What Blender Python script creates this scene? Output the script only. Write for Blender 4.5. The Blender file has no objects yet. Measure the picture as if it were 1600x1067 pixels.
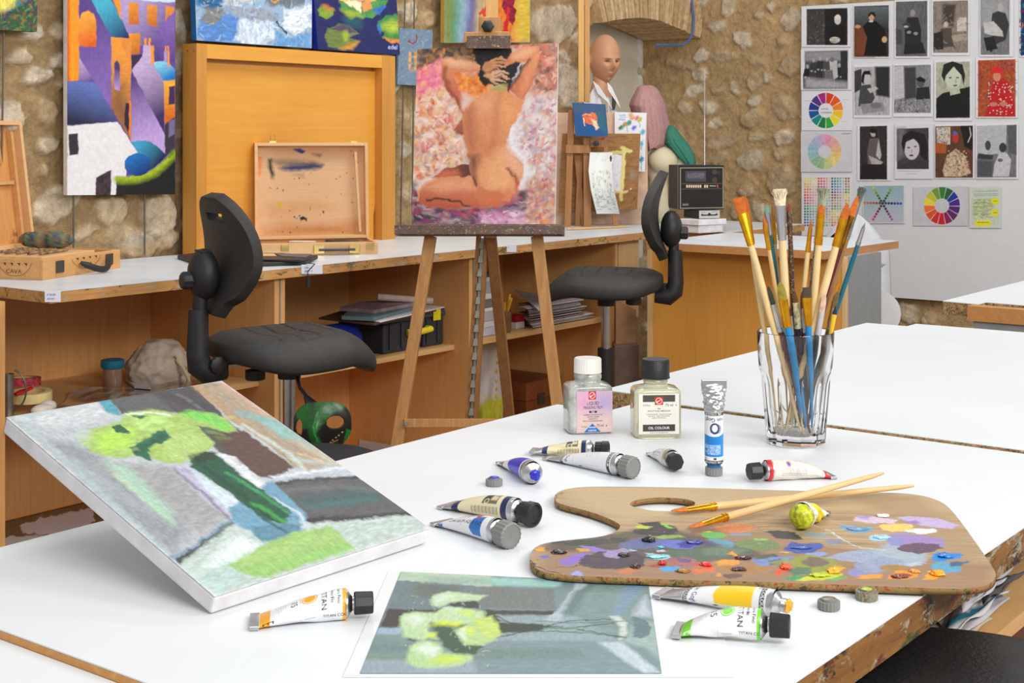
import bpy, bmesh, math, random
import numpy as np
from mathutils import Vector, Matrix
from mathutils.bvhtree import BVHTree
random.seed(7); rng = np.random.default_rng(11)
S = bpy.context.scene; COL = S.collection

# ---------------------------------------------------------------- camera (level camera, shifted frame)
F = 2230.; HX, HY = 800., 212.; CZ = 1.12; TH = math.atan2(1705., F)
cd = bpy.data.cameras.new('camera'); cam = bpy.data.objects.new('camera', cd); COL.objects.link(cam)
cam.location = (0,0, CZ); cam.rotation_euler = (math.pi/2,0, TH - math.pi/2)
cd.sensor_width = 36; cd.lens = F/1600*36; cd.shift_y = -(533.5-HY)/1600; cd.clip_start = .05
S.camera = cam
# ---------------------------------------------------------------- world, unseen area lamps, exposure
w = bpy.data.worlds.new('world'); S.world = w; w.use_nodes = True
w.node_tree.nodes['Background'].inputs[0].default_value = (.985,.99,1.0,1)
w.node_tree.nodes['Background'].inputs[1].default_value = .55
def area(name, loc, target, sx, sy, power, col=(1,.97,.92)):
    l = bpy.data.lights.new(name, 'AREA'); l.shape = 'RECTANGLE'; l.size = sx; l.size_y = sy; l.energy = power; l.color = col
    o = bpy.data.objects.new(name, l); COL.objects.link(o); o.location = loc
    o.rotation_euler = (Vector(target)-Vector(loc)).to_track_quat('-Z', 'Y').to_euler(); return o
area("unseen_lamp", (1.3,1.6,2.75),(1.3,1.5,0),1.6,.5,9)
area('unseen_lamp', (3.5,2.2,2.8),(3.9,2.6,0),1.6,.6,30)
area('unseen_lamp', (.4,-.9,1.95),(2.8,3.2,.95),1.4,.6,44)  # low fill added to reach into the bench shelves, no fixture known there
area('unseen_lamp', (2.6,-1.6,2.6),(5.5,2.6,1.0),1.4,.8,62)  # fill added to brighten the right wall, no fixture known there
S.view_settings.view_transform = 'Standard'; S.view_settings.look = 'None'
S.view_settings.gamma = 1; S.view_settings.exposure = 0.0; S.view_settings.use_curve_mapping = False

# ---------------------------------------------------------------- measuring the room: sight lines through photo points
FW = np.array([math.cos(TH), math.sin(TH),0]); RT = np.array([math.sin(TH),-math.cos(TH),0]); CC = np.array([0,0, CZ])
def ray(px, py): return FW + RT*(px-HX)/F + np.array([0,0,1.])*(HY-py)/F
def pz(px, py, z=.75):
    r = ray(px, py); return CC + r*(z-CZ)/r[2]
def pax(px, py, ax, v):
    r = ray(px, py); return CC + r*(v-CC[ax])/r[ax]
def pd(px, py, d): return CC + ray(px, py)*d
def pplane(px, py, o, n):
    r = ray(px, py); return CC + r*(np.dot(np.array(o)-CC, n)/np.dot(r, n))
def inv(p):
    d = np.array(p)-CC; z = d@FW; return (HX+F*(d@RT)/z, HY-F*d[2]/z)
def lin(c):
    c = np.asarray(c, float)/255.; return np.where(c <= .04045, c/12.92,((c+.055)/1.055)**2.4)
def V(*a): return np.array(a, float)
def nrm(v): v = np.asarray(v, float); return v/np.linalg.norm(v)

# ---------------------------------------------------------------- materials
MATS = {}
def nodes(name):
    m = bpy.data.materials.new(name); m.use_nodes = True; nt = m.node_tree
    return m, nt, nt.nodes['Principled BSDF'], nt.links.new, nt.nodes.new
def texco(nt, scale=(1,1,1), rot=(0,0,0)):
    t = nt.nodes.new('ShaderNodeTexCoord'); mp = nt.nodes.new('ShaderNodeMapping')
    nt.links.new(t.outputs['Object'], mp.inputs[0]); mp.inputs['Scale'].default_value = scale; mp.inputs['Rotation'].default_value = rot
    return mp.outputs[0]
def noise(nt, co, sc, det=4, rough=.55, dist=0):
    n = nt.nodes.new('ShaderNodeTexNoise'); nt.links.new(co, n.inputs['Vector'])
    n.inputs['Scale'].default_value = sc; n.inputs['Detail'].default_value = det; n.inputs['Roughness'].default_value = rough; n.inputs['Distortion'].default_value = dist
    return n.outputs['Fac']
def ramp(nt, fac, stops):
    r = nt.nodes.new('ShaderNodeValToRGB'); nt.links.new(fac, r.inputs[0]); e = r.color_ramp.elements
    while len(e) < len(stops): e.new(.5)
    for el, (p, c) in zip(e, stops): el.position = p; el.color = (*lin(c),1) if max(c) > 1 or len(c) == 3 else c
    return r.outputs[0]
def bump(nt, b, h, strength=.3, dist=.01):
    n = nt.nodes.new('ShaderNodeBump'); nt.links.new(h, n.inputs['Height']); n.inputs['Strength'].default_value = strength; n.inputs['Distance'].default_value = dist
    nt.links.new(n.outputs[0], b.inputs['Normal'])
def mat(name, c, rough=.5, metal=0, var=.06, vs=30, bs=0, bsc=200, spec=None, coat=0, sub=0):
    if name in MATS: return MATS[name]
    m, nt, b, L, N = nodes(name); co = texco(nt)
    c = np.array(c, float); f = noise(nt, co, vs)
    L(ramp(nt, f, [(.3, tuple(np.clip(c*(1-var),0,255))),(.7, tuple(np.clip(c*(1+var),0,255)))]), b.inputs['Base Color'])
    b.inputs['Roughness'].default_value = rough; b.inputs['Metallic'].default_value = metal
    if spec is not None: b.inputs['Specular IOR Level'].default_value = spec
    if coat: b.inputs['Coat Weight'].default_value = coat
    if bs: bump(nt, b, noise(nt, co, bsc, 3), bs, .002)
    MATS[name] = m; return m
def wood(name, c1, c2, scale=(1,1,1), ns=9, rough=.5, dirt=None, stretch=(1,14,14), bs=.05, coat=0):
    """grain runs along the axis with the smallest stretch"""
    if name in MATS: return MATS[name]
    m, nt, b, L, N = nodes(name); co = texco(nt, tuple(s*t for s, t in zip(scale, stretch)))
    f = noise(nt, co, ns, 5,.6,.8)
    col = ramp(nt, f, [(.3, c1),(.52, tuple((np.array(c1)+np.array(c2))/2)),(.7, c2)])
    if dirt:
        co2 = texco(nt, (1,1,1)); f2 = noise(nt, co2, dirt[2],6,.7,.4); mx = N('ShaderNodeMix'); mx.data_type = 'RGBA'
        rr = ramp(nt, f2,[(dirt[1],(0,0,0,1)),(dirt[1]+.1,(1,1,1,1))])
        L(rr, mx.inputs[0]); L(col, mx.inputs[6]); mx.inputs[7].default_value = (*lin(dirt[0]),1); col = mx.outputs[2]
    L(col, b.inputs['Base Color']); b.inputs['Roughness'].default_value = rough
    if coat: b.inputs['Coat Weight'].default_value = coat
    if bs: bump(nt, b, f, bs, .003)
    MATS[name] = m; return m
def vmat(name='paint', rough=.55, bs=.25, bsc=180, spec=.35, metal_attr=False, coat=0):
    key = 'v_'+name
    if key in MATS: return MATS[key]
    m, nt, b, L, N = nodes(key); a = N('ShaderNodeAttribute'); a.attribute_name = 'Col'
    L(a.outputs['Color'], b.inputs['Base Color']); b.inputs['Roughness'].default_value = rough; b.inputs['Specular IOR Level'].default_value = spec
    if metal_attr:
        L(a.outputs['Alpha'], b.inputs['Metallic']); mr = N('ShaderNodeMapRange'); L(a.outputs['Alpha'], mr.inputs[0]); mr.inputs[3].default_value = rough; mr.inputs[4].default_value = .28; L(mr.outputs[0], b.inputs['Roughness'])
    if coat: b.inputs['Coat Weight'].default_value = coat; b.inputs['Coat Roughness'].default_value = .15
    if bs: bump(nt, b, noise(nt, texco(nt), bsc, 4), bs, .0015)
    MATS[key] = m; return m
def glass(name, tint=(255,255,255), rough=0.0, ior=1.45):
    if name in MATS: return MATS[name]
    m, nt, b, L, N = nodes(name); b.inputs['Base Color'].default_value = (*lin(tint),1); b.inputs['Transmission Weight'].default_value = 1
    b.inputs['Roughness'].default_value = rough; b.inputs['IOR'].default_value = ior; MATS[name] = m; return m

# ---------------------------------------------------------------- things and parts
def link(o): COL.objects.link(o); return o
def tag(o, label, cat=None, group=None, kind=None):
    if label: o['label'] = label
    if cat: o['category'] = cat
    if group: o['group'] = group
    if kind: o['kind'] = kind
    return o
def thing(name, label, cat, M=None, group=None, loc=None):
    o = link(bpy.data.objects.new(name, None)); o.empty_display_size = .05
    if loc is not None: M = Matrix.Translation(Vector(loc))
    o.matrix_basis = M if M is not None else Matrix.Identity(4)
    return tag(o, label, cat, group)
def frame(o, x, y=None, z=None):
    """matrix from origin and axes (numpy)"""
    x = nrm(x)
    if z is None: z = nrm(np.cross(x, y)); y = np.cross(z, x)
    elif y is None: z = nrm(z - x*np.dot(x, z)); y = np.cross(z, x)
    return Matrix(((x[0], y[0], z[0], o[0]),(x[1], y[1], z[1], o[1]),(x[2], y[2], z[2], o[2]),(0,0,0,1)))
def RZ(loc, a=0): return Matrix.Translation(Vector(loc)) @ Matrix.Rotation(a, 4, 'Z')

class MB:
    """mesh gatherer; everything collected becomes ONE mesh object"""
    def __init__(s): s.v = []; s.f = []; s.mi = []; s.cur = 0; s.n = 0
    def add(s, v, f, M=None):
        v = np.asarray(v, float).reshape(-1,3)
        if M is not None: A = np.array(M); v = v@A[:3, :3].T + A[:3,3]
        s.v.append(v); s.f += [tuple(int(i)+s.n for i in q) for q in f]; s.mi += [s.cur]*len(f); s.n += len(v); return s
    def box(s, a, b, M=None, bev=0):
        a, b = np.minimum(a, b), np.maximum(a, b)
        if bev:
            bm = bmesh.new(); bmesh.ops.create_cube(bm, size=1)
            for v in bm.verts: v.co = Vector([(a[i]+b[i])/2 + v.co[i]*(b[i]-a[i]) for i in range(3)])
            bmesh.ops.bevel(bm, geom=bm.edges[:], offset=bev, segments=2, affect='EDGES', profile=.5)
            return s.bm(bm, M)
        x0, y0, z0 = a; x1, y1, z1 = b
        v = [(x0, y0, z0),(x1, y0, z0),(x1, y1, z0),(x0, y1, z0),(x0, y0, z1),(x1, y0, z1),(x1, y1, z1),(x0, y1, z1)]
        return s.add(v, [(3,2,1,0),(4,5,6,7),(0,1,5,4),(1,2,6,5),(2,3,7,6),(3,0,4,7)], M)
    def bm(s, bm, M=None):
        bm.verts.index_update(); v = [tuple(x.co) for x in bm.verts]; f = [[x.index for x in q.verts] for q in bm.faces]; bm.free()
        return s.add(v, f, M)
    def prism(s, poly, z0, z1, M=None, bev=0):
        """poly: 2d outline (ccw), extruded z0..z1"""
        n = len(poly)
        if bev:
            bm = bmesh.new(); vs = [bm.verts.new((p[0], p[1], z0)) for p in poly]; f = bm.faces.new(vs)
            r = bmesh.ops.extrude_face_region(bm, geom=[f]); 
            for g in r['geom']:
                if isinstance(g, bmesh.types.BMVert): g.co.z = z1
            bmesh.ops.recalc_face_normals(bm, faces=bm.faces[:])
            es = [e for e in bm.edges if len(e.link_faces) == 2 and abs(e.verts[0].co.z-e.verts[1].co.z) < 1e-7]
            bmesh.ops.bevel(bm, geom=es, offset=bev, segments=2, affect='EDGES', profile=.5)
            return s.bm(bm, M)
        v = [(p[0], p[1], z0) for p in poly]+[(p[0], p[1], z1) for p in poly]
        f = [tuple(range(n-1,-1,-1)), tuple(range(n, 2*n))]+[(i, (i+1) % n, (i+1) % n+n, i+n) for i in range(n)]
        return s.add(v, f, M)
    def hexa(s, q0, q1):
        """two quads (4 points each) joined"""
        v = list(q0)+list(q1)
        return s.add(v, [(3,2,1,0),(4,5,6,7),(0,1,5,4),(1,2,6,5),(2,3,7,6),(3,0,4,7)])
    def bar(s, a, b, w, t, up=(0,0,1)):
        """rectangular bar from a to b; w across (perp to up), t along up"""
        a, b = np.array(a, float), np.array(b, float); d = nrm(b-a); x = nrm(np.cross(d, up)); y = np.cross(x, d)
        q = lambda p: [p-x*w/2-y*t/2, p+x*w/2-y*t/2, p+x*w/2+y*t/2, p-x*w/2+y*t/2]
        return s.hexa(q(a), q(b))
    def tube(s, pts, r, n=12, cap=True, sq=None, M=None, closed=False):
        """swept round tube; r number or list; sq flattens second axis"""
        P = np.array(pts, float); k = len(P); R = [r]*k if np.isscalar(r) else r
        T = np.gradient(P, axis=0) if not closed else np.roll(P, -1,0)-np.roll(P, 1,0)
        T = np.array([nrm(t) for t in T]); u = np.cross(T[0],(0,0,1.)); u = np.cross(T[0],(0,1., 0)) if np.linalg.norm(u) < .05 else u; u = nrm(u)
        vs = []
        for i in range(k):
            u = nrm(u-T[i]*np.dot(u, T[i])); w_ = np.cross(T[i], u); q = 1 if sq is None else (sq if np.isscalar(sq) else sq[i])
            for j in range(n):
                a = 2*math.pi*j/n; vs.append(P[i]+(u*math.cos(a)+w_*math.sin(a)*q)*R[i])
        f = []; m = k if closed else k-1
        for i in range(m):
            for j in range(n):
                a = i*n+j; b = i*n+(j+1) % n; c = ((i+1) % k)*n+(j+1) % n; d = ((i+1) % k)*n+j; f.append((a, b, c, d))
        if cap and not closed: f += [tuple(range(n-1,-1,-1)), tuple((k-1)*n+j for j in range(n))]
        return s.add(vs, f, M)
    def lathe(s, prof, n=32, M=None, flute=None, cap=True):
        """prof: (r,z) list; flute(a,i)->radius factor"""
        vs = []; k = len(prof)
        for i, (r, z) in enumerate(prof):
            for j in range(n):
                a = 2*math.pi*j/n; q = flute(a, i) if flute else 1; vs.append((r*q*math.cos(a), r*q*math.sin(a), z))
        f = [(i*n+j, i*n+(j+1) % n, (i+1)*n+(j+1) % n, (i+1)*n+j) for i in range(k-1) for j in range(n)]
        if cap: f += [tuple(range(n-1,-1,-1)), tuple((k-1)*n+j for j in range(n))]
        return s.add(vs, f, M)
    def ball(s, c, r, M=None, n=16, m=10):
        c = np.array(c, float); r = np.array([r]*3 if np.isscalar(r) else r, float)
        vs = [c+r*(0,0,-1)]+[c+r*(math.sin(math.pi*i/m)*math.cos(2*math.pi*j/n), math.sin(math.pi*i/m)*math.sin(2*math.pi*j/n),-math.cos(math.pi*i/m)) for i in range(1, m) for j in range(n)]+[c+r*(0,0,1)]
        f = [(0,1+(j+1) % n, 1+j) for j in range(n)]+[(1+i*n+j, 1+i*n+(j+1) % n, 1+(i+1)*n+(j+1) % n, 1+(i+1)*n+j) for i in range(m-2) for j in range(n)]
        e = 1+(m-1)*n; f += [(e, 1+(m-2)*n+j, 1+(m-2)*n+(j+1) % n) for j in range(n)]
        return s.add(vs, f, M)
    def build(s, name, mt, parent=None, world=True, smooth=False, label=None, M=None, colors=None, mod=None, ang=40):
        """world=True: vertices are in room coordinates; else in the parent's own"""
        v = np.concatenate(s.v) if s.v else np.zeros((0,3)); me = bpy.data.meshes.new(name)
        if parent is not None and world: A = np.array(parent.matrix_basis.inverted()); v = v@A[:3, :3].T+A[:3,3]
        if parent is None and M is None and world and len(v):
            o0 = np.array([(v[:, 0].min()+v[:, 0].max())/2,(v[:, 1].min()+v[:, 1].max())/2, v[:, 2].min()]); v = v-o0; M = Matrix.Translation(Vector(o0))
        me.from_pydata(v.tolist(),[], s.f)
        for m_ in (mt if isinstance(mt, (list, tuple)) else [mt]): me.materials.append(m_)
        if any(s.mi): me.polygons.foreach_set('material_index', s.mi)
        if colors is not None: put_colors(me, colors)
        if smooth:
            me.polygons.foreach_set('use_smooth', [True]*len(me.polygons))
            if ang: me.set_sharp_from_angle(angle=math.radians(ang))
        me.validate(); me.update()
        o = link(bpy.data.objects.new(name, me)); o.parent = parent
        if M is not None: o.matrix_basis = M
        if label: o['label'] = label
        if mod: mod(o)
        return o
def put_colors(me, c):
    a = me.color_attributes.new('Col', 'FLOAT_COLOR', 'POINT'); c = np.asarray(c, np.float32)
    if c.shape[1] == 3: c = np.concatenate([c, np.zeros((len(c),1), np.float32)],1)
    a.data.foreach_set('color', c.ravel())
def subsurf(n=2, r=None):
    def f(o): m = o.modifiers.new('s', 'SUBSURF'); m.levels = n; m.render_levels = r or n
    return f
def bevel(wd=.003, seg=2):
    def f(o): m = o.modifiers.new('b', 'BEVEL'); m.width = wd; m.segments = seg; m.limit_method = 'ANGLE'; m.angle_limit = math.radians(40)
    return f
def struct(o): o['kind'] = 'structure'; return o
def dup(root, M, label=None, group=None):
    r = root.copy(); COL.objects.link(r); r.matrix_basis = M
    if label: r['label'] = label
    if group: r['group'] = group
    for ch in list(root.children):
        c = ch.copy(); COL.objects.link(c); c.parent = r
        for g in ch.children:
            d = g.copy(); COL.objects.link(d); d.parent = c
    return r

# ---------------------------------------------------------------- rasteriser for painted and printed surfaces (point colours)
def fbm(h, w_, cell, seed=0, octv=3):
    r = np.random.default_rng(seed); out = np.zeros((h, w_)); amp = 1; tot = 0
    for o in range(octv):
        ch, cw = (cell if not np.isscalar(cell) else (cell, cell)); ch = max(1.5, ch/2**o); cw = max(1.5, cw/2**o)
        g = r.random((int(h/ch)+3, int(w_/cw)+3)); yy = np.arange(h)/ch; xx = np.arange(w_)/cw
        y0 = yy.astype(int); x0 = xx.astype(int); fy = yy-y0; fx = xx-x0; fy = (fy*fy*(3-2*fy))[:, None]; fx = (fx*fx*(3-2*fx))[None]
        a = g[np.ix_(y0, x0)]; b = g[np.ix_(y0, x0+1)]; c = g[np.ix_(y0+1, x0)]; d = g[np.ix_(y0+1, x0+1)]
        out += amp*((a*(1-fx)+b*fx)*(1-fy)+(c*(1-fx)+d*fx)*fy); tot += amp; amp *= .55
    return out/tot*2-1
FONTC = {}
def text_tris(t, font=None):
    if t in FONTC: return FONTC[t]
    cu = bpy.data.curves.new('t', 'FONT'); cu.body = t; cu.resolution_u = 3; ob = bpy.data.objects.new('t', cu)
    me = ob.to_mesh(); me.calc_loop_triangles(); co = np.array([v.co[:2] for v in me.vertices]).reshape(-1,2)
    tr = np.array([list(x.vertices) for x in me.loop_triangles]).reshape(-1,3)
    FONTC[t] = (co, tr); ob.to_mesh_clear(); bpy.data.objects.remove(ob); bpy.data.curves.remove(cu); return FONTC[t]
class Cv:
    """canvas of w x h; quad = photo points of its corners TL,TR,BR,BL, else coordinates are 0..1"""
    def __init__(s, w_, h, bg, quad=None, warp=0, wcell=14, seed=1, H=None):
        s.w, s.h = w_, h; s.a = np.ones((h, w_, 4)); s.a[..., :3] = lin(bg) if not isinstance(bg, np.ndarray) else bg; s.a[..., 3] = 0
        s.H = H; s.k = 1.
        if quad is not None:
            A = []; dst = [(0,0),(w_-1,0),(w_-1, h-1),(0, h-1)]
            for (x, y),(u, v) in zip(quad, dst): A += [[x, y, 1,0,0,0,-u*x, -u*y],[0,0,0, x, y, 1,-v*x, -v*y]]
            s.H = np.append(np.linalg.solve(np.array(A), np.array(dst, float).ravel()),1).reshape(3,3)
            q = np.array(quad); s.k = w_/max(1e-6,(np.linalg.norm(q[0]-q[1])+np.linalg.norm(q[3]-q[2]))/2)
        Y, X = np.mgrid[0:h, 0:w_].astype(float); s.X0, s.Y0 = X, Y
        if warp: X = X+warp*fbm(h, w_, wcell, seed)*2; Y = Y+warp*fbm(h, w_, wcell, seed+9)*2
        s.X, s.Y = X, Y; s.seed = seed
    def m(s, pts):
        p = np.array(pts, float).reshape(-1,2)
        if s.H is None: return p*(s.w-1, s.h-1)
        q = np.c_[p, np.ones(len(p))]@s.H.T; return q[:, :2]/q[:, 2:]
    def _blend(s, sl, al, col, col2, gd, jit, met):
        c = lin(col)[None, None]*np.ones(al.shape+(1,))
        if col2 is not None:
            (x0, y0),(x1, y1) = s.m(gd); d = np.array([x1-x0, y1-y0]); t = ((s.X0[sl]-x0)*d[0]+(s.Y0[sl]-y0)*d[1])/(d@d); t = np.clip(t, 0,1)[..., None]
            c = c*(1-t)+lin(col2)*t
        if jit:
            s.seed += 1; hh, ww = al.shape; c = c*(1+jit*fbm(hh, ww, (3,9) if s.seed % 2 else (8,3), s.seed, 3)[..., None]*1.6)
        a = al[..., None]; s.a[sl][..., :3] = s.a[sl][..., :3]*(1-a)+np.clip(c, 0,1)*a
        s.a[sl][..., 3] = s.a[sl][..., 3]*(1-al)+met*al
    def poly(s, pts, col, soft=.7, al=1, col2=None, gd=None, jit=0, met=0, grow=0, dry=0):
        p = s.m(pts); pad = soft+grow+abs(s.X-s.X0).max()+2
        x0, x1 = int(max(0, p[:, 0].min()-pad)), int(min(s.w, p[:, 0].max()+pad+1)); y0, y1 = int(max(0, p[:, 1].min()-pad)), int(min(s.h, p[:, 1].max()+pad+1))
        if x1 <= x0 or y1 <= y0: return s
        sl = (slice(y0, y1), slice(x0, x1)); X, Y = s.X[sl], s.Y[sl]; d2 = np.full(X.shape, 1e9); ins = np.zeros(X.shape, bool)
        for (ax, ay),(bx, by) in zip(p, np.roll(p, -1,0)):
            dx, dy = bx-ax, by-ay; t = np.clip(((X-ax)*dx+(Y-ay)*dy)/(dx*dx+dy*dy+1e-12),0,1)
            d2 = np.minimum(d2,(X-ax-t*dx)**2+(Y-ay-t*dy)**2)
            if ay != by:
                c = (ay > Y) != (by > Y); ins ^= c & (X < (bx-ax)*(Y-ay)/(by-ay)+ax)
        d = np.sqrt(d2)*np.where(ins, 1,-1)+grow; A = np.clip(d/max(soft, .01)*.5+.5,0,1)
        if dry: s.seed += 1; A = A*np.clip((fbm(*X.shape, (2,14), s.seed, 2)+1-dry*1.3)*3,0,1)
        s._blend(sl, A*al, col, col2, gd, jit, met); return s
    def line(s, pts, wd, col, soft=.7, al=1, jit=0, met=0, col2=None, gd=None, px=True, dry=0):
        p = s.m(pts); wd = wd*(s.k if px else 1)/2 if not hasattr(wd, '__len__') else np.array(wd)*(s.k if px else 1)/2
        W = np.full(len(p), wd) if np.isscalar(wd) else wd; pad = W.max()+soft+abs(s.X-s.X0).max()+2
        x0, x1 = int(max(0, p[:, 0].min()-pad)), int(min(s.w, p[:, 0].max()+pad+1)); y0, y1 = int(max(0, p[:, 1].min()-pad)), int(min(s.h, p[:, 1].max()+pad+1))
        if x1 <= x0 or y1 <= y0: return s
        sl = (slice(y0, y1), slice(x0, x1)); X, Y = s.X[sl], s.Y[sl]; d = np.full(X.shape, -1e9)
        for i in range(len(p)-1):
            (ax, ay),(bx, by) = p[i], p[i+1]; dx, dy = bx-ax, by-ay; t = np.clip(((X-ax)*dx+(Y-ay)*dy)/(dx*dx+dy*dy+1e-12),0,1)
            d = np.maximum(d, W[i]*(1-t)+W[i+1]*t-np.sqrt((X-ax-t*dx)**2+(Y-ay-t*dy)**2))
        A = np.clip(d/max(soft, .01)*.5+.5,0,1)
        if dry: s.seed += 1; A = A*np.clip((fbm(*X.shape, (2,14), s.seed, 2)+1-dry*1.3)*3,0,1)
        s._blend(sl, A*al, col, col2, gd, jit, met); return s
    def ell(s, cx, cy, rx, ry, col, ang=0, **k):
        a = np.linspace(0,2*math.pi, 22, endpoint=False); c, n = math.cos(ang), math.sin(ang)
        return s.poly(np.c_[cx+rx*np.cos(a)*c-ry*np.sin(a)*n, cy+rx*np.cos(a)*n+ry*np.sin(a)*c], col, **k)
    def rect(s, x0, y0, x1, y1, col, **k): return s.poly([(x0, y0),(x1, y0),(x1, y1),(x0, y1)], col, **k)
    def dabs(s, n, box, ln, wd, cols, ang=(0,3.1), seed=3, soft=1., al=.8, inside=None):
        r = random.Random(seed)
        for _ in range(n):
            x = r.uniform(box[0], box[2]); y = r.uniform(box[1], box[3])
            if inside is not None and not inside(x, y): continue
            a = r.uniform(*ang); l = r.uniform(.4,1)*ln/2; asp = 1 if s.H is not None else (s.w/s.h)
            b = a+r.uniform(-.7,.7)
            s.line([(x-l*math.cos(a), y-l*math.sin(a)*asp),(x, y),(x+l*math.cos(b), y+l*math.sin(b)*asp)],[wd*.5, wd, wd*.4], r.choice(cols), soft=soft, al=al, px=s.H is not None)
        return s
    def text(s, t, org, xd, yd, col, al=1, center=False):
        """org baseline start, xd = vector of one em right, yd = one em up (canvas units as pts)"""
        co, tr = text_tris(t)
        if not len(tr): return s
        if center: co = co-np.array([(co[:, 0].min()+co[:, 0].max())/2,0])
        org, xd, yd = map(np.array, (org, xd, yd)); P = s.m(org+co[:, :1]*xd+co[:, 1:]*yd); c = lin(col)
        x0, x1 = int(max(0, P[:, 0].min()-1)), int(min(s.w, P[:, 0].max()+2)); y0, y1 = int(max(0, P[:, 1].min()-1)), int(min(s.h, P[:, 1].max()+2))
        if x1 <= x0 or y1 <= y0: return s
        k = 3; A = np.zeros(((y1-y0)*k, (x1-x0)*k))
        for a, b, d in tr:
            p = (P[[a, b, d]]-(x0, y0)+.5)*k-.5; bx0, by0 = np.maximum(np.floor(p.min(0)).astype(int),0); bx1, by1 = np.minimum(np.ceil(p.max(0)).astype(int)+1,(A.shape[1], A.shape[0]))
            if bx1 <= bx0 or by1 <= by0: continue
            Y, X = np.mgrid[by0:by1, bx0:bx1]; e = []
            for i in range(3):
                q, r_ = p[i], p[(i+1) % 3]; e.append((r_[0]-q[0])*(Y-q[1])-(r_[1]-q[1])*(X-q[0]))
            i_ = (e[0] >= 0) & (e[1] >= 0) & (e[2] >= 0) | (e[0] <= 0) & (e[1] <= 0) & (e[2] <= 0)
            A[by0:by1, bx0:bx1] = np.maximum(A[by0:by1, bx0:bx1], i_)
        A = np.clip(A.reshape(y1-y0, k, x1-x0, k).mean((1,3))*1.7,0,1)*al; sl = (slice(y0, y1), slice(x0, x1))
        s.a[sl][..., :3] = s.a[sl][..., :3]*(1-A[..., None])+c*A[..., None]; s.a[sl][..., 3] *= (1-A); return s
    def grain(s, amt=.05, cell=(3,3), seed=5):
        s.a[..., :3] = np.clip(s.a[..., :3]*(1+amt*fbm(s.h, s.w, cell, seed, 3)[..., None]*1.6),0,1); return s
    def pts(s, quad3=None, fn=None):
        """grid vertices over a 3d quad TL,TR,BR,BL (or fn(u,v)) + faces + colours"""
        u = np.linspace(0,1, s.w); v = np.linspace(0,1, s.h); U, W = np.meshgrid(u, v)
        if fn is None:
            q = [np.array(x, float) for x in quad3]; U_, W_ = U[..., None], W[..., None]
            P = (q[0]*(1-U_)+q[1]*U_)*(1-W_)+(q[3]*(1-U_)+q[2]*U_)*W_
        else: P = fn(U, W)
        idx = np.arange(s.w*s.h).reshape(s.h, s.w); f = np.stack([idx[1:, :-1], idx[1:, 1:], idx[:-1,1:], idx[:-1, :-1]],-1).reshape(-1,4)
        return P.reshape(-1,3), f, s.a.reshape(-1,4)
def fast_mesh(name, P, f, mt, parent=None, colors=None, smooth=True, label=None, world=True, M=None, solid=0):
    P = np.asarray(P, float); me = bpy.data.meshes.new(name)
    if parent is not None and world: A = np.array(parent.matrix_basis.inverted()); P = P@A[:3, :3].T+A[:3,3]
    if parent is None and world and M is None:
        o0 = np.array([(P[:, 0].min()+P[:, 0].max())/2,(P[:, 1].min()+P[:, 1].max())/2, P[:, 2].min()]); P = P-o0; M = Matrix.Translation(Vector(o0))
    f = np.asarray(f); me.vertices.add(len(P)); me.vertices.foreach_set('co', P.astype(np.float32).ravel())
    me.loops.add(f.size); me.loops.foreach_set('vertex_index', f.astype(np.int32).ravel())
    me.polygons.add(len(f)); me.polygons.foreach_set('loop_start', np.arange(0, f.size, f.shape[1], dtype=np.int32))
    me.polygons.foreach_set('use_smooth', [smooth]*len(f)); me.materials.append(mt); me.update(calc_edges=True)
    if colors is not None: put_colors(me, colors)
    o = link(bpy.data.objects.new(name, me)); o.parent = parent
    if M is not None: o.matrix_basis = M
    if label: o['label'] = label
    if solid: m_ = o.modifiers.new('s', 'SOLIDIFY'); m_.thickness = solid; m_.offset = -1
    return o
def quad_px(pts, ax=1, v=3.5): return [pax(x, y, ax, v) for x, y in pts]
WHITE = (236,236,234)
def canvas_thing(name, label, cat, q3, cv, th=.018, side=WHITE, group=None, mtn='paint', facing='painted_front', bs=.25, gap=.0006):
    """stretched canvas: q3 = front corners TL,TR,BR,BL; body behind it of thickness th"""
    q3 = [np.array(q, float) for q in q3]; n = nrm(np.cross(q3[1]-q3[0], q3[3]-q3[0]))   # pointing away from the viewer's side
    if np.dot(n, sum(q3)/4-CC) < 0: n = -n
    o = thing(name, label, cat, M=Matrix.Translation(Vector((q3[3]+q3[2])/2)), group=group)
    b = MB(); b.hexa([q+n*th for q in q3],[q+n*gap for q in q3]); b.build('canvas_body', mat('canvas_%d_%d_%d' % tuple(side), side, .85, bs=.2, bsc=900), o, mod=bevel(min(.002, th*.2)))
    P, f, c = cv.pts(q3); fast_mesh(facing, P, f, vmat(mtn, bs=bs), o, c); return o
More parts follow.
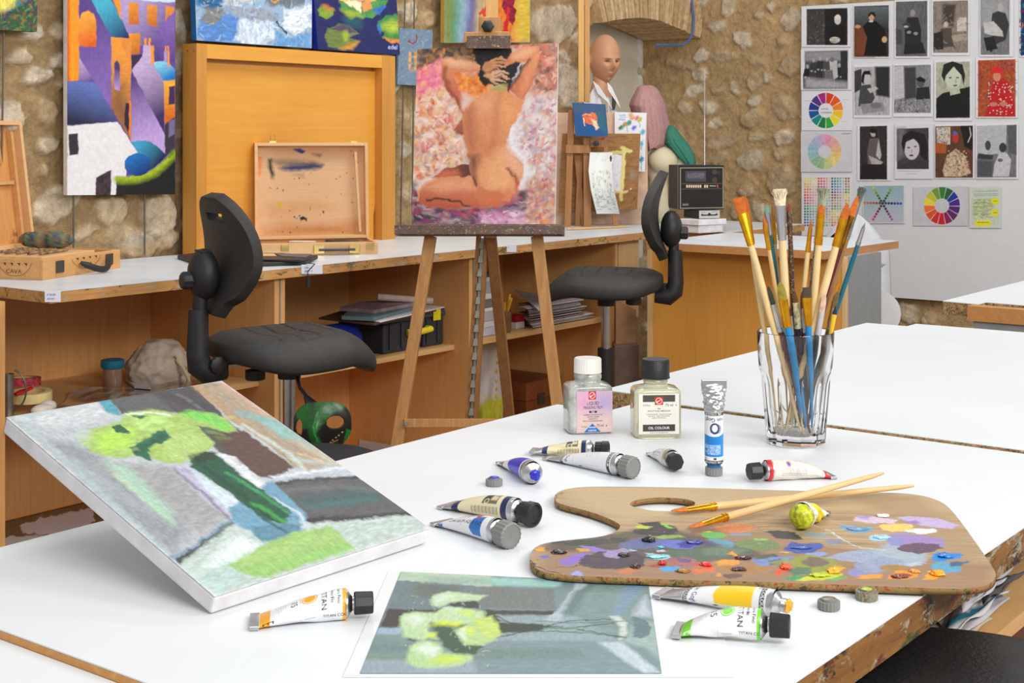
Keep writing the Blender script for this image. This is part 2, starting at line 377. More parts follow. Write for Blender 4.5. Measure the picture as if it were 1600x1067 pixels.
# ================================================================ materials used by the setting
def M_stain(name, c1, c2, stains, thr=.6, sc=14, stretch=(1,14,14), rough=.5):
    """wood edge smeared with paint of several colours"""
    m, nt, b, L, N = nodes(name); co = texco(nt, stretch); col = ramp(nt, noise(nt, co, 6,5,.6,.8),[(.3, c1),(.7, c2)])
    for i, st in enumerate(stains):
        co2 = texco(nt, (1,2.5,2.5)); mp = N('ShaderNodeMapping'); L(co2, mp.inputs[0]); mp.inputs['Location'].default_value = (i*3.7, i*1.9, i)
        f = noise(nt, mp.outputs[0], sc*(1+.3*i),6,.7,.5); mx = N('ShaderNodeMix'); mx.data_type = 'RGBA'
        L(ramp(nt, f, [(thr, (0,0,0,1)),(thr+.06,(1,1,1,1))]), mx.inputs[0]); L(col, mx.inputs[6]); mx.inputs[7].default_value = (*lin(st),1); col = mx.outputs[2]
    L(col, b.inputs['Base Color']); b.inputs['Roughness'].default_value = rough; bump(nt, b, noise(nt, texco(nt),120),.25,.003); return m
m_white = mat('white_laminate', (226,230,234),.38, var=.012, vs=5)
m_whiteold = mat('white_laminate_worn', (224,231,238),.34, var=.025, vs=9)
m_edge = M_stain('stained_wood_edge', (116,76,36),(150,104,54),[(64,74,40),(44,38,34),(104,50,38),(160,150,130)],.55,13)
m_edgeback = M_stain('worn_wood_edge', (186,132,74),(214,160,100),[(118,112,88),(176,168,146),(96,78,54)],.57,9)
m_beech = wood('beech_laminate', (214,150,80),(226,164,92),(1,1,1),5,.42, stretch=(1,10,14), bs=.02)
m_beechD = wood('beech_carcass', (214,158,96),(226,172,112),(1,1,1),5,.45, stretch=(14,14,1), bs=.02)
m_panelV = wood('beech_desk_front', (226,158,70),(236,170,82),(1,1,1),5,.42, stretch=(14,14,1), bs=.02)
m_pale = wood('pale_ply', (222,182,126),(234,198,146),(1,1,1),5,.5, stretch=(14,14,1), bs=.02)
m_shelfedge = wood('shelf_edge', (206,160,104),(224,182,128),(1,1,1),5,.5, stretch=(1,10,14), bs=.02)
m_chip = M_stain('chipboard', (150,116,74),(176,140,94),[(96,74,48),(190,160,116)],.5,60,(1,1,1),.9)
m_grey = mat('grey_laminate', (150,152,154),.5, var=.03)
m_black = mat('black_plastic', (34,34,36),.5, var=.12, vs=60, bs=.15, bsc=500)
m_steel = mat('steel', (190,190,192),.28, metal=1, var=.04)
m_brass = mat('brass', (214,186,120),.3, metal=1, var=.08)
m_darkmetal = mat('dark_metal', (60,60,62),.4, metal=1)
m_paper = mat('paper', (236,236,238),.8, var=.02)
m_paperG = mat('greyish_paper', (206,202,204),.85, var=.05)

# ================================================================ the room
XW, YW, YN = 6.1,3.55,3.86
def stone_mat():
    if 'stone' in MATS: return MATS['stone']
    m, nt, b, L, N = nodes('stone'); a = N('ShaderNodeAttribute'); a.attribute_name = 'Col'; co = texco(nt)
    n1 = noise(nt, co, 60,8,.75,.4); n2 = noise(nt, co, 14,6,.7,.6); ad = N('ShaderNodeMath'); ad.operation = 'ADD'; L(n1, ad.inputs[0]); L(n2, ad.inputs[1])
    mx = N('ShaderNodeMix'); mx.data_type = 'RGBA'; mx.blend_type = 'MULTIPLY'; mx.inputs[0].default_value = 1; L(a.outputs['Color'], mx.inputs[6]); L(ramp(nt, ad.outputs[0],[(.0,(.4,.4,.4,1)),(1., (1,1,1,1))]), mx.inputs[7])
    ad.use_clamp = False; mr = N('ShaderNodeMapRange'); L(ad.outputs[0], mr.inputs[0]); mr.inputs[1].default_value = .72; mr.inputs[2].default_value = 1.28; mr.inputs[3].default_value = .66; mr.inputs[4].default_value = 1.28
    cb = N('ShaderNodeCombineColor'); [L(mr.outputs[0], cb.inputs[i]) for i in range(3)]; L(cb.outputs[0], mx.inputs[7])
    L(mx.outputs[2], b.inputs['Base Color']); b.inputs['Roughness'].default_value = .95; b.inputs['Specular IOR Level'].default_value = .1
    bump(nt, b, ad.outputs[0],.9,.012); MATS['stone'] = m; return m
def stone_wall(name, a, b, axis, v, z0, z1, step, stones, nrand, seed, hole=None, out=-1, ks=1.15, br=1.):
    """rubble wall in lime mortar over a..b along x or y; stones = (px, py, rx, ry) read on the photo"""
    A = (a, v) if axis == 1 else (v, a); B = (b, v) if axis == 1 else (v, b)
    q3 = [V(*A, z1), V(*B, z1), V(*B, z0), V(*A, z0)]; W, Hh = int(abs(b-a)/step), int((z1-z0)/step)
    cv = Cv(W, Hh, (184,155,114),[inv(q) for q in q3], warp=.007/step, wcell=.04/step, seed=seed)
    base = fbm(Hh, W, .35/step, seed, 4)[..., None]; f2 = fbm(Hh, W, .04/step, seed+1,3)[..., None]
    cv.a[..., :3] = lin((184,155,114))*(1+.16*base+.12*f2)
    r = random.Random(seed); tone = [(224,202,166),(232,214,184),(206,180,142),(236,220,196),(214,188,150),(222,204,176)]
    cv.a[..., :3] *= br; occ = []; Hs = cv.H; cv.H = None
    def put(cx, cy, rx, ry, an=None):
        n = r.randint(6,9); an = r.uniform(-.5,.5) if an is None else an; ph = r.random(); p = []
        for i in range(n):
            t = 2*math.pi*(i+ph+r.uniform(-.25,.25))/n; k = r.uniform(.82,1.15); x, y = rx*k*math.cos(t), ry*k*math.sin(t)
            p.append(((cx+x*math.cos(an)-y*math.sin(an))/(W-1),(cy+x*math.sin(an)+y*math.cos(an))/(Hh-1)))
        c = r.choice(tone); cv.poly(p, c, soft=.005/step, jit=.2, met=r.uniform(.55,1), grow=.3); occ.append((cx, cy, max(rx, ry)))
        if r.random() < .6:
            cv.ell((cx+r.uniform(-.3,.3)*rx)/(W-1),(cy+r.uniform(-.3,.3)*ry)/(Hh-1), rx*.5/W, ry*.45/Hh, r.choice([(236,228,214),(170,150,122),(226,200,170)]), al=.55, soft=.015/step, met=r.uniform(.6,1), jit=.15)
    for x, y, rx, ry in stones:
        q = np.c_[[[x, y],[x+rx, y],[x, y+ry]], np.ones(3)]@Hs.T; q = q[:, :2]/q[:, 2:]
        put(q[0,0], q[0,1], np.linalg.norm(q[1]-q[0])*ks, np.linalg.norm(q[2]-q[0])*ks)
    k = 0
    for _ in range(nrand*12):
        if k >= nrand: break
        cx, cy = r.uniform(0, W), r.uniform(0, Hh); rr = r.choice([.02,.03,.045,.06,.08])/step*r.uniform(.8,1.2)
        if any((cx-x)**2+(cy-y)**2 < (rr*1.0+q)**2 for x, y, q in occ): continue
        put(cx, cy, rr*r.uniform(.9,1.3), rr*r.uniform(.5,.9)); k += 1
    h = cv.a[..., 3]*.018+fbm(Hh, W, .03/step, seed+5,3)*.006+fbm(Hh, W, .012/step, seed+7,2)*.003
    P, f, c = cv.pts(q3); P[:, axis] += out*h.ravel(); c = c.copy(); c[:, 3] = 1
    if hole is not None:
        ctr = P[f].mean(1); keep = ~hole(ctr); f = f[keep]
    m = stone_mat()
    return struct(fast_mesh(name, P, f, m, None, c, M=Matrix.Identity(4)))
arc_px = [(927,36),(941,33.5),(962,30),(980,28.5),(998,29),(1015,32),(1044,43),(1062,51),(1080,60)]
arc = [pax(x, y, 1, YW) for x, y in arc_px]; ax_ = np.array([p[0] for p in arc]); az_ = np.array([p[2] for p in arc]); NX0 = pax(917,100,1, YW)[0]
def niche(c): return (c[:, 0] > NX0) & (c[:, 2] < np.interp(c[:, 0], np.r_[NX0, ax_], np.r_[az_[0]-.02, az_])) & (c[:, 2] > .3)
stL = [(46,49,20,16),(31,88,18,12),(93,97,13,9),(17,180,22,26),(56,118,20,11),(73,174,14,20),(93,50,14,14),(70,266,8,7),(73,225,15,10),(85,317,35,25),(173,331,25,22),(132,362,18,10),(246,335,26,30),(205,378,40,20),(258,376,18,10),(282,100,8,20),(280,40,8,22),(283,200,6,20),(635,300,12,16),(640,190,10,18),(632,235,9,10),(862,36,32,28),(888,134,26,30),(880,90,10,6),(636,20,14,16),(668,30,12,12),(900,60,9,8)]
stR = [(1122,41,15,10),(1160,62,18,13),(1130,88,23,9),(1096,88,14,11),(1182,96,16,8),(1235,30,22,16),(1179,129,13,13),(1199,122,7,9),(1235,105,18,16),(1096,116,13,10),(1227,169,24,19),(1179,157,12,9),(1175,184,18,14),(1117,193,14,8),(1130,221,24,14),(1184,216,16,7),(1227,214,18,13),(1173,251,22,19),(1220,240,12,12),(1220,285,26,28),(1119,247,20,9),(1070,169,12,9),(1062,101,26,6),(1107,169,15,10),(1122,142,10,10),(1149,139,6,12),(1222,64,8,10),(1139,11,14,14),(1186,26,8,6),(1165,300,14,10),(1190,330,20,14),(1150,330,10,12),(1420,490,22,18),(1450,500,10,10)]
stone_wall('wall_back', 1.2, XW, 1, YW, .0,2.0,.0075, stL, 260,3, hole=niche)
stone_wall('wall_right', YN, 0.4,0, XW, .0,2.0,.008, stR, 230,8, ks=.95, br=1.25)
b = MB(); b.box((-1.2,-2.6,-.03),(XW+.1, YN+.1,0)); struct(b.build('floor', mat('floor_tile', (126,112,98),.6, var=.1, vs=4), M=Matrix.Identity(4)))
# white panel at the back of the arched niche, with its white frame
b = MB(); b.box((NX0-.3, YN, 0),(XW+.05, YN+.03,2.0)); struct(b.build('wall_niche', mat('cream_plaster', (222,214,196),.85, var=.02), M=Matrix.Identity(4)))
xa, xb = pax(1015,100,1, YN-.02)[0], XW-.012
b = MB(); b.box((xa, YN-.025,.3),(xb, YN-.001,1.9)); b.box((xa+.03, YN-.035,.3),(xa+.055, YN-.026,1.9)); struct(b.build('trim_2', mat('white_trim', (232,230,226),.5), M=Matrix.Identity(4)))
# brick arch over the niche: every course a thin brick on edge
b = MB(); fcs = []
cen = V((ax_[0]+ax_[-1])/2, YW, az_.max()-1.05)
P2 = [np.interp(np.linspace(0,1,34), np.linspace(0,1, len(arc)), ax_), np.interp(np.linspace(0,1,34), np.linspace(0,1, len(arc)), az_)]
r = random.Random(4); mb_ = [mat('arch_brick_%d' % i, c, .9, var=.12, vs=40, bs=.5, bsc=60) for i, c in enumerate([(206,176,132),(196,164,120),(214,186,146)])]
for i in range(33):
    x0, x1 = P2[0][i], P2[0][i+1]; z0, z1 = P2[1][i], P2[1][i+1]; g = (x1-x0)*.13; dx = lambda x, z, k: (x+(x-cen[0])*k, z+(z-cen[2])*k)
    k = r.uniform(.26,.3); t = r.uniform(-.008,.004); b.cur = r.randint(0,2); yb = YN-.04
    a0, a1 = (x0+g, z0),(x1-g, z1); c1, c0 = dx(*a1, k), dx(*a0, k)
    fr = [V(p[0], YW-.045+t, p[1]) for p in (a0, a1, c1, c0)]; bk = [V(p[0], yb, p[1]) for p in (a0, a1, c1, c0)]; b.hexa(fr, bk)
o = b.build('trim_1', mb_, M=Matrix.Identity(4)); struct(o)
b = MB()
for i in range(33):
    x0, x1, z0, z1 = P2[0][i], P2[0][i+1], P2[1][i]+.006, P2[1][i+1]+.006
    dx = lambda x, z, k: (x+(x-cen[0])*k, z+(z-cen[2])*k); c1, c0 = dx(x1, z1,.25), dx(x0, z0,.25)
    b.hexa([V(p[0], YW-.036, p[1]) for p in ((x0, z0),(x1, z1), c1, c0)],[V(p[0], YN-.03, p[1]) for p in ((x0, z0),(x1, z1), c1, c0)])
struct(b.build('trim_3', mat('arch_mortar', (158,130,94),.95, bs=.6, bsc=80), M=Matrix.Identity(4)))
# wall left of the niche behind the wall face
# ================================================================ work bench along the back wall
YF = 2.925; TZ = .75
XL = pz(70,455)[0]
bench_poly = [(XL, YF),(4.845, YF),(4.845,2.66),(5.5,2.66),(5.5, YW-.03),(XL, YW-.03)]
bench = thing('workbench', 'long white-topped workbench with beech shelves along the stone wall', 'workbench', loc=(3.5,3.2,0))
b = MB(); b.prism(bench_poly, TZ-.0015, TZ); b.build('worktop', m_whiteold, bench, label='white laminate worktop with a stained wooden edge')
b = MB(); b.prism(bench_poly, TZ-.028, TZ-.0016); b.build('worktop_edge', m_edgeback, bench)
XD1 = pax(437,500,1,2.95)[0]; XD2 = pax(739,500,1,2.95)[0]; YS = pax(716,500,0, XD2)[1]
XE = pax(961,430,1,2.96)[0]; SZ = pax(680,544,1, YS)[2]
b = MB(); b.box((XL+.03, YW-.06,.05),(XE, YW-.045, TZ-.029)); b.build('back_panel', m_beechD, bench)
XP0 = pax(8,500,1,3.06)[0]
b = MB(); b.box((XP0-.018,3.06,.0),(XP0, YW-.061, TZ-.029)); b.build('end_panel', m_beechD, bench)
for x in (XD1, XD2):
    b = MB(); b.box((x-.02,2.95,.0),(x-.002, YW-.061, TZ-.029)); b.box((x+.002,2.95,.0),(x+.02, YW-.061, TZ-.029)); b.build('divider', m_beechD, bench)
    b = MB(); b.box((x-.0019,2.946,.0),(x+.0019,2.99, TZ-.029)); b.build('seam_strip', mat('grey_seam', (150,148,144),.5), bench)
b = MB(); b.box((XE, 2.96,0),(XE+.018, YW-.061, TZ-.029)); b.build('end_panel', m_beechD, bench)
for x0, x1 in ((XP0, XD1-.02),(XD1+.02, XD2-.02),(XD2+.02, XE)):
    b = MB(); b.box((x0+.0005, YS, SZ-.016),(x1-.0005, YW-.061, SZ)); b.build('shelf', m_shelfedge, bench)
    b = MB(); b.box((x0+.0005,2.97,.045),(x1-.0005, YW-.061,.062)); b.box((x0+.0005,3.0,.0),(x1-.0005,3.015,.0449)); b.build('bottom_board', m_beech, bench)
# pale panel standing between bench and desk
xa, xb = pax(962,430,1,2.97)[0], pax(998,430,1,2.97)[0]
b = MB(); b.box((xa+.02,2.97,0.42),(xb, 2.985, TZ-.029)); tag(b.build('panel_board', m_pale), 'pale plywood panel closing the bench end beside the corner desk', 'panel')
# ---- paper labels taped on the bench edge
def edge_label(x0, x1, y0, y1, name, lab, lines, rot=0):
    p = [pax(x, y, 1, YF-.0012) for x, y in ((x0, y0),(x1, y0),(x1, y1),(x0, y1))]
    cv = Cv(60,34,(226,228,240)); 
    for i, t in enumerate(lines): cv.text(t, (.12,.42+.38*i),(.28*.55,0),(0,-.28),(96,100,160))
    P, f, c = cv.pts(p); tag(fast_mesh(name, P, f, vmat('print', bs=0, rough=.7), None, c, solid=.0008), lab, 'label')
edge_label(70,95,455,472, 'paper_label', 'white paper label with blue writing on the left corner of the bench edge', ['ATELIER', 'ARTIST'])
edge_label(471,504,413.5,428, 'paper_label', 'white handwritten label on the bench edge under the black tablet', ['SALLE', 'ART 2'])
edge_label(792,807,382,394, 'paper_label', 'small white label on the bench edge behind the easel legs', ['A'])
# ================================================================ corner desk
desk = thing('corner_desk', 'white-topped beech desk in the corner with a grey end panel', 'desk', loc=(4.6,2.3,0))
dp = [(4.245,1.985),(4.83,1.975),(4.842,2.655),(4.245,2.655)]
b = MB(); b.prism(dp, TZ-.0015, TZ); b.build('desktop', m_whiteold, desk)
b = MB(); b.prism(dp, TZ-.027, TZ-.0016); b.build('desktop_edge', wood('desk_edge', (190,132,78),(206,148,92), ns=6), desk)
xf = 4.36; yr = pax(1321,500,0, xf)[1]; yl = pax(1000,500,0, xf)[1]; xg = pax(1377,500,1, yr)[0]
b = MB(); b.box((xf, yr+.012,0),(xf+.018, min(yl, 2.7), TZ-.028)); b.build('front_panel', m_panelV, desk)
b = MB(); b.box((xf-.002, yr, 0),(xf+.02, yr+.0115, TZ-.028)); b.build('corner_strip', m_pale, desk)
b = MB(); b.box((xf+.0205, yr, 0),(xg, yr+.016, TZ-.028)); b.build('end_panel', m_grey, desk, label='grey end panel')
b = MB(); b.box((xf+.019, min(yl, 2.7)-.03,0),(4.8, min(yl, 2.7)-.012, TZ-.028)); b.build('side_panel', m_beechD, desk)
b = MB(); b.box((xf-.0015, min(yl, 2.7)+.0005,0),(xf+.02, min(yl, 2.7)+.022, TZ-.028)); b.build('corner_strip', m_pale, desk)

# ================================================================ work tables in the middle
def table(name, lab, poly, z, edge, legs, shelf=None):
    t = thing(name, lab, 'table', loc=(np.mean([p[0] for p in poly]), np.mean([p[1] for p in poly]),0), group='white work tables pushed together')
    b = MB(); b.prism(poly, z-.0012, z); b.build('tabletop', m_white, t)
    b = MB(); b.prism(poly, z-.03, z-.0013); b.build('tabletop_edge', edge, t, label='paint-stained wooden edge')
    for x, y in legs:
        b = MB(); b.box((x-.02, y-.02,0),(x+.02, y+.02, z-.031)); b.build('leg', m_grey, t)
    return t
X1, X2, X3, Y0, Y1, YT = .617,1.684,2.685,.435,1.145,1.063
t1 = table('work_table', 'white table in the foreground holding the palette, canvas and paint tubes', [(X1, Y0),(X2-.003, Y0),(X2-.003, YT),(1.60, YT),(1.60, Y1),(X1, Y1)], TZ, m_edge, [(X1+.06, Y0+.33),(X1+.06, Y1-.06)])
t2 = table('work_table', 'white table behind the brush glass with a thin brown seam at its front', [(X2, Y0),(2.70, Y0),(2.685, YT),(2.64, YT),(2.64, Y1),(1.714, Y1),(1.714, YT),(X2, YT)], TZ+.004, m_chip, [(X3-.05, Y0+.06),(X3-.1, Y1-.1)])
t3 = table('work_table', 'white table at the lower left corner, set slightly lower than its neighbour', [(-.35,.25),(X1-.001,.25),(X1-.001, Y1),(-.35, Y1)], TZ-.0068, m_edge, [(-.3,.3),(-.3,1.1)])
m_endwood = wood('table_end_wood', (196,136,62),(216,158,84), ns=6)
b = MB(); b.box((X1-.0008,.25, TZ-.0066),(X1-.0001, Y1, TZ-.0014)); b.build('end_strip', m_endwood, t1)
# cabinet under the front table
zs = pax(1600,955,1,.56)[2]
cab = thing('table_cabinet', 'open wooden shelf unit under the foreground table heaped with papers', 'cabinet', loc=(1.4,.85,0))
b = MB(); b.box((1.0,.56, zs-.018),(2.45,1.09, zs)); b.build('shelf', m_shelfedge, cab)
b = MB(); b.box((1.0,1.091,.0),(2.45,1.105, TZ-.032)); b.build('back_panel', m_beechD, cab)
for x in (.98,2.45):
    b = MB(); b.box((x, .56,.0),(x+.018,1.105, TZ-.032)); b.build('side_panel', m_beechD, cab)
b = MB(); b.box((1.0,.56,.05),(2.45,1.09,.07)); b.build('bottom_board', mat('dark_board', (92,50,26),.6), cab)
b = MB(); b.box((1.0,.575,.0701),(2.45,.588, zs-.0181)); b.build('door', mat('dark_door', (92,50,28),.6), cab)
# second row of tables at the right
q = [pz(1473,470), pz(1519,475)]
ft = table('work_table', 'white table at the right edge under the whiteboard, chipboard end showing', [(3.10,.4),(4.6,.4),(4.6,1.175),(3.125,1.175),(3.112,1.09),(3.16,1.09)], TZ, m_chip, [])
ft['label'] = 'white table at the right edge, in front of the whiteboard, chipboard end showing'
p_ = pz(1519,476)
b = MB(); b.box((p_[0]-.03,.4, TZ-.032),(p_[0]-.001, p_[1], TZ+.0005)); b.build('end_strip', wood('front_edge_wood', (186,128,70),(204,146,86), ns=6), ft)
b = MB(); b.box((p_[0]-.02,.45,.0),(p_[0]-.0, p_[1]-.01, TZ-.034)); b.build('side_panel', m_grey, ft)

# ================================================================ whiteboard on the right wall
XB = XW-.05
wl, wr_ = pax(1252,100,0, XB)[1],.9; wt, wb = pax(1252,10,0, XB)[2], pax(1400,465,0, XB)[2]
b = MB(); b.box((XB, wr_, wb),(XB+.018, wl, wt)); wbd = b.build('whiteboard', mat('whiteboard', (226,228,232),.35, var=.01))
tag(wbd, 'large white display panel covered with pinned prints on the right wall', 'whiteboard')
# ================================================================ pictures on and against the stone wall
def KK(ox, oy, s): return lambda pts: [(ox+x/s, oy+y/s) for x, y in pts]
k1 = KK(0,0,3.5575); k2 = KK(280,0,3.5575); k3 = KK(600,0,2.8077)
# --- tall painting of blocky houses
Q = [(105,-60),(274,-60),(274,303.5),(105,305)]
cv = Cv(190,400,(98,74,152), Q, warp=.8, wcell=10)
P_ = lambda pts, c, **k: cv.poly(k1(pts), c, **{**dict(jit=.1, soft=.9), **k})
g1 = lambda a, b: k1([a, b])
P_([(372,-220),(972,-220),(972,20),(372,20)],(110,140,190)); P_([(435,-200),(640,-200),(640,30),(435,30)],(96,70,150))
P_([(435,0),(500,0),(615,207),(610,610),(435,320)],(90,66,140), col2=(140,108,190), gd=g1((450,100),(600,560)))
P_([(655,-100),(972,-100),(972,260),(655,260)],(176,158,206), col2=(96,66,140), gd=g1((680,60),(860,260)))
P_([(372,-220),(435,-220),(435,448),(372,448)],(246,152,34)); P_([(372,-220),(386,-220),(386,448),(372,448)],(226,104,22))
P_([(435,255),(433,110),(450,74),(485,60),(515,78),(526,110),(526,260)],(240,170,60), col2=(226,96,24), gd=g1((460,80),(520,240)))
P_([(435,320),(520,455),(435,448)],(196,170,216), col2=(104,76,150), gd=g1((440,340),(500,450)))
P_([(490,-20),(600,-20),(716,215),(610,207)],(70,176,206), col2=(26,50,104), gd=g1((560,40),(690,200)))
P_([(612,-20),(660,-20),(660,112)],(246,150,24))
for q in ([(705,12),(762,18),(762,137),(704,132)],[(810,25),(868,30),(868,148),(812,142)],[(918,35),(966,38),(966,150),(918,148)],[(706,185),(768,187),(768,302),(720,300)]): P_(q, (232,150,50), col2=(190,100,30), gd=[k1([q[0]])[0], k1([q[2]])[0]])
P_([(780,-10),(972,-10),(972,12),(930,14),(780,2)],(196,220,232))
P_([(720,305),(784,305),(784,318),(720,384)],(56,40,70)); P_([(935,90),(972,60),(972,345),(850,345),(840,250)],(130,96,176), col2=(80,54,128), gd=g1((930,150),(860,340)))
P_([(610,207),(718,215),(718,785),(610,600)],(176,120,70), col2=(240,154,54), gd=g1((620,600),(716,300)))
P_([(655,214),(718,215),(718,382)],(228,142,62)); P_([(612,470),(680,470),(716,700),(716,780),(612,610)],(110,66,50), al=.6, soft=12)
P_([(624,500),(626,352),(640,335),(654,350),(657,505)],(74,52,116), col2=(176,150,210), gd=g1((640,380),(640,500)))
P_([(685,572),(707,572),(707,742),(680,690)],(48,32,54)); P_([(707,560),(719,560),(719,783),(707,742)],(236,130,40))
P_([(785,253),(832,253),(835,350),(908,445),(908,740),(720,388),(784,315)],(196,172,214), col2=(62,42,96), gd=g1((780,360),(920,620)))
P_([(720,396),(912,745),(918,860),(830,790),(719,790)],(84,58,126), col2=(190,160,220), gd=g1((740,440),(850,760)))
P_([(833,345),(915,342),(972,385),(972,446),(905,446)],(136,206,232), col2=(20,120,200), gd=g1((880,350),(920,440)))
for q in ([792,213,807,252],[818,213,831,252],[830,253,848,357],[928,285,940,374],[914,256,922,284],[927,256,935,284]): P_([(q[0], q[1]),(q[2], q[1]),(q[2], q[3]),(q[0], q[3])],(244,152,30), jit=.04)
P_([(908,284),(926,284),(926,350),(908,340)],(170,148,200))
P_([(905,446),(972,446),(972,668),(912,705)],(244,176,60), col2=(214,110,30), gd=g1((940,460),(940,640))); P_([(936,480),(972,478),(972,578),(936,582)],(60,44,84))
P_([(912,690),(972,650),(972,838),(918,870)],(60,50,66)); P_([(935,670),(972,664),(972,745),(935,765)],(116,108,142))
P_([(374,450),(522,455),(642,675),(374,696)],(96,116,186), col2=(36,36,62), gd=g1((480,480),(420,670)))
P_([(372,702),(642,676),(760,855),(700,900),(690,985),(636,985),(636,1090),(372,1090)],(232,230,234), jit=.03)
P_([(380,745),(431,741),(431,857),(382,866)],(52,44,54)); P_([(523,985),(609,946),(607,1090),(521,1090)],(66,50,58), jit=.5)
P_([(720,790),(760,780),(800,782),(860,806),(922,862),(840,945),(800,940),(755,850)],(60,160,200), col2=(24,34,74), gd=g1((760,800),(880,900)))
P_([(636,980),(700,985),(770,978),(850,945),(920,885),(974,828),(974,1095),(636,1095)],(26,28,28)); cv.line(k1([(636,1000),(700,1003),(775,995),(860,960),(930,900),(974,852)]),8,(150,178,24), soft=5, jit=.2)
cv.line(k1([(636,986),(700,990),(775,982),(855,947),(930,885)]),4,(176,198,40), soft=2.5, jit=.2)
cv.ell(*k1([(755,915)])[0],21,18,(30,110,190), col2=(14,44,110), gd=g1((730,870),(790,970)), jit=.1); cv.grain(.06,(4,4))
canvas_thing('painting', 'tall painting of blocky purple and orange houses hanging on the stone wall', 'painting', quad_px(Q, 1,3.49), cv, .02)
# --- green and yellow painting cut by the left frame
Q = [(-60,-70),(59,-70),(58,50),(-60,43)]
cv = Cv(130,130,(54,92,62), Q, warp=2, wcell=8); cv.poly([(-60,-70),(59,-70),(59,-6),(30,8),(10,16),(-60,20)],(70,140,170), soft=3)
cv.dabs(500,(-60,0,60,55),9,3,[(40,92,60),(70,120,50),(36,60,96),(170,90,60),(120,150,60),(46,76,60),(90,60,90)]); cv.poly([(-60,-40),(20,-40),(24,2),(12,14),(-10,20),(-60,24)],(238,224,110), soft=5, jit=.2); cv.line([(24,2),(40,-10),(60,-20)],5,(120,160,50))
canvas_thing('painting', 'green and yellow landscape painting cut off at the upper left corner', 'painting', quad_px(Q, 1,3.49), cv, .02, side=(30,70,66))
# --- hanging rods on the wall
def rod(px, y0, y1, lab, dx=0):
    a, c = pax(px, y0,1,3.515), pax(px-dx, y1,1,3.515); b = MB(); b.tube([a, c],.0028,8)
    tag(b.build('hanging_rod', mat('rod_grey', (104,98,90),.45, metal=.3), smooth=True), lab, 'rod')
rod(115,-60,403, 'thin grey hanging rod showing below the left side of the house painting'); rod(226,-60,398, 'thin grey hanging rod showing below the right side of the house painting')
rod(6,52,300, 'thin grey hanging rod below the green landscape at the far left', 4); rod(634,-60,352, 'left of two thin grey rods behind the small blue-grey relief picture', 8); rod(648,-60,352, 'right of two thin grey rods behind the small blue-grey relief picture', 4)
# --- blue and white abstract standing on the beech cabinet
Q = [(303,-60),(488,-60),(487,75.5),(307,63)]
cv = Cv(200,150,(150,178,206), Q, warp=4, wcell=16)
for p, c in (([(303,-60),(350,-60),(345,8),(330,18),(303,10)],(40,110,160)),([(340,-60),(420,-60),(400,0),(370,10),(345,8)],(190,200,208)),([(400,-60),(488,-60),(475,5),(450,12),(410,8)],(110,120,130)),([(310,30),(350,22),(390,40),(395,70),(320,66),(308,60)],(90,140,210)),([(365,30),(420,32),(430,60),(400,72),(360,66)],(206,220,236)),([(440,14),(487,8),(487,45),(460,56),(437,45)],(222,232,242)),([(420,44),(440,60),(487,55),(487,75),(420,72)],(104,158,212)),([(318,12),(345,14),(330,40),(312,34)],(130,130,128)),([(350,10),(410,14),(430,28),(400,34),(360,26)],(150,160,176))): cv.poly(p, c, soft=3, jit=.25)
cv.dabs(420,(303,-60,488,76),11,2.2,[(230,236,244),(120,160,206),(96,104,120),(190,206,226),(70,120,190)], al=.5, seed=9)
cv.line([(425,30),(432,40),(440,52)],3,(50,66,90)); cv.line([(303,-5),(320,6),(345,10)],1.5,(60,66,70)); cv.line([(418,0),(424,4),(431,0)],2,(220,160,60))
canvas_thing('painting', 'blue and white abstract painting standing on the yellow beech cabinet', 'painting', quad_px(Q, 1,3.45), cv, .025, side=(20,100,150))
# --- water lilies
Q = [(486,-60),(616,-60),(625,86),(497,77)]
cv = Cv(150,170,(38,42,96), Q, warp=1.5, wcell=9); Pk = lambda pts, c, **k: cv.poly(k2(pts), c, **{**dict(jit=.2, soft=1.5), **k})
cv.dabs(200,(486,-60,626,86),16,4,[(30,34,84),(48,50,110),(36,48,112)], al=.5, ang=(0,.6))
cv.poly([(495,-60),(616,-60),(618,-20),(500,-15)],(40,70,110), soft=5, jit=.4)
Pk([(805,210),(820,160),(870,135),(930,140),(990,190),(930,205),(990,230),(950,275),(880,275),(820,255)],(112,130,70)); Pk([(830,160),(880,137),(935,145),(975,185),(915,185)],(90,74,96)); cv.ell(*k2([(910,200)])[0],5,8,(160,180,70), soft=3); Pk([(880,272),(930,240),(985,232),(950,274)],(206,150,60), soft=4)
Pk([(1090,120),(1150,85),(1225,82),(1228,240),(1165,235),(1112,200),(1140,175),(1090,165)],(70,140,70)); Pk([(1110,150),(1180,110),(1226,130),(1226,180),(1150,180)],(170,190,70), soft=6); Pk([(1120,205),(1160,235),(1226,243),(1226,225),(1160,215)],(226,140,60)); Pk([(1095,130),(1110,150),(1105,185),(1090,165)],(60,120,190))
Pk([(768,50),(800,28),(850,50),(850,80),(810,108),(775,90)],(130,160,60)); Pk([(790,32),(820,30),(850,60),(820,60)],(200,110,60), soft=4)
Pk([(870,10),(1160,0),(1120,60),(1060,105),(1000,95),(940,110),(900,70)],(80,150,80)); Pk([(880,50),(930,100),(1010,95),(980,70)],(160,176,60), soft=4); Pk([(1060,60),(1120,30),(1150,40),(1100,80)],(60,110,190)); Pk([(900,100),(1000,115),(990,150),(920,140)],(40,96,100), soft=8)
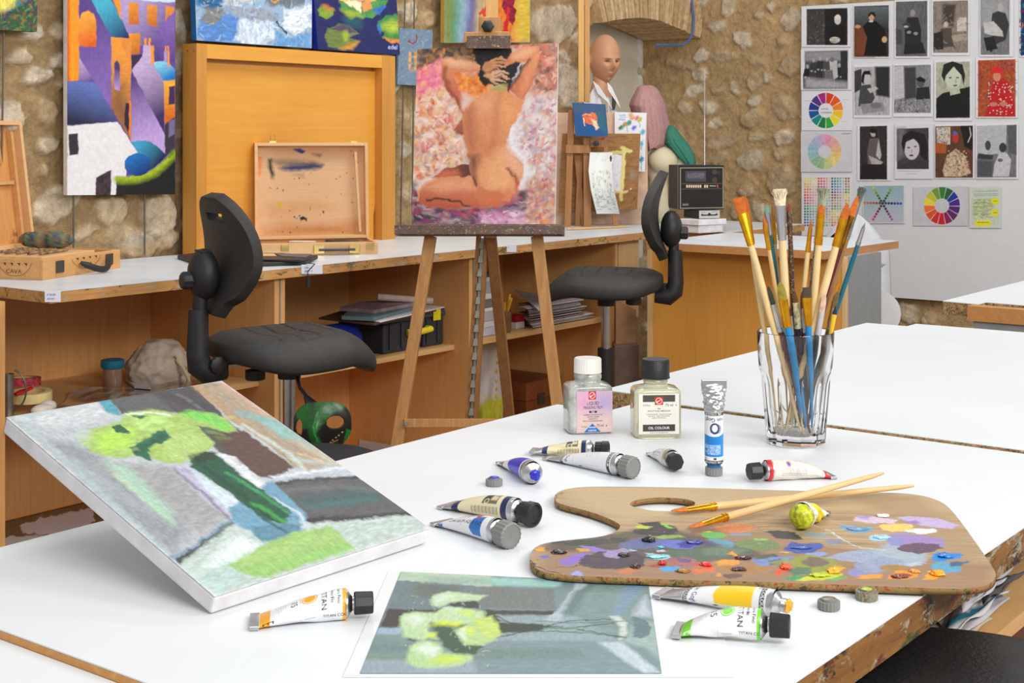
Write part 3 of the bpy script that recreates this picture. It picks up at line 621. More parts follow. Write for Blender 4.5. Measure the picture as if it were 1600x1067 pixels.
for q, c in (([(875,0),(930,20),(960,-30)],(250,196,90)),([(900,10),(945,42),(965,0)],(250,224,190)),([(930,0),(965,50),(995,72),(1000,10)],(252,236,196)),([(1000,20),(1010,66),(1060,48),(1040,0)],(244,150,90)),([(1030,10),(1085,8),(1050,-40)],(250,170,110)),([(920,-90),(1060,-90),(1050,5),(940,5)],(244,150,130))): Pk(q, c, jit=.1)
cv.text('edel', k2([(1152,272)])[0],(10,.6),(.5,-10),(176,196,236))
canvas_thing('painting', 'dark blue water lily painting standing on the yellow beech cabinet', 'painting', quad_px(Q, 1,3.45), cv, .025, side=(24,44,180))
# --- small blue-grey relief picture
Q = [(624,44),(676,47),(674,134.5),(621,132)]
cv = Cv(70,110,(118,140,164), Q, warp=1.5, wcell=6); cv.dabs(300,(620,44,676,134),6,1.2,[(98,120,146),(140,160,182),(170,186,200),(90,108,132)], al=.6)
cv.line([(638,64),(644,68),(650,64),(651,54)],2,(150,40,40)); cv.ell(646,96,9,17,(186,160,130), jit=.4, soft=2)
for i in range(9): cv.ell(640+5*(i % 3),84+9*(i//3),2.6,3.6,[(214,176,120),(110,120,136),(196,150,90)][i % 3], soft=1)
canvas_thing('painting', 'small blue-grey relief picture with a red squiggle between cabinet and easel', 'painting', quad_px(Q, 1,3.50), cv, .012, side=(120,138,158), bs=.8)
# --- rainbow painting behind the easel mast
Q = [(695,-80),(829,-80),(828,66),(694,67)]
cv = Cv(150,160,(150,150,140), Q, warp=3, wcell=14)
for x0, x1, c in ((694,712,(124,140,60)),(708,724,(86,150,120)),(718,736,(150,176,200)),(730,748,(96,80,150)),(742,760,(190,170,130)),(780,800,(150,90,160)),(794,812,(226,150,60)),(806,830,(224,190,70))): cv.poly([(x0,-80),(x1,-80),(x1+4,67),(x0-2,67)], c, soft=9, jit=.15)
cv.poly([(758,-40),(795,-40),(803,15),(800,40),(795,66),(768,66),(752,30)],(224,120,40), jit=.3, soft=3); cv.poly([(778,-20),(800,-10),(806,20),(798,38),(784,20)],(150,30,60), jit=.4); cv.line([(760,0),(752,20),(756,34)],5,(214,70,40)); cv.line([(792,10),(788,40),(794,60)],6,(206,40,40), jit=.2)
canvas_thing('painting', 'rainbow-coloured painting on the stone wall behind the mast of the easel', 'painting', quad_px(Q, 1,3.47), cv, .02, side=(176,140,60))
# ================================================================ yellow beech cabinet standing on the bench
X0 = pax(285.5,200,1,3.505)[0]; YC = pax(307,200,0, X0)[1]; XR = pax(617.5,200,1, YC)[0]; ZT = pax(307,67.5,1, YC)[2]
m_beechH = wood('beech_front', (222,156,60),(230,167,72),(1,1,1),4,.4, stretch=(1,6,12), bs=.02)
fw1 = pax(323,200,1, YC)[0]; fx2 = pax(597,200,1, YC)[0]; zt2 = pax(323,91,1, YC)[2]; YB = YC+.035
m_beechS = wood('beech_upright', (200,138,58),(212,150,70),(1,1,1),4,.4, stretch=(12,12,1), bs=.02)
wc = thing('wall_cabinet', 'large yellow beech cabinet standing on the bench behind the open paint box', 'cabinet', loc=((X0+XR)/2,3.45, TZ))
b = MB(); b.box((X0, YC, TZ),(fw1,3.505, ZT)); b.build('side_post', m_beechS, wc)
b = MB(); b.box((fx2, YC, TZ),(XR, 3.505, ZT)); b.build('side_post', m_beechS, wc)
b = MB(); b.box((fw1+.0004, YC, zt2),(fx2-.0004,3.505, ZT)); b.build('top_rail', m_beechH, wc)
xa = pax(594,200,1, YB)[0]; n_ = 10; zz = [pax(590, y, 1, YB)[2] for y in (318,335,350)]
b = MB(); pl = [(fw1+.001, TZ+.001),(xa-.035, TZ+.001),(xa-.035, zz[1]),(xa-.028, zz[1]+.03),(xa-.008, zz[0]),(xa, zz[0]+.03),(xa, zt2-.012),(fw1+.001, zt2-.012)]
b.prism([(x, z) for x, z in pl],-YB-.012,-YB, M=Matrix(((1,0,0,0),(0,0,-1,0),(0,1,0,0),(0,0,0,1)))); b.build('sliding_panel', m_beechH, wc)
b = MB(); b.box((fw1,3.49, TZ),(fx2,3.504, zt2)); b.build('back_panel', m_beechD, wc)
b = MB(); b.box((xa-.004, YB-.006, pax(594,150,1, YB)[2]),(xa+.002, YB-.001, pax(594,110,1, YB)[2])); b.build('catch_strip', mat('greyish', (150,140,130),.5), wc)
for zq in (ZT-.022,):
    for q in (.012,.04):
        b = MB(); b.tube([(X0-.001, YC+q, zq),(X0+.001, YC+q, zq)],.003,8); b.build('screw', m_steel, wc)

# ================================================================ easel with the figure painting
BL, BR, TL, TR = pd(643,350,4.03), pd(867,350,3.97), pd(652,77,4.10), pd(872,67,4.04)
Q = [(652,77),(872,67),(867,350),(643,350)]
cv = Cv(250,310,(220,190,176), Q, warp=2.2, wcell=10, seed=4)
k3b = lambda p: k3([p])[0]
def zone(pts, cols, n, seed, ln=9, wd=3.2, ang=(0,3.1)):
    p = np.array(k3(pts)); x0, y0 = p.min(0); x1, y1 = p.max(0); cv.poly(k3(pts), cols[0], soft=6, jit=.2)
    def ins(x, y):
        r_ = False
        for (ax, ay),(bx, by) in zip(p, np.roll(p, -1,0)):
            if (ay > y) != (by > y) and x < (bx-ax)*(y-ay)/(by-ay)+ax: r_ = not r_
        return r_
    cv.dabs(int(n*.75),(x0, y0, x1, y1), ln*1.35, wd*1.5, cols, seed=seed, inside=ins, ang=ang, soft=3, al=.6); cv.dabs(n//4,(x0, y0, x1, y1), ln, wd, cols, seed=seed+50, inside=ins, ang=ang, al=.7)
zone([(148,190),(400,190),(430,290),(250,260),(200,300),(140,330)],[(86,72,64),(150,110,80),(44,38,38),(190,150,110),(226,140,60)],260,21)
zone([(540,185),(760,185),(760,420),(620,400),(660,280)],[(200,130,110),(214,80,60),(120,96,90),(226,120,70),(170,160,160),(70,60,60),(240,200,180)],330,22)
zone([(140,320),(250,260),(262,380),(240,470),(140,450)],[(236,120,156),(240,150,170),(228,90,130),(244,190,160),(240,170,90)],160,23)
zone([(300,320),(440,320),(480,400),(400,430),(330,410)],[(240,150,70),(228,90,50),(244,190,90),(214,70,40)],110,24,8,2.5)
zone([(136,440),(262,380),(330,490),(310,560),(365,680),(370,720),(220,770),(130,790)],[(236,206,190),(232,130,80),(206,70,50),(240,160,80),(140,120,120),(246,232,226),(210,120,130),(240,190,120)],620,25)
zone([(600,450),(760,400),(755,800),(620,790),(540,620)],[(226,216,218),(206,196,204),(230,150,120),(176,90,150),(170,166,170),(236,232,234),(224,170,120),(200,110,90)],520,26)
zone([(600,780),(752,780),(750,985),(560,985),(590,880)],[(206,170,160),(226,130,80),(150,60,130),(150,140,140),(200,90,90),(240,220,210),(232,170,80)],260,27)
zone([(125,790),(150,830),(180,905),(440,915),(560,880),(620,830),(600,985),(118,985)],[(74,66,72),(40,38,42),(190,60,130),(200,180,190),(214,70,90),(110,60,110),(150,140,150)],420,28,12,3.4,(0,.6))
zone([(430,930),(600,920),(620,985),(400,985)],[(220,170,200),(190,70,150),(236,220,230),(150,60,110)],60,29,10,3,(0,.5))
cv.line(k3([(590,450),(560,600),(560,640),(610,700),(616,760),(600,810)]),11,(236,236,242), soft=7, jit=.05); cv.line(k3([(345,590),(365,690),(365,720),(230,770),(150,820)]),6,(240,226,222), soft=5)
SK, SD, SL, SR = (222,146,100),(166,92,66),(240,186,150),(206,110,80)
Pk = lambda pts, c, **k: cv.poly(k3(pts), c, **{**dict(jit=.07, soft=1.4), **k})
Pk([(205,785),(260,742),(340,720),(376,722),(384,775),(300,772)], SD, col2=(90,50,44), gd=k3([(240,770),(375,735)])); Pk([(212,780),(260,750),(320,745),(330,765),(240,782)], SR, soft=5)
Pk([(345,500),(325,532),(310,562),(314,588),(336,598),(356,590),(356,530)],(180,104,74), col2=(150,76,56), gd=k3([(330,540),(330,595)]))
Pk([(335,490),(345,440),(400,428),(470,388),(540,392),(592,430),(612,430),(602,480),(562,560),(532,612),(532,645),(590,700),(608,742),(606,780),(590,804),(560,860),(500,900),(430,910),(400,820),(376,772),(370,700),(350,630),(345,560),(334,515)], SK)
Pk([(345,480),(390,470),(400,560),(410,640),(385,700),(372,700),(350,620),(346,560)], SD, al=.65, soft=12); Pk([(372,690),(420,680),(400,760),(410,815),(396,812),(376,770)],(104,58,48), al=.8, soft=7)
Pk([(480,420),(590,440),(590,490),(540,560),(500,520)],(232,160,104), al=.9, soft=12); Pk([(400,440),(470,405),(480,470),(430,500)],(236,170,130), al=.8, soft=12)
cv.line(k3([(500,420),(490,480),(486,560),(470,640),(455,670)]),6, SD, al=.4, soft=7); Pk([(430,640),(520,620),(470,690),(430,720)],(190,112,76), al=.55, soft=12)
Pk([(440,700),(520,650),(560,720),(575,790),(560,840),(480,860),(430,800)],(240,176,126), al=.85, soft=14); Pk([(535,640),(592,702),(606,745),(600,780),(560,750),(520,680)],(236,178,144), al=.9, soft=7)
cv.line(k3([(540,740),(565,770),(585,800)]),3.5,(120,62,48), soft=3); cv.line(k3([(584,800),(578,850),(540,885),(480,905)]),4,(196,80,60), soft=4)
Pk([(145,850),(160,812),(220,786),(300,770),(372,776),(402,818),(440,822),(530,850),(500,900),(440,912),(300,912),(200,910),(155,890)],(222,142,102), col2=(186,90,66), gd=k3([(300,780),(280,905)]))
Pk([(170,820),(260,790),(360,790),(390,820),(250,840)],(238,170,130), al=.8, soft=8); cv.line(k3([(188,876),(260,876),(330,886),(370,906)]),2.6,(70,38,36), soft=1.5); cv.line(k3([(150,880),(146,850),(165,814),(220,788)]),2.5,(240,170,140), soft=2)
cv.line(k3([(400,818),(402,800),(385,780)]),2.5,(80,44,40), soft=2); Pk([(420,850),(560,830),(520,890),(430,905)],(214,120,78), al=.8, soft=9)
# arms, hair, hands
Pk([(250,272),(264,258),(300,258),(440,285),(440,312),(330,315),(305,325),(330,400),(350,440),(338,490),(300,430),(262,372),(248,320)], SK, col2=(206,112,84), gd=k3([(330,270),(290,400)]))
Pk([(262,262),(340,264),(430,290),(340,296),(280,290)], SL, al=.9, soft=6); cv.line(k3([(262,300),(270,360),(310,430),(332,470)]),3.5,(130,60,46), soft=4); Pk([(335,410),(350,405),(392,440),(350,482),(338,470)],(230,196,186), al=.9, soft=4)
Pk([(390,215),(420,192),(520,190),(552,210),(560,250),(604,272),(606,300),(562,356),(545,410),(520,372),(480,372),(440,376),(416,350),(418,290),(392,260)],(38,34,36), jit=.4)
Pk([(470,380),(535,370),(530,400),(470,402)],(176,168,90), soft=4)
Pk([(520,275),(560,232),(620,204),(682,204),(682,245),(664,300),(640,372),(612,440),(594,430),(560,400),(545,395),(590,320),(634,262),(600,268),(525,290)], SK, col2=(206,118,84), gd=k3([(640,220),(590,400)]))
Pk([(560,240),(640,208),(660,225),(560,262)], SL, al=.9, soft=6); Pk([(600,420),(650,310),(672,250),(640,300),(590,390)],(236,160,110), al=.7, soft=6); cv.line(k3([(636,262),(600,310),(560,370),(545,395)]),4,(84,48,46), soft=3)
Pk([(427,304),(436,280),(462,262),(486,262),(490,300),(446,316)],(206,140,96)); Pk([(436,330),(446,316),(480,312),(486,352),(458,352)],(214,156,120))
for q, c in (([(468,264),(500,255),(528,262)],(216,158,112)),([(476,276),(510,270),(536,278)],(208,146,102)),([(478,289),(508,286),(528,294)],(216,156,114)),([(472,301),(492,302),(508,308)],(204,142,100)),([(470,320),(510,314),(544,326)],(226,176,146)),([(472,332),(512,330),(544,342)],(218,166,134)),([(468,344),(502,346),(530,358)],(226,174,144)),([(458,352),(484,360),(504,372)],(210,156,122))): cv.line(k3(q),[4.4,4,2.6], c, soft=1)
cv.line(k3([(600,275),(585,320),(560,345)]),2.2,(210,216,222), soft=2)
cv.poly(k3([(600,984),(660,980),(660,992),(598,992)]),(240,240,240)); cv.grain(.05,(2,5))
canvas_thing('painting', 'painting of a seated nude seen from behind, on the studio easel', 'painting', [TL, TR, BR, BL], cv, .017, side=(238,238,238), bs=.4)
# easel
m_easel = wood('easel_wood', (178,126,72),(206,154,96),(1,1,1),7,.55, dirt=((96,66,42),.66,14), stretch=(12,12,1))
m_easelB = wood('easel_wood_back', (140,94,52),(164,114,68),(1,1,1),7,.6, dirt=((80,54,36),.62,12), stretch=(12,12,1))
m_tray = M_stain('stained_tray', (84,66,58),(116,92,78),[(150,140,140),(60,84,110),(150,60,70),(196,170,120)],.58,30,(1,6,6))
ex = nrm(BR-BL); en = nrm(np.cross(ex, TL-BL));  en = -en if np.dot(en, BL-CC) < 0 else en; eu = nrm(np.cross(en, ex)); eu = eu if eu[2] > 0 else -eu
easel = thing('studio_easel', 'wooden studio easel with paint-stained tray carrying the figure painting', 'easel', loc=(*((BL+BR)/2)[:2]+V(.05,.2),0))
tl, tr = pd(620,352,3.99), pd(880,352,3.93)
b = MB(); b.hexa([tl-en*.03, tr-en*.03, tr+en*.04, tl+en*.04],[tl-en*.03-eu*.028, tr-en*.03-eu*.028, tr+en*.04-eu*.028, tl+en*.04-eu*.028]); b.build('tray', m_tray, easel, mod=bevel(.002), label='dark paint-crusted tray')
def floor_leg(a, b_, wd, name='leg', m=None, t=.02, ext=True):
    a, b_ = np.array(a, float), np.array(b_, float); d = b_-a
    if ext: b_ = a+d*(a[2])/(a[2]-b_[2])
    q = MB(); q.bar(a, b_, wd, t, up=en); return q.build(name, m or m_easel, easel, mod=bevel(.002))
floor_leg(pd(673,369,4.02), pd(620,698,3.95),.033); floor_leg(pd(839,369,3.98), pd(870,625,3.93),.033)
floor_leg(pd(767,369,4.02), pd(796,650,4.30),.03, 'rear_leg', m_easelB)
for dx in (-6.6,6.6):
    q = MB(); q.bar(pd(754+dx*.9,369,4.05), pd(737+dx, 655,4.02),.011,.022, up=en); q.build('mast_rail', m_easelB, easel)
q = MB(); a0, a1 = pd(754,372,4.045), pd(737,653,4.015); q.bar(a0, a1,.008,.01, up=en); q.cur = 0
for i in range(13):
    c = a0+(a1-a0)*(i+.6)/13; dz = nrm(a1-a0); q.hexa([c-ex*.005-dz*.012-en*.012, c+ex*.005-dz*.012-en*.012, c+ex*.005-dz*.012, c-ex*.005-dz*.012],[c-ex*.007+dz*.008-en*.016, c+ex*.007+dz*.008-en*.016, c+ex*.007+dz*.008, c-ex*.007+dz*.008])
q.build('ratchet_strip', mat('ratchet_metal', (150,146,134),.4, metal=.8), easel, label='toothed metal ratchet strip')
q = MB(); q.bar(pd(632,661,3.945), pd(890,661,3.92),.024,.02, up=en); q.build('cross_bar', m_easel, easel, mod=bevel(.002))
q = MB(); c = pd(636,662,3.93); q.tube([c-en*.006, c],.0055,10); q.build('screw', m_steel, easel)
q = MB(); q.bar(pd(769,34,4.16), pd(769,-220,4.24),.034,.02, up=en); q.bar(pd(765,70,4.15), pd(757,350,4.08),.03,.02, up=en); q.build('mast', wood('mast_wood', (206,158,92),(222,176,110), ns=6, stretch=(12,12,1)), easel)
q = MB(); a, c = pd(750,42,4.085), pd(783,42,4.075); q.bar(a, c, .05,.05, up=en); q.build('sliding_block', m_easel, easel, mod=bevel(.003))
q = MB(); c = pd(763,42,4.05); q.lathe([(.007,0),(.016,.002),(.017,.012),(.012,.016),(.001,.017)],18, M=frame(c, ex, z=-en), flute=lambda a, i: 1+.1*math.cos(a*6)); q.build('clamp_knob', m_black, easel, smooth=True)
q = MB(); a, c = pd(727,60,4.075), pd(797,59,4.05); q.bar(a, c, .03,.034, up=en); q.build('canvas_clamp', m_easel, easel, mod=bevel(.002)); q = MB(); a, c = pd(730,66,4.055), pd(797,66,4.03); q.bar(a, c, .036,.008, up=en); q.build('clamp_pad', m_tray, easel)
# loose things round the easel
def blockbar(name, a, c, wd, t, m, lab, cat):
    q = MB(); q.bar(a, c, wd, t); return tag(q.build(name, m), lab, cat)
a, c = pz(886,358, TZ+.005), pz(984,354, TZ+.005); q = MB(); q.tube([a, a+(c-a)*.5, c],[.004,.005,.003],8); tag(q.build('wooden_dowel', m_shelfedge, smooth=True), 'thin wooden stick lying on the bench just right of the easel tray', 'stick')
# ================================================================ left paint box with printed words
m_box = wood('box_wood', (206,150,92),(222,170,112),(1,1,1),6,.5, dirt=((120,76,44),.68,30), stretch=(1,9,9))
m_boxL = wood('box_wood_light', (224,178,124),(236,194,144),(1,1,1),6,.5, dirt=((198,130,62),.66,20), stretch=(1,9,9))
A, B_ = pz(67,438), pz(188,418.6); u = nrm(B_-A); LU = np.linalg.norm(B_-A); wv = V(-u[1], u[0],0)
hz = 1.12-(406-212)*((A-CC)@FW)/F - .75
pb = thing('paint_box', 'wooden paint box with dark printed words and raised lid at the left bench end', 'paint box', M=frame(A, u, wv), group='paint boxes open on the bench')
LW = .262
b = MB(); t = .009
b.box((0,0,0),(LU, t, hz)); b.box((0, LW-t, 0),(LU, LW, hz)); b.box((0, t, 0),(t, LW-t, hz)); b.box((LU-t, t, 0),(LU, LW-t, hz)); b.box((t, t, 0),(LU-t, LW-t, .006)); b.build('box_body', m_box, pb, world=False, mod=bevel(.0015))
b = MB(); b.box((.012,.012, hz-.012),(LU*.70, LW-.012, hz+.006)); b.build('sliding_tray', m_boxL, pb, world=False, mod=bevel(.001))
def decal(parent, name, q3, cv, label=None, m='print', off=None):
    P, f, c = cv.pts(q3); keep = c[:, 3] < .5; fk = keep[f].all(1); return fast_mesh(name, P, f[fk], vmat(m, bs=0, rough=.6), parent, c, world=False, label=label)
def cava(side):
    cv = Cv(150,60,(200,140,84)); cv.a[..., 3] = 1; D = (70,40,32)
    cv.text('CAVA', (.24,.80),(.17,0),(0,-.40), D)
    cv.line([(.02,.12),(.1,.5),(.28,.9),(.5,.98),(.72,.9),(.9,.5),(.97,.12)],1.6, D, px=False)
    for x in (.2,.4,.6,.8): cv.poly([(x-.06,.1),(x+.05,.1),(x+.03,.3),(x-.01,.16)],(90,40,50))
    cv.a[..., 3] = np.where((cv.a[..., :3]-lin((200,140,84)))[..., 0] < -.02,0,1); return cv
decal(pb, 'printed_words', [V(-.0008, LW*.52, hz-.006), V(-.0008,.03, hz-.006), V(-.0008,.03,.008), V(-.0008, LW*.52,.008)], cava(0), 'dark printed word CAVA inside an arc')
decal(pb, 'printed_words', [V(LU*.34,-.0008, hz-.004), V(LU*.74,-.0008, hz-.004), V(LU*.74,-.0008,.014), V(LU*.34,-.0008,.014)], cava(0), 'dark printed word CAVA inside an arc')
for x in (.20,.84):
    b = MB(); x0 = LU*x; b.box((x0-.017,-.004, hz*.25),(x0+.017,-.0005, hz*.85)); b.build('latch_plate', mat('old_iron', (86,82,74),.45, metal=.6), pb, world=False, mod=bevel(.002))
b = MB(); pts = [(LU*(.42+.36*s),-.012-.028*math.sin(math.pi*s), hz*.62-.022*math.sin(math.pi*s)) for s in np.linspace(0,1,12)]; b.tube(pts, [.005]+[.0085]*10+[.005],8); b.build('handle', m_black, pb, world=False, smooth=True, label='black plastic carrying handle')
# raised lid, hinged along the back
hl = .352; XR0, XL0 = .292,-.02
b = MB(); ln = lambda x, z, d=0: V(x, LW-.004+.13*z+d, hz+.007+z)
def slab(x0, x1, z0, z1, d0, d1): b.hexa([ln(x0, z0, d0), ln(x1, z0, d0), ln(x1, z1, d0), ln(x0, z1, d0)],[ln(x0, z0, d1), ln(x1, z0, d1), ln(x1, z1, d1), ln(x0, z1, d1)])
slab(XR0-.012, XR0,0, hl, -.03,0); slab(XL0, XL0+.012,0, hl, -.03,0); slab(XL0+.0121, XR0-.0121, hl-.012, hl, -.03,0); slab(XL0+.0121, XR0-.0121,0,.012,-.03,0); b.build('lid_frame', m_boxL, pb, world=False, mod=bevel(.0015))
b = MB(); slab(XL0+.0121, XR0-.0121,.0121, hl-.0121,-.006,-.001); b.build('lid_panel', wood('lid_panel', (206,142,78),(222,164,100), ns=6, dirt=((150,92,52),.6,14), stretch=(9,9,1)), pb, world=False)
b = MB(); slab(XR0-.045, XR0-.034,.02, hl-.03,-.022,-.0065); b.build('lid_batten', m_box, pb, world=False)
b = MB(); slab(XL0+.03, XR0-.05, hl*.5, hl*.53,-.02,-.0065); b.build('lid_batten', m_box, pb, world=False)
b = MB()
for i in range(5): y = .04+.035*i; b.tube([(LU*.12, y, hz+.011),(LU*.5, y+.01, hz+.011)],.004,6)
b.build('brush_bundle', mat('bundle', (120,96,70),.6, var=.5, vs=60), pb, world=False)
# rolled cloth
c = pz(73,387, TZ+hz+.012); cz = TZ+hz+.034
b = MB(); n = 22; ax = np.array([math.cos(s*math.pi/n) for s in range(n+1)])
pts = [np.array([c[0], c[1], cz])+(RT*(-1.02)*a+FW*.2*a)*.075 for a in ax]
rad = [.024*max(.12,(1-abs(a)**3.5))**.45*(1+.08*math.sin(9*a)) for a in ax]; b.tube(pts, rad, 22, sq=1.0)
v = np.concatenate(b.v); f1 = fbm(60,60,9,3); cs = [(92,110,110),(60,84,120),(120,124,84),(156,140,90),(140,90,70),(44,52,50),(84,120,100)]
ci = [lin(cs[int(abs(f1[(i*7) % 60,(i//3) % 60])*30) % 7])*.5+lin(cs[(i//22) % 7])*.5 for i in range(len(v))]
tag(b.build('rolled_cloth', vmat('cloth', rough=.95, bs=.8, bsc=90), smooth=True, colors=ci, ang=None), 'rolled paint-stained cloth lying on top of the printed wooden paint box', 'cloth')

# ================================================================ open light paint box in front of the cabinet
FR_, zt = pz(590,397, TZ),0
hz2 = .75+(397-378.5)*((FR_-CC)@FW)/F
FRt = pz(590.5,378.5, hz2); BRt = pz(542,371, hz2); BLt = pz(364,374, hz2); u = nrm(BRt-BLt); dv = FRt-BRt; dv -= u*np.dot(dv, u)*0
LX = np.linalg.norm(BRt-BLt); wv = V(u[1],-u[0],0); dep = abs(np.dot(dv, wv)); hh = hz2-TZ
BR2 = FRt-wv*dep; BL2 = BR2-u*LX
pb2 = thing('paint_box', 'open pale wooden paint box with stained lid in front of the yellow cabinet', 'paint box', M=frame(V(*BL2[:2], TZ), u, -wv), group='paint boxes open on the bench')
b = MB(); t = .008; y0 = -dep
b.box((0, y0,0),(LX, y0+t, hh)); b.box((0,-t, 0),(LX, 0, hh)); b.box((0, y0+t, 0),(t, -t, hh)); b.box((LX-t, y0+t, 0),(LX, -t, hh)); b.box((t, y0+t, 0),(LX-t, -t, .005)); b.build('box_body', m_boxL, pb2, world=False, mod=bevel(.001))
b = MB()
for y in (-dep*.35,-dep*.68): b.box((t, y-.003,.0051),(LX-t, y+.003, hh-.008))
b.box((LX*.55,-dep+t, .0051),(LX*.56,-dep*.68, hh-.01)); b.build('dividing_strip', m_boxL, pb2, world=False)
# lid: leans back slightly
hlid = (371-223)*((BRt-CC)@FW)/F*1.0; lean = .10
def L2(x, z, d=0): return V(x, lean*z-d, hh+z)
b = MB()
def slab2(x0, x1, z0, z1, d0, d1): b.hexa([L2(x0, z0, d0), L2(x1, z0, d0), L2(x1, z1, d0), L2(x0, z1, d0)],[L2(x0, z0, d1), L2(x1, z0, d1), L2(x1, z1, d1), L2(x0, z1, d1)])
slab2(0,.01,0, hlid, 0,.035); slab2(LX-.01, LX, 0, hlid, 0,.035); slab2(.0101, LX-.0101,0,.01,0,.035); slab2(.0101, LX-.0101, hlid-.01, hlid, 0,.035); b.build('lid_frame', m_boxL, pb2, world=False, mod=bevel(.001), label='open lid frame')
k7 = KK(240,200,3.5575); Q = [(363,228),(529,227),(534,366),(368,368)]
cv = Cv(230,200,(228,186,142), Q, warp=1.2, wcell=8); cv.a[..., :3] *= (1+.07*fbm(200,230,(3,50),5,4)[..., None])
PL = lambda pts, c, **k: cv.poly(k7(pts), c, **{**dict(soft=4, jit=.15), **k})
PL([(460,100),(1010,100),(1000,150),(700,130),(560,140)],(206,140,84), al=.45, soft=10); PL([(490,420),(760,400),(900,450),(700,470),(520,500)],(214,150,80), al=.45, soft=9)
PL([(480,560),(600,520),(820,540),(1040,500),(1040,600),(480,600)],(200,132,66), al=.6, soft=12); PL([(500,590),(780,540),(960,560),(1010,590)],(190,116,50), al=.5, soft=8)
PL([(497,178),(516,172),(530,230),(538,262),(522,280),(505,230)],(34,32,34)); PL([(515,180),(600,178),(760,188),(800,205),(750,215),(560,205)],(70,66,70), al=.75, soft=7)
PL([(560,222),(620,205),(740,195),(808,205),(790,225),(640,238),(590,235)],(54,62,104), soft=5); PL([(635,120),(670,110),(706,125),(690,142),(660,132)],(50,62,130), soft=2); PL([(745,140),(795,145),(780,160)],(130,80,60)); PL([(630,260),(700,250),(700,275)],(150,130,120), al=.6)
PL([(683,500),(700,490),(725,500),(725,520),(708,508),(690,515)],(30,30,44), soft=1.5); cv.ell(*k7([(570,427)])[0],4,4,(214,180,30), soft=3)
r = random.Random(5)
for _ in range(34): cv.ell(*k7([(r.uniform(500,1000), r.uniform(110,590))])[0], r.uniform(.5,1.5), r.uniform(.5,1.5), r.choice([(30,30,50),(200,120,40),(60,70,110),(120,50,40),(40,50,60)]), soft=1)
PL([(450,160),(458,160),(460,260),(452,260)],(236,120,50))
P, f, c = cv.pts([L2(.0105, hlid-.0105,.004), L2(LX-.0105, hlid-.0105,.004), L2(LX-.0105,.0105,.004), L2(.0105,.0105,.004)]); fast_mesh('lid_panel', P, f, vmat('woodpaint', bs=.1), pb2, c, world=False, label='pale lid panel smeared with dark blue and orange paint')
b = MB(); b.cur = 0; b.hexa([L2(LX-.032,.02,.03), L2(LX-.024,.02,.03), L2(LX-.036, hlid-.03,.03), L2(LX-.044, hlid-.03,.03)],[L2(LX-.032,.02,.02), L2(LX-.024,.02,.02), L2(LX-.036, hlid-.03,.02), L2(LX-.044, hlid-.03,.02)]); b.build('lid_batten', m_boxL, pb2, world=False)
for fx, big in ((.16,1),(.88,0)):
    b = MB(); x = LX*fx; c = L2(x, hlid, .02)
    b.box(c+V(-.010,-.004,0), c+V(.010,.004,.006)); 
    if big: b.tube([c+V(-.006,0,.006), c+V(-.008,0,.026), c+V(.008,0,.026), c+V(.006,0,.006)],.0016,6)
    b.build('hasp', m_brass, pb2, world=False)
    b = MB(); b.box((x-.012+.02,-dep-.003, hh*.4),(x+.012+.02,-dep-.0003, hh*.95)); b.build('catch', m_brass, pb2, world=False, mod=bevel(.001))
xs = [LX*.50, LX*.80]
for x in xs: b = MB(); b.box((x-.017,-dep-.004, hh*.1),(x+.017,-dep-.0003, hh*.85)); b.build('handle_plate', m_brass, pb2, world=False, mod=bevel(.0015))
b = MB(); b.tube([(xs[0],-dep-.006, hh*.45),((xs[0]+xs[1])/2,-dep-.012, hh*.45),(xs[1],-dep-.006, hh*.45)],.009,8, sq=.4); b.build('handle', mat('slate_handle', (62,68,80),.6), pb2, world=False, smooth=True, label='dark strap handle')
for i in range(2):
    b = MB(); b.box((LX*(.08+.75*i),-.02, hh),(LX*(.08+.75*i)+.04,.004, hh+.0015)); b.build('hinge', m_brass, pb2, world=False)
for (x, l, c) in ((.62,.05,(40,70,60)),(.7,.07,(60,80,70)),(.8,.05,(150,110,60)),(.3,.08,(226,220,210))):
    b = MB(); b.tube([(LX*x, -dep*.1-.005, hh-.008),(LX*x+l, -dep*.28, hh-.008)],(.006),8, sq=.6); tag(b.build('tube_scrap', mat('scrap%d' % int(x*100), c, .5), M=pb2.matrix_basis.copy(), world=False, smooth=True), None)
for o, lb in zip([o for o in COL.objects if o.name.startswith('tube_scrap')],('dark green paint tube inside the pale paint box, left of two', 'grey-green paint tube inside the pale paint box, right of two', 'small ochre paint tube at the right end inside the pale box', 'crumpled white tube at the left inside the pale paint box')): o.name = 'paint_tube'; tag(o, lb, 'paint tube', 'tubes lying in the pale paint box')

# ================================================================ black portfolio with cord on the bench
pl = [pz(x, y, TZ+.001)[:2] for x, y in ((277,404),(300,412),(340,419),(440,415),(478,413),(497,404),(440,401),(300,401))]
pf = thing('tablet_case', 'black tablet case with dangling cord lying on the front of the bench', 'tablet case', loc=(*np.mean(pl, 0), TZ))
def orient(p): 
    a = sum(x0*y1-x1*y0 for (x0, y0),(x1, y1) in zip(p, p[1:]+p[:1])); return p if a > 0 else p[::-1]
b = MB(); b.prism(orient([tuple(p) for p in pl]), TZ+.0005, TZ+.012); b.build('case_body', m_black, pf, mod=bevel(.003))
pl2 = [pz(x, y, TZ+.018)[:2] for x, y in ((300,396),(330,404),(470,406),(496,399),(440,395))]
b = MB(); b.prism(orient([tuple(p) for p in pl2]), TZ+.0125, TZ+.018); b.build('case_lid', mat('case_lid', (28,30,34),.45), pf, mod=bevel(.002))
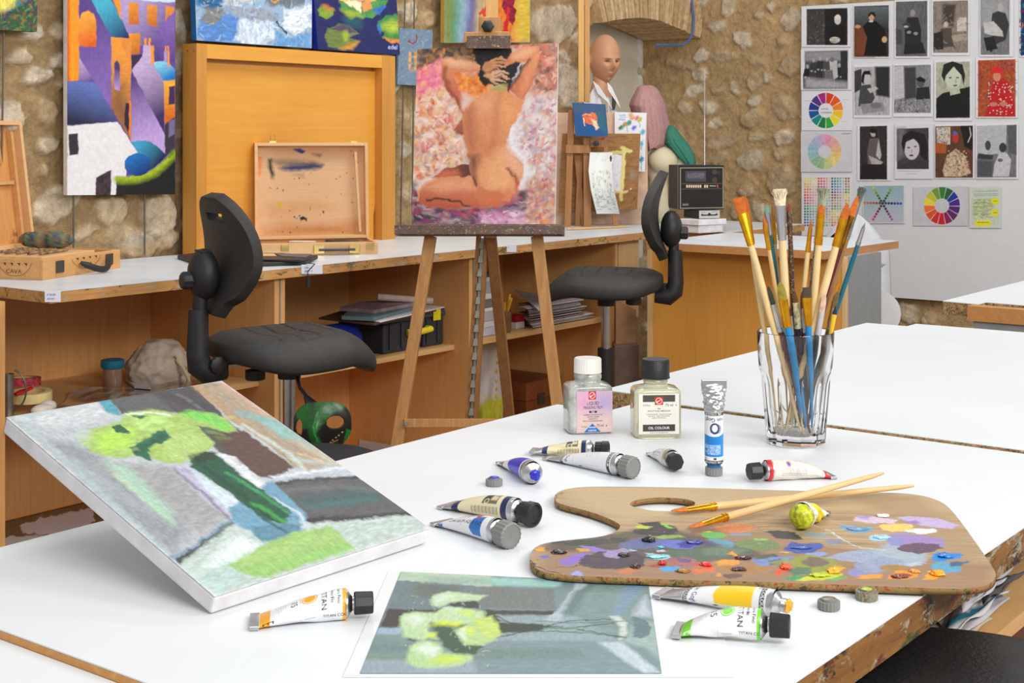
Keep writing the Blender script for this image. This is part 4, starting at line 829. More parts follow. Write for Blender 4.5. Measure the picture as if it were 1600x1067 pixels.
for nm, q, m_ in (('wooden_strip', ((385,396),(428,396),(432,399.5),(385,399.5)), m_boxL),('screen', ((430,396),(488,396.5),(478,402),(440,400)), mat('slate_blue', (70,92,104),.4))):
    b = MB(); b.prism(orient([tuple(pz(x, y, TZ+.0195)[:2]) for x, y in q]), TZ+.0183, TZ+.0195); b.build(nm, m_, pf)
b = MB(); a = pz(481,411, TZ+.008); b.tube([a, a+V(0,-.03,0)-FW*.01, pax(481,424,1, YF-.012), pax(481,436,1, YF-.012)],.0016,6); b.build('cord', m_black, pf)
b = MB(); b.tube([pax(481,435,1, YF-.012), pax(481,448,1, YF-.012)],.0055,8); b.build('cord_toggle', m_black, pf)

# ================================================================ swivel work chairs
m_seat = mat('black_pu', (38,38,40),.55, var=.1, vs=50, bs=.2, bsc=600)
m_rub = mat('black_rubber', (46,44,43),.62, var=.1, vs=50, bs=.3, bsc=500)
def work_chair(lab, c, fdir, zseat, zback, side=1):
    """c = column position, fdir = facing direction; seat top height; backrest middle height"""
    y = V(-fdir[1], fdir[0],0); ch = thing('work_chair', lab, 'chair', M=frame(V(c[0], c[1],0), fdir, y), group='black swivel work chairs')
    # seat: rounded, dished, front edge rolls down
    n, m_ = 64,22; W2, D2 = .185,.195
    def top(px, py, rr):
        z = -.075*max(0, px/D2-.35)**1.7*1.6 - .03*rr**6 + .012*(px/D2 < -.6)*abs(px/D2+.6) - .012*math.exp(-((px+.05)**2+py**2)/.008)
        z -= .02*(abs(py)/W2)**4
        gx = ((px+.2) % .052)/.052; gy = ((py+.5+.3*px*(1 if py > 0 else -1)) % .046)/.046
        if abs(py) < .14 and -.12 < px < .12 and rr < .8: z -= .0045*((gx < .1)+(gy < .1) > 0)
        return z
    vs = []; fs = []
    def pos(rr, a):
        co, si = math.cos(a), math.sin(a); k = 2.7; q = (abs(co)**k+abs(si)**k)**(-1/k); px, py = D2*q*co*rr, W2*q*si*rr
        py *= 1-.10*(px/D2) ; return px, py
    NR = 40; NA = 128
    for i in range(NR+1):
        rr = i/NR
        for j in range(NA): px, py = pos(rr, 2*math.pi*j/NA); vs.append((px+.01, py, zseat+top(px, py, rr)))
    for k, (rr, dz) in enumerate(((1.012,-.012),(1.012,-.026),(.985,-.04),(.93,-.048),(.5,-.05),(0.01,-.05))):
        for j in range(NA): px, py = pos(rr, 2*math.pi*j/NA); vs.append((px+.01, py, zseat+top(px, py, min(1, rr))+dz if rr > .6 else zseat-.055))
    R_ = NR+7
    for i in range(R_-1):
        for j in range(NA): fs.append((i*NA+j, (i+1)*NA+j, (i+1)*NA+(j+1) % NA, i*NA+(j+1) % NA))
    fs = [f[::-1] for f in fs]; fs = [f[::-1] for f in fs]
    b = MB(); b.add(vs, fs); b.build('seat', m_rub, ch, world=False, smooth=True, ang=None)
    # backrest
    n1, n2 = 48,60; Hh = .285; zb = zback; vs = []; keep = {}
    bx = -(.200 if side else .192)
    def halfw(s):  # s 0 bottom..1 top
        if s < .1: return .045+.02*s/.1
        if s < .16: return .065+(s-.1)/.06*.04
        return .146*math.sqrt(max(0,1-((s-.45)/.56)**2))**.9 if s > .45 else .105+(.146-.105)*math.sin((s-.16)/.29*math.pi/2)
    for i in range(n2):
        s = i/(n2-1)
        hw = max(halfw(min(s, .995)),.02)
        for j in range(n1):
            tq = 2*j/(n1-1)-1; yy = hw*tq; xx = bx+.9*yy*yy+.035*math.sin(s*math.pi)-.0; vs.append((xx, yy, zb+Hh*(s-.5)))
    fs = []
    for i in range(n2-1):
        for j in range(n1-1):
            s = (i+.5)/(n2-1); yy = halfw(s)*(2*(j+.5)/(n1-1)-1)
            if .80 < s < .87 and abs(yy) < .045: continue
            fs.append((i*n1+j, (i+1)*n1+j, (i+1)*n1+j+1, i*n1+j+1))
    def md(o):
        q = o.modifiers.new('s', 'SOLIDIFY'); q.thickness = .028; q.offset = 0
        q = o.modifiers.new('b', 'BEVEL'); q.width = .008; q.segments = 3; q.limit_method = 'ANGLE'; q.angle_limit = math.radians(50)
    b = MB(); b.add(vs, fs); b.build('backrest', m_rub, ch, world=False, smooth=True, ang=50, mod=md)
    # hub, ribs, knob
    zh = zb-.045; hx = bx-.022
    b = MB(); b.ball((hx, 0, zh),(.036,.05,.062)); b.build('backrest_hub', m_black, ch, world=False, smooth=True)
    b = MB()
    for i in range(4): b.box((hx-.026+.004*i, -.02, zh+.030+.008*i),(hx+.012,.02, zh+.0345+.008*i))
    b.build('hub_fins', m_black, ch, world=False)
    b = MB(); b.lathe([(.012,0),(.02,.002),(.021,.028),(.017,.034),(.002,.034)],20, M=frame(V(hx-.02,0, zh-.012), V(0,1,0), z=V(-1,0,0)), flute=lambda a, i: 1+.05*math.cos(10*a)); b.build('clamp_knob', m_black, ch, world=False, smooth=True)
    # J-shaped post
    zj = zseat-.075; px_ = bx-.028
    b = MB(); b.tube([(px_, 0, zh-.01),(px_-.004,0, zh-.12),(px_-.006,0, zj+.12)],[.017,.017,.018],14, sq=1.1); b.build('back_post', m_black, ch, world=False, smooth=True)
    b = MB(); b.tube([(px_-.006,0, zj+.135),(px_-.008,0, zj+.03),(px_-.003,0, zj-.0),(px_+.015,0, zj-.016),(px_+.06,0, zj-.014)],[.023,.026,.03,.03,.024],16, sq=1.0); b.build('post_bracket', m_black, ch, world=False, smooth=True)
    b = MB(); b.lathe([(.012,0),(.019,.002),(.02,.02),(.012,.024),(.001,.024)],20, M=frame(V(px_+.03,-.02, zj+.004), V(1,0,0), z=V(0,-1,0)), flute=lambda a, i: 1+.05*math.cos(10*a)); b.build('tension_knob', m_black, ch, world=False, smooth=True)
    b = MB(); b.box((px_+.06,-.022, zj-.006),(.02,.022, zj)); b.build('flat_bar', m_steel, ch, world=False)
    b = MB(); b.lathe([(.02,0),(.024,.003),(.024,.024),(.008,.026),(.008,.04)],18, M=Matrix.Translation((-.09,0, zj-.046)), flute=lambda a, i: 1+.05*math.cos(10*a)); b.build('seat_knob', m_black, ch, world=False, smooth=True)
    b = MB(); b.box((-.13,-.06, zj+.001),(.11,.06, zj+.024)); b.build('mechanism', m_black, ch, world=False, mod=bevel(.006))
    b = MB(); b.lathe([(.028, zj-.05),(.03, zj)],20); b.build('column_collar', m_black, ch, world=False, smooth=True)
    b = MB(); b.lathe([(.016, zj-.20),(.016, zj-.05)],20); b.build('gas_column', m_steel, ch, world=False, smooth=True, label='chrome gas column')
    b = MB(); b.lathe([(.028,.08),(.028, zj-.19)],20); b.build('column_sleeve', m_black, ch, world=False, smooth=True)
    for i in range(5):
        a = 2*math.pi*i/5+.3; q = MB(); q.tube([(0,0,.09),(.15*math.cos(a),.15*math.sin(a),.075),(.27*math.cos(a),.27*math.sin(a),.055)],[.024,.02,.015],8); q.build('leg', m_black, ch, world=False, smooth=True)
        q = MB(); q.ball((.27*math.cos(a),.27*math.sin(a),.026),(.026,.02,.026)); q.build('caster', m_black, ch, world=False, smooth=True)
    return ch, zj
a = math.radians(34); c1 = pd(452,560,3.5)
ch1, zj1 = work_chair('black swivel chair at the left, backrest in front of the open paint box', c1, nrm(RT*math.cos(a)+FW*math.sin(a)),1.12-(511-212)*3.5/F, 1.12-(400-212)*3.36/F)
a = math.radians(9); c2 = pd(947,560,4.7)
ch2, _ = work_chair('black swivel chair further back, seat seen from the side before the corner desk', c2, nrm(-RT*math.cos(a)+FW*math.sin(a)),1.12-(418-212)*4.7/F, 1.12-(336-212)*4.68/F, 0)
# lever of the left chair with a paddle
q = MB(); p0 = pd(463,583,3.42); q.tube([p0, pd(468,605,3.40), pd(481,622,3.38)],.0045,8); q.build('height_lever', m_black, ch1, smooth=True)
q = MB(); q.tube([pd(478,619,3.38), pd(483,628,3.375), pd(498,634,3.37)],[.008,.017,.008],12, sq=.5); q.build('lever_paddle', m_black, ch1, smooth=True)
# ---- green and black mask hanging from the lever
mc = pd(504,668,3.34); mz = nrm(CC*V(1,1,0)+V(0,0, mc[2])-mc); my = V(0,0,1.); mx = nrm(np.cross(my, mz)); sc = 3.34/F
cv = Cv(110,110,(24,24,24), warp=1, wcell=8)
G = (24,96,34)
cv.poly([(.0,.05),(.3,.0),(.35,.3),(.32,.5),(.16,.52),(.05,.3)], G, jit=.3, soft=2); cv.poly([(.35,.0),(.8,.0),(.98,.1),(.9,.14),(.7,.2),(.5,.42),(.40,.6),(.5,.85),(.6,.98),(.42,.98),(.28,.8),(.25,.5),(.3,.25)], G, jit=.3, soft=2)
cv.poly([(.9,.55),(1,.6),(1,.8),(.94,.85),(.9,.7)],(30,120,50), soft=2); cv.line([(.42,.2),(.34,.45),(.4,.75)],3,(44,150,70), px=False, jit=.4); cv.line([(.3,.0),(.36,.3)],9,(60,56,52), px=False, soft=4, al=.6)
for i in range(8): cv.ell(.52+.045*i, .93-.045*i, .012,.014,(210,190,120))
def mfn(U, W):
    X = (U-.5)*2; Y = (W-.5)*2; Z = np.sqrt(np.clip(1.25-X**2*.8-Y**2*.5,.02, None)); Z = Z+.18*np.exp(-((X+.25)**2/.03+(Y-.3)**2/.25))
    hwid = .9+.1*np.cos(Y*1.4)-.25*np.clip(Y-.2,0, None)
    return mc+(X*hwid*46*sc)[..., None]*mx-(Y*40*sc)[..., None]*my+((Z-1)*32*sc)[..., None]*mz
P, f, c = cv.pts(fn=mfn); U, W = np.meshgrid(np.linspace(0,1,110), np.linspace(0,1,110)); U, W = U.ravel(), W.ravel()
hole = (((U-.72)/.15)**2+((W-.40)/.12)**2 < 1)|(((U-.1)/.055)**2+((W-.50)/.16)**2 < 1)|(((U-.72-.1*0)/.10)**2+((W-.80+.5*(U-.72))/.02)**2 < 1)
ro = np.abs((U-.5)*2)**3+np.abs((W-.5)*2)**3 > 1.0
f = f[~(hole | ro)[f].any(1)]
tag(fast_mesh('mask', P, f, vmat('maskpaint', rough=.3, bs=.5, bsc=60, spec=.5), None, c, solid=.004), 'green and black mask with eye holes hanging under the left swivel chair', 'mask')
# ---- low black stool seat below the mask
c = pd(478,716,3.05); st = thing('stool', 'low black round stool behind the leaning canvas, below the green mask', 'stool', loc=(c[0], c[1],0))
b = MB(); zt_ = c[2]; b.lathe([(.02, zt_-.035),(.15, zt_-.03),(.165, zt_-.012),(.155, zt_),(.02, zt_+.004)],40, M=Matrix.Translation((c[0], c[1],0))); b.build('seat', m_black, st, smooth=True)
for i in range(4): a = i*math.pi/2+.5; q = MB(); q.tube([(c[0]+.1*math.cos(a), c[1]+.1*math.sin(a), zt_-.03),(c[0]+.15*math.cos(a), c[1]+.15*math.sin(a),0)],.011,8); q.build('leg', m_black, st)
# ---- black seat at the lower right under the table edge
c = pd(1500,1085,1.08); st = thing('work_chair', 'black leather seat showing under the front edge of the table at lower right', 'chair', loc=(c[0], c[1],0), group='black swivel work chairs')
b = MB(); zt_ = c[2]; b.lathe([(.02, zt_-.05),(.14, zt_-.045),(.16, zt_-.02),(.15, zt_+.0),(.12, zt_+.008),(.01, zt_+.004)],48, M=Matrix.Translation((c[0], c[1],0))); b.build('seat', mat('black_leather', (22,22,24),.45, var=.15, vs=60, bs=.6, bsc=260), st, smooth=True)
b = MB(); b.lathe([(.025,.03),(.025, zt_-.045)],16, M=Matrix.Translation((c[0], c[1],0))); b.build('gas_column', m_black, st, smooth=True)
for i in range(5): a = 2*math.pi*i/5; q = MB(); q.tube([(c[0], c[1],.07),(c[0]+.15*math.cos(a), c[1]+.15*math.sin(a),.03)],.02,8); q.build('leg', m_black, st)
# ================================================================ things stored in the bench
def xsolve(P, d, X):
    """t so that P+t*d appears at photo column X"""
    r = (X-HX)/F; q = np.array(P)-CC; return (r*(q@FW)-q@RT)/(d@RT-r*(d@FW))
def cbox(P, phi, xr, xl, h, name, mt, parent=None, bev=.003, inset=0, dz=0, w2=None, **k):
    """upright box: near corner P, right face turned phi away from the picture plane, reaching columns xr and xl"""
    a = math.radians(phi); dr = RT*math.cos(a)+FW*math.sin(a); dl = -RT*math.sin(a)+FW*math.cos(a)
    tr_ = xsolve(P, dr, xr); tl_ = w2 or xsolve(P, dl, xl); M = frame(np.array(P)+V(0,0, dz), dr, dl)
    b = MB(); b.box((-inset, -inset, 0),(tr_+inset, tl_+inset, h))
    if parent is None: return b.build(name, mt, world=False, M=M, mod=bevel(bev) if bev else None, **k), M, tr_, tl_
    A = np.array(M); b.v = [v@A[:3, :3].T+A[:3,3] for v in b.v]; return b.build(name, mt, parent, mod=bevel(bev) if bev else None, **k), M, tr_, tl_
S1 = SZ+.0006
# --- left compartment
P0 = pz(13,650, S1); P0[1] = max(P0[1], YS+.05); r0 = 8.5*((P0-CC)@FW)/F
mg = thing('metal_mug', 'dented metal mug with wire handle on the left shelf of the bench', 'mug', loc=(P0[0], P0[1], S1)); hm = 66*((P0-CC)@FW)/F
b = MB(); b.lathe([(r0,0),(r0, hm),(r0*.92, hm),(r0*.92,.004),(.001,.004)],28, M=Matrix.Translation(P0*V(1,1,0)+V(0,0, S1)), cap=False); b.build('mug_body', mat('tin', (150,148,142),.35, metal=.85, var=.12), mg, smooth=True)
b = MB(); th_ = np.linspace(-1.45,1.45,14); hc = V(P0[0], P0[1], S1+hm*.62); b.tube([hc+RT*(r0*.9+.032*math.cos(t))+V(0,0,.048*math.sin(t)) for t in th_],.0022,8); b.build('mug_handle', mat('wire', (120,118,112),.35, metal=.8), mg, smooth=True)
def tape(px, py, r, wdt, m, lab, tilt=None, hub=None, z=None):
    P = pz(px, py, S1); o = thing('tape_roll', lab, 'tape', M=frame(P+V(0,0, z or wdt*.5), RT, z=nrm(tilt)), group='tape rolls on the left shelf')
    b = MB(); b.lathe([(r*.72,-wdt/2),(r, -wdt/2),(r, wdt/2),(r*.72, wdt/2),(r*.72,-wdt/2)],40, cap=False); b.build('tape', m, o, world=False, smooth=True)
    b = MB(); b.lathe([(r*.64,-wdt/2),(r*.719,-wdt/2),(r*.719, wdt/2),(r*.64, wdt/2),(r*.64,-wdt/2)],40, cap=False); b.build('core', hub or m_pale, o, world=False, smooth=True)
tape(48,640,.052,.024, mat('masking_tape', (232,212,150),.7), 'cream masking tape roll leaning behind the canvas on the left bench shelf', V(.25,-.35,.55), z=.035)
tape(36,622,.045,.02, mat('striped_tape', (196,60,70),.5, var=.5, vs=90), 'red and blue printed tape roll behind the cream masking tape roll', V(.5,-.6,.45), z=.045)
b = MB(); a, c = pz(24,616, S1+.05), pz(50,606, S1+.06); b.tube([a, a+(c-a)*.3, c],[.007,.011,.007],10, sq=.5); tag(b.build('red_knife', mat('red_plastic', (196,24,30),.4), smooth=True), 'red plastic cutter handle lying behind the tape rolls on the left shelf', 'cutter')
b = MB(); c = pz(66,640, S1+.015); b.ball(c, (.03,.02,.014)); b.ball(c+V(.03,.02,.002),(.022,.02,.015)); tag(b.build('crumpled_tissue', mat('tissue', (222,214,200),.9), smooth=True), 'crumpled whitish tissue beside the cream masking tape roll', 'tissue')
c = pz(176,604, S1+.004); jr = thing('plastic_jar', 'clear plastic jar with teal screw lid on the left bench shelf', 'jar', loc=(c[0], c[1], S1)); rj = 15*((c-CC)@FW)/F; hj = 31*((c-CC)@FW)/F
b = MB(); b.lathe([(rj*.9,0),(rj, .006),(rj, hj),(rj*.95, hj),(rj*.95,.007),(.001,.006)],28, M=Matrix.Translation((c[0], c[1], S1+.003)), cap=False); b.build('jar_body', mat('cloudy_plastic', (150,118,96),.2), jr, smooth=True)
b = MB(); b.lathe([(rj*1.12, hj-.002),(rj*1.22, hj+.004),(rj*1.2, hj+.02),(rj*.9, hj+.022),(.001, hj+.022)],28, M=Matrix.Translation((c[0], c[1], S1+.003)), flute=lambda a, i: 1+.015*math.cos(14*a)); b.build('jar_lid', mat('teal_plastic', (20,110,136),.45), jr, smooth=True, label='teal screw lid')
# print in plastic sleeve lying on the shelf
pts = [pz(x, y, S1+.006) for x, y in ((70,622),(200,598),(335,604),(300,640),(90,690))]
cv = Cv(160,60,(150,110,84), warp=4, wcell=18); cv.dabs(160,(0,0,1,1),.3,5,[(120,70,54),(170,140,110),(60,56,66),(200,180,150),(190,110,60),(90,66,60)], ang=(-.3,.3)); cv.rect(0,0,1,.16,(190,170,160), soft=4)
Pq, f, c_ = cv.pts([pz(110,612, S1+.006), pz(335,590, S1+.006), pz(322,611, S1+.006), pz(84,655, S1+.006)]); Pq[:, 2] += .005*np.sin(Pq[:, 0]*30)+.003
tag(fast_mesh('sleeved_print', Pq, f, vmat('sleeve', rough=.12, bs=0, spec=.6, coat=.6), None, c_, solid=.001), 'brownish picture in a shiny plastic sleeve lying on the left bench shelf', 'picture')
# canvas bag: lumpy cloth with drawstring
def lump(name, c, rx, ry, rz, m, lab, cat, amp=.18, seed=3, fr=3., parent=None, flat=True, n=90, colors=None, sharp=1.0, **k):
    bm = bmesh.new(); bmesh.ops.create_icosphere(bm, subdivisions=5, radius=1); from mathutils import noise as mn
    for v in bm.verts:
        p = v.co*fr+Vector((seed*7.1, seed*3.3, seed)); d = mn.fractal(p, .8,2.1,4)*amp+(.5-abs(mn.noise(p*1.3)))*amp*sharp
        v.co = v.co*(1+d); 
        if flat and v.co.z < -.55: v.co.z = -.55
        v.co.z = (v.co.z+.55)/1.55
    M = Matrix.Translation(Vector(c)) @ Matrix.Rotation(k.pop('rot', 0),4, 'Z') @ Matrix.Diagonal((rx, ry, rz, 1))
    b = MB(); b.bm(bm, M); o = b.build(name, m, parent, smooth=True, ang=None, **k)
    return tag(o, lab, cat) if parent is None else o
c = pz(268,604, S1); bg = thing('cloth_bag', 'crumpled unbleached cotton drawstring bag on the bench shelf behind the left chair', 'bag', loc=(c[0]+.02, c[1]+.09, S1))
m_cot = mat('cotton', (206,192,174),.95, var=.05, vs=18, bs=.4, bsc=300)
lump('bag_body', c+V(.03,.09,0),.105,.085,.115, m_cot, None, None, amp=.15, seed=5, fr=1.5, parent=bg, rot=.6, sharp=.6)
b = MB()
for i in range(2): b.tube([pd(262+6*i, 566,3.96-.02*i), pd(276,556+6*i, 3.93), pd(284,572,3.93), pd(292,584+4*i, 3.94), pd(297,600,3.95)],.0045,8)
b.build('drawstring', mat('cord_cotton', (214,196,160),.9), bg, smooth=True)
b = MB(); b.prism(orient([tuple(pz(x, y, S1+.012)[:2]) for x, y in ((195,590),(225,587),(236,605),(210,603))]), S1+.006, S1+.012); tag(b.build('folded_leaflet', m_paperG), 'dark folded leaflet between the teal-lidded jar and the cotton bag', 'leaflet')
# brown sheet with white shapes on the bottom board
zb = .0645; cv = Cv(150,90,(128,106,74),[(8,775),(150,770),(170,850),(0,855)], warp=2, wcell=8); cv.dabs(120,(0,760,170,860),30,6,[(112,92,62),(146,124,92)], al=.4, ang=(-.3,.1))
for p in ([(30,812),(60,802),(100,795),(140,788),(142,806),(105,820),(90,830),(70,822),(40,820)],[(10,826),(60,822),(90,828),(60,834),(12,838)],[(20,842),(50,836),(80,838),(40,846)],[(110,830),(150,820),(155,845),(100,850)]): cv.poly(p, (226,224,228))
Pq, f, c_ = cv.pts([pz(8,775, zb), pz(150,770, zb), pz(190,870, zb), pz(-10,875, zb)]); Pq[:, 1] = np.clip(Pq[:, 1],3.03,3.47); tag(fast_mesh('painted_sheet', Pq, f, vmat('sheet', bs=.1), None, c_, solid=.0015), 'brown painted sheet with white cloud shapes on the bench floor board', 'sheet')
# --- middle compartment: tool box, blue bundle, portfolio, game boxes
m_tb = mat('toolbox_grey', (50,52,58),.5, var=.06, bs=.1)
P0 = pz(600,554, S1); tb = thing('tool_box', 'dark grey plastic tool box with yellow handle on the middle shelf', 'tool box', loc=(P0[0]+.15, P0[1]+.1, S1))
L_ = min(xsolve(P0, V(1,0,0),712), XD2-.029-P0[0]); Hb = (554-507)*((P0-CC)@FW)/F; yb0, dpt = P0[1]+.002,.2
for nm, x0, x1, y in (('end_block', 0,.115,0),('middle_body', .1155, L_-.1005,.022),('end_block', L_-.1, L_, 0)): b = MB(); b.box((P0[0]+x0, yb0+y, S1),(P0[0]+x1, yb0+dpt, S1+Hb)); b.build(nm, m_tb, tb, mod=bevel(.006))
b = MB(); b.box((P0[0]-.006, yb0-.006, S1+Hb),(P0[0]+L_+.006, yb0+dpt, S1+Hb+.018)); b.build('lid', mat('toolbox_lid', (70,74,78),.5), tb, mod=bevel(.006))
for x in (.03,.085, L_-.085, L_-.03): b = MB(); b.box((P0[0]+x-.006, yb0-.006, S1+.01),(P0[0]+x+.006, yb0+.0, S1+Hb-.004)); b.build('rib', m_tb, tb, mod=bevel(.002))
m_yel = mat('yellow_plastic', (232,214,30),.45)
b = MB(); a = V(P0[0]+.105, yb0-.006, S1+Hb*.62); b.tube([a, a+V(.05,-.02,0), a+V(L_-.2,-.02,.003), a+V(L_-.195,0,.003)],.0105,10); b.build('handle', m_yel, tb, smooth=True, label='yellow carrying handle')
b = MB(); b.box((P0[0]+L_-.062, yb0-.011, S1+Hb-.012),(P0[0]+L_-.025, yb0-.0065, S1+Hb+.024)); b.build('clasp', m_yel, tb, mod=bevel(.003)); b = MB(); b.box((P0[0]+.118, yb0+.005, S1+.001),(P0[0]+.16, yb0+.0215, S1+.016)); b.build('foot_block', m_yel, tb)
Pb = P0+V(-.06,.07,.004); b = MB(); b.tube([Pb+V(-.17,.02,.05), Pb+V(-.15,.02,.05), Pb+V(-.02,.0,.05), Pb+V(0.0,0,.05)],[.03,.05,.052,.035],24); tag(b.build('blue_bundle', mat('blue_cloth', (16,40,150),.75, var=.25, vs=25, bs=.3), smooth=True), 'rolled bright blue fabric bundle left of the tool box on the middle shelf', 'bundle')
zt1 = S1+Hb+.0185
k8 = KK(480,440,6.154)
def flat(name, q, z0, z1, m, lab, cat, bev=.0015, **k):
    b = MB(); b.prism(orient([tuple(np.minimum(pz(x, y, z1)[:2],(XD2-.024 if name != 'paper_sheet' else XD2-.03,9))) for x, y in q]), z0, z1); return tag(b.build(name, m, mod=bevel(bev)), lab, cat, **k)
flat('portfolio', k8([(108,345),(645,405),(1440,232),(1300,215),(420,250)]), zt1, zt1+.006, mat('portfolio_brown', (86,62,52),.6), 'thin brown portfolio folder lying on the tool box', 'portfolio')
flat('drawing_pad', k8([(330,325),(700,385),(1440,222),(1200,190),(450,270)]), zt1+.0062, zt1+.010, m_paper, 'white drawing pad lying on the brown portfolio', 'drawing pad')
flat('pastel_box', k8([(330,330),(640,345),(1010,245),(980,200),(450,240)]), zt1+.0102, zt1+.022, mat('teal_box', (104,130,136),.5), 'grey-teal flat box, lower of two on the drawing pad', 'box')
flat('pastel_box', k8([(305,245),(640,275),(1020,205),(990,170),(500,190)]), zt1+.0222, zt1+.034, mat('mauve_box', (150,134,140),.5, var=.15), 'mauve-grey flat box, upper of two on the drawing pad', 'box')
b = MB(); b.tube([pd(590,464,4.62), pd(676,470,4.66)],.011,12); tag(b.build('paper_roll', mat('roll_paper', (196,176,168),.8), smooth=True), 'rolled sheet of paper on top of the flat boxes, behind the easel leg', 'paper roll')
# --- right compartment
P0 = pz(757,529, S1); P0[1] += .03; Lr = xsolve(P0, V(1,0,0),781); r = random.Random(9); z = S1+.0005
hs = [.028,.022,.034,.012,.03,.02,.04,.016,.012]; cs = [(208,206,226),(226,224,226),(190,188,190),(232,232,230),(120,118,120),(222,222,224),(170,168,172),(200,198,220),(70,70,76)]
labs = ['lilac-white ream at the bottom of the tall stack behind the easel', 'white ream second from the bottom of the stack behind the easel', 'light grey ream third from the bottom of the stack behind the easel', 'thin white pad fourth from the bottom of the stack behind the easel', 'grey book in the middle of the paper stack behind the easel', 'white ream just above the grey book in the stack', 'thick grey ream third from the top of the stack', 'lilac pad second from the top of the stack behind the easel', 'dark thin book on top of the tall stack behind the easel']
for i, (h, c, lb) in enumerate(zip(hs, cs, labs)):
    dx = r.uniform(-.004,.004); b = MB(); b.box((max(P0[0]-.16, XD2+.03)+dx, P0[1]+r.uniform(0,.006), z),(P0[0]+Lr+dx, P0[1]+.30, z+h-.0006)); z += h; tag(b.build('paper_ream', mat('ream%d' % i, c, .8), mod=bevel(.0012)), lb, 'ream', 'stack of paper and books on the right shelf')
c = pz(800,520, S1); pj = thing('pencil_jar', 'glass jar of yellow pencils on the right shelf, behind the easel rear leg', 'jar', loc=(c[0], c[1]+.03, S1)); b = MB(); b.lathe([(.02,0),(.022,.005),(.023,.075),(.021,.075),(.02,.006),(.001,.006)],20, M=Matrix.Translation((c[0], c[1]+.03, S1+.0005)), cap=False); b.build('jar_body', mat('amber_glass', (130,98,66),.15), pj, smooth=True)
r = random.Random(3)
for i in range(7):
    a = r.uniform(0,6.28); e = V(c[0], c[1]+.03, S1); p0 = e+V(.01*math.cos(a+3),.01*math.sin(a+3),.008); p1 = e+V(.03*math.cos(a),.02*math.sin(a), r.uniform(.105,.135)); b = MB(); b.tube([p0, p1],.0034,6); tag(b.build('pencil', mat('pencil%d' % (i == 4),(232,176,40) if i != 4 else (180,40,30),.5)),['yellow pencil in the glass jar on the right shelf', 'red pencil among the yellow ones in the shelf jar'][i == 4], 'pencil', None if i == 4 else 'yellow pencils in the shelf jar')
c = pz(815,513, S1); b = MB(); b.box((c[0]-.02, c[1]+.01, S1+.022),(c[0]+.03, c[1]+.07, S1+.045)); tn = thing('small_carton', 'small red and white carton beside the pencil jar on the right shelf', 'carton', loc=(c[0], c[1]+.04, S1)); b.build('carton_top', mat('red_card', (186,30,34),.5), tn); b = MB(); b.box((c[0]-.02, c[1]+.01, S1),(c[0]+.03, c[1]+.07, S1+.0219)); b.build('carton_base', m_paper, tn)
r = random.Random(12)
for i in range(11):
    q = [(822+r.uniform(-14,6),500+r.uniform(-6,6)-2.5*i),(850+r.uniform(-6,6),514-3*i),(938+r.uniform(-8,4),497-2.6*i+r.uniform(-2,2)),(900+r.uniform(-10,10),484-2.2*i)]
    P4 = [pz(x, y, S1+.004+.0072*i) for x, y in q]; 
    for p in P4: p[1] = min(max(p[1], YS+.02), YW-.08); p[0] = min(p[0], XE-.01)
    n = 8; G = np.array([[(P4[0]*(1-u_)+P4[2]*0+P4[1]*u_)*(1-v_)+(P4[3]*(1-u_)+P4[2]*u_)*v_ for u_ in np.linspace(0,1, n)] for v_ in np.linspace(0,1, n)])
    G[..., 2] += .0022*np.sin(np.arange(n)[None]*1.2+i)+.001; idx = np.arange(n*n).reshape(n, n); f = np.stack([idx[:-1, :-1], idx[:-1,1:], idx[1:, 1:], idx[1:, :-1]],-1).reshape(-1,4)
    tag(fast_mesh('paper_sheet', G.reshape(-1,3), f, mat('sheet_%d' % (i % 4),[(196,188,192),(168,156,160),(214,208,208),(150,136,130)][i % 4],.85), None, solid=.003), 'loose greyish paper sheet in the wavy pile on the right bench shelf', 'paper', 'loose sheets piled on the right bench shelf')
b = MB(); b.prism(orient([tuple(pz(x, y, S1+.03)[:2]) for x, y in ((803,474),(846,514),(846,485))]), S1+.085, S1+.0865); tag(b.build('folded_sheet', mat('sheet_f', (186,184,190),.8)), 'grey folded sheet hanging over the front of the paper pile', 'paper')
# sack and wooden case on the bottom board
zb = .0635; c = pz(781,662, zb); dS = (c-CC)@FW; ws = 31*dS/F; hsx = (662-535)*dS/F
cv = Cv(130,170,(222,224,226), warp=3, wcell=16); cv.a[..., :3] *= 1+.14*fbm(170,130,26,4,4)[..., None]
cv.poly([(0,.72),(.2,.70),(.45,.74),(.7,.66),(1,.70),(1,1),(0,1)],(196,206,66), soft=8, jit=.15); cv.rect(0,0,1,.06,(200,206,150), soft=6); cv.poly([(.05,.33),(.2,.3),(.42,.42),(.3,.55),(.08,.6)],(176,170,166), soft=3, jit=.2)
for i in range(8): cv.ell(.86,.18+.1*i, .03,.022,(220,190,30))
def sfn(U, W): return c+V(0,.08,0)+(RT*1.)*(((U-.5)*2*ws)*(1+.05*np.sin(W*9)))[..., None]+V(0,0,1)*((1-W)*hsx)[..., None]-FW*((.05*np.sqrt(np.clip(1-(2*U-1)**2,0,1))+.008*np.sin(U*17+W*6)*np.sin(W*8))*(0.15+W**.6*.9))[..., None]
Pq, f, c_ = cv.pts(fn=sfn); tag(fast_mesh('sack', Pq, f, vmat('sackm', rough=.7, bs=.4, bsc=50), None, c_, solid=.004), 'white and yellow-green woven sack in the bench behind the easel', 'sack')
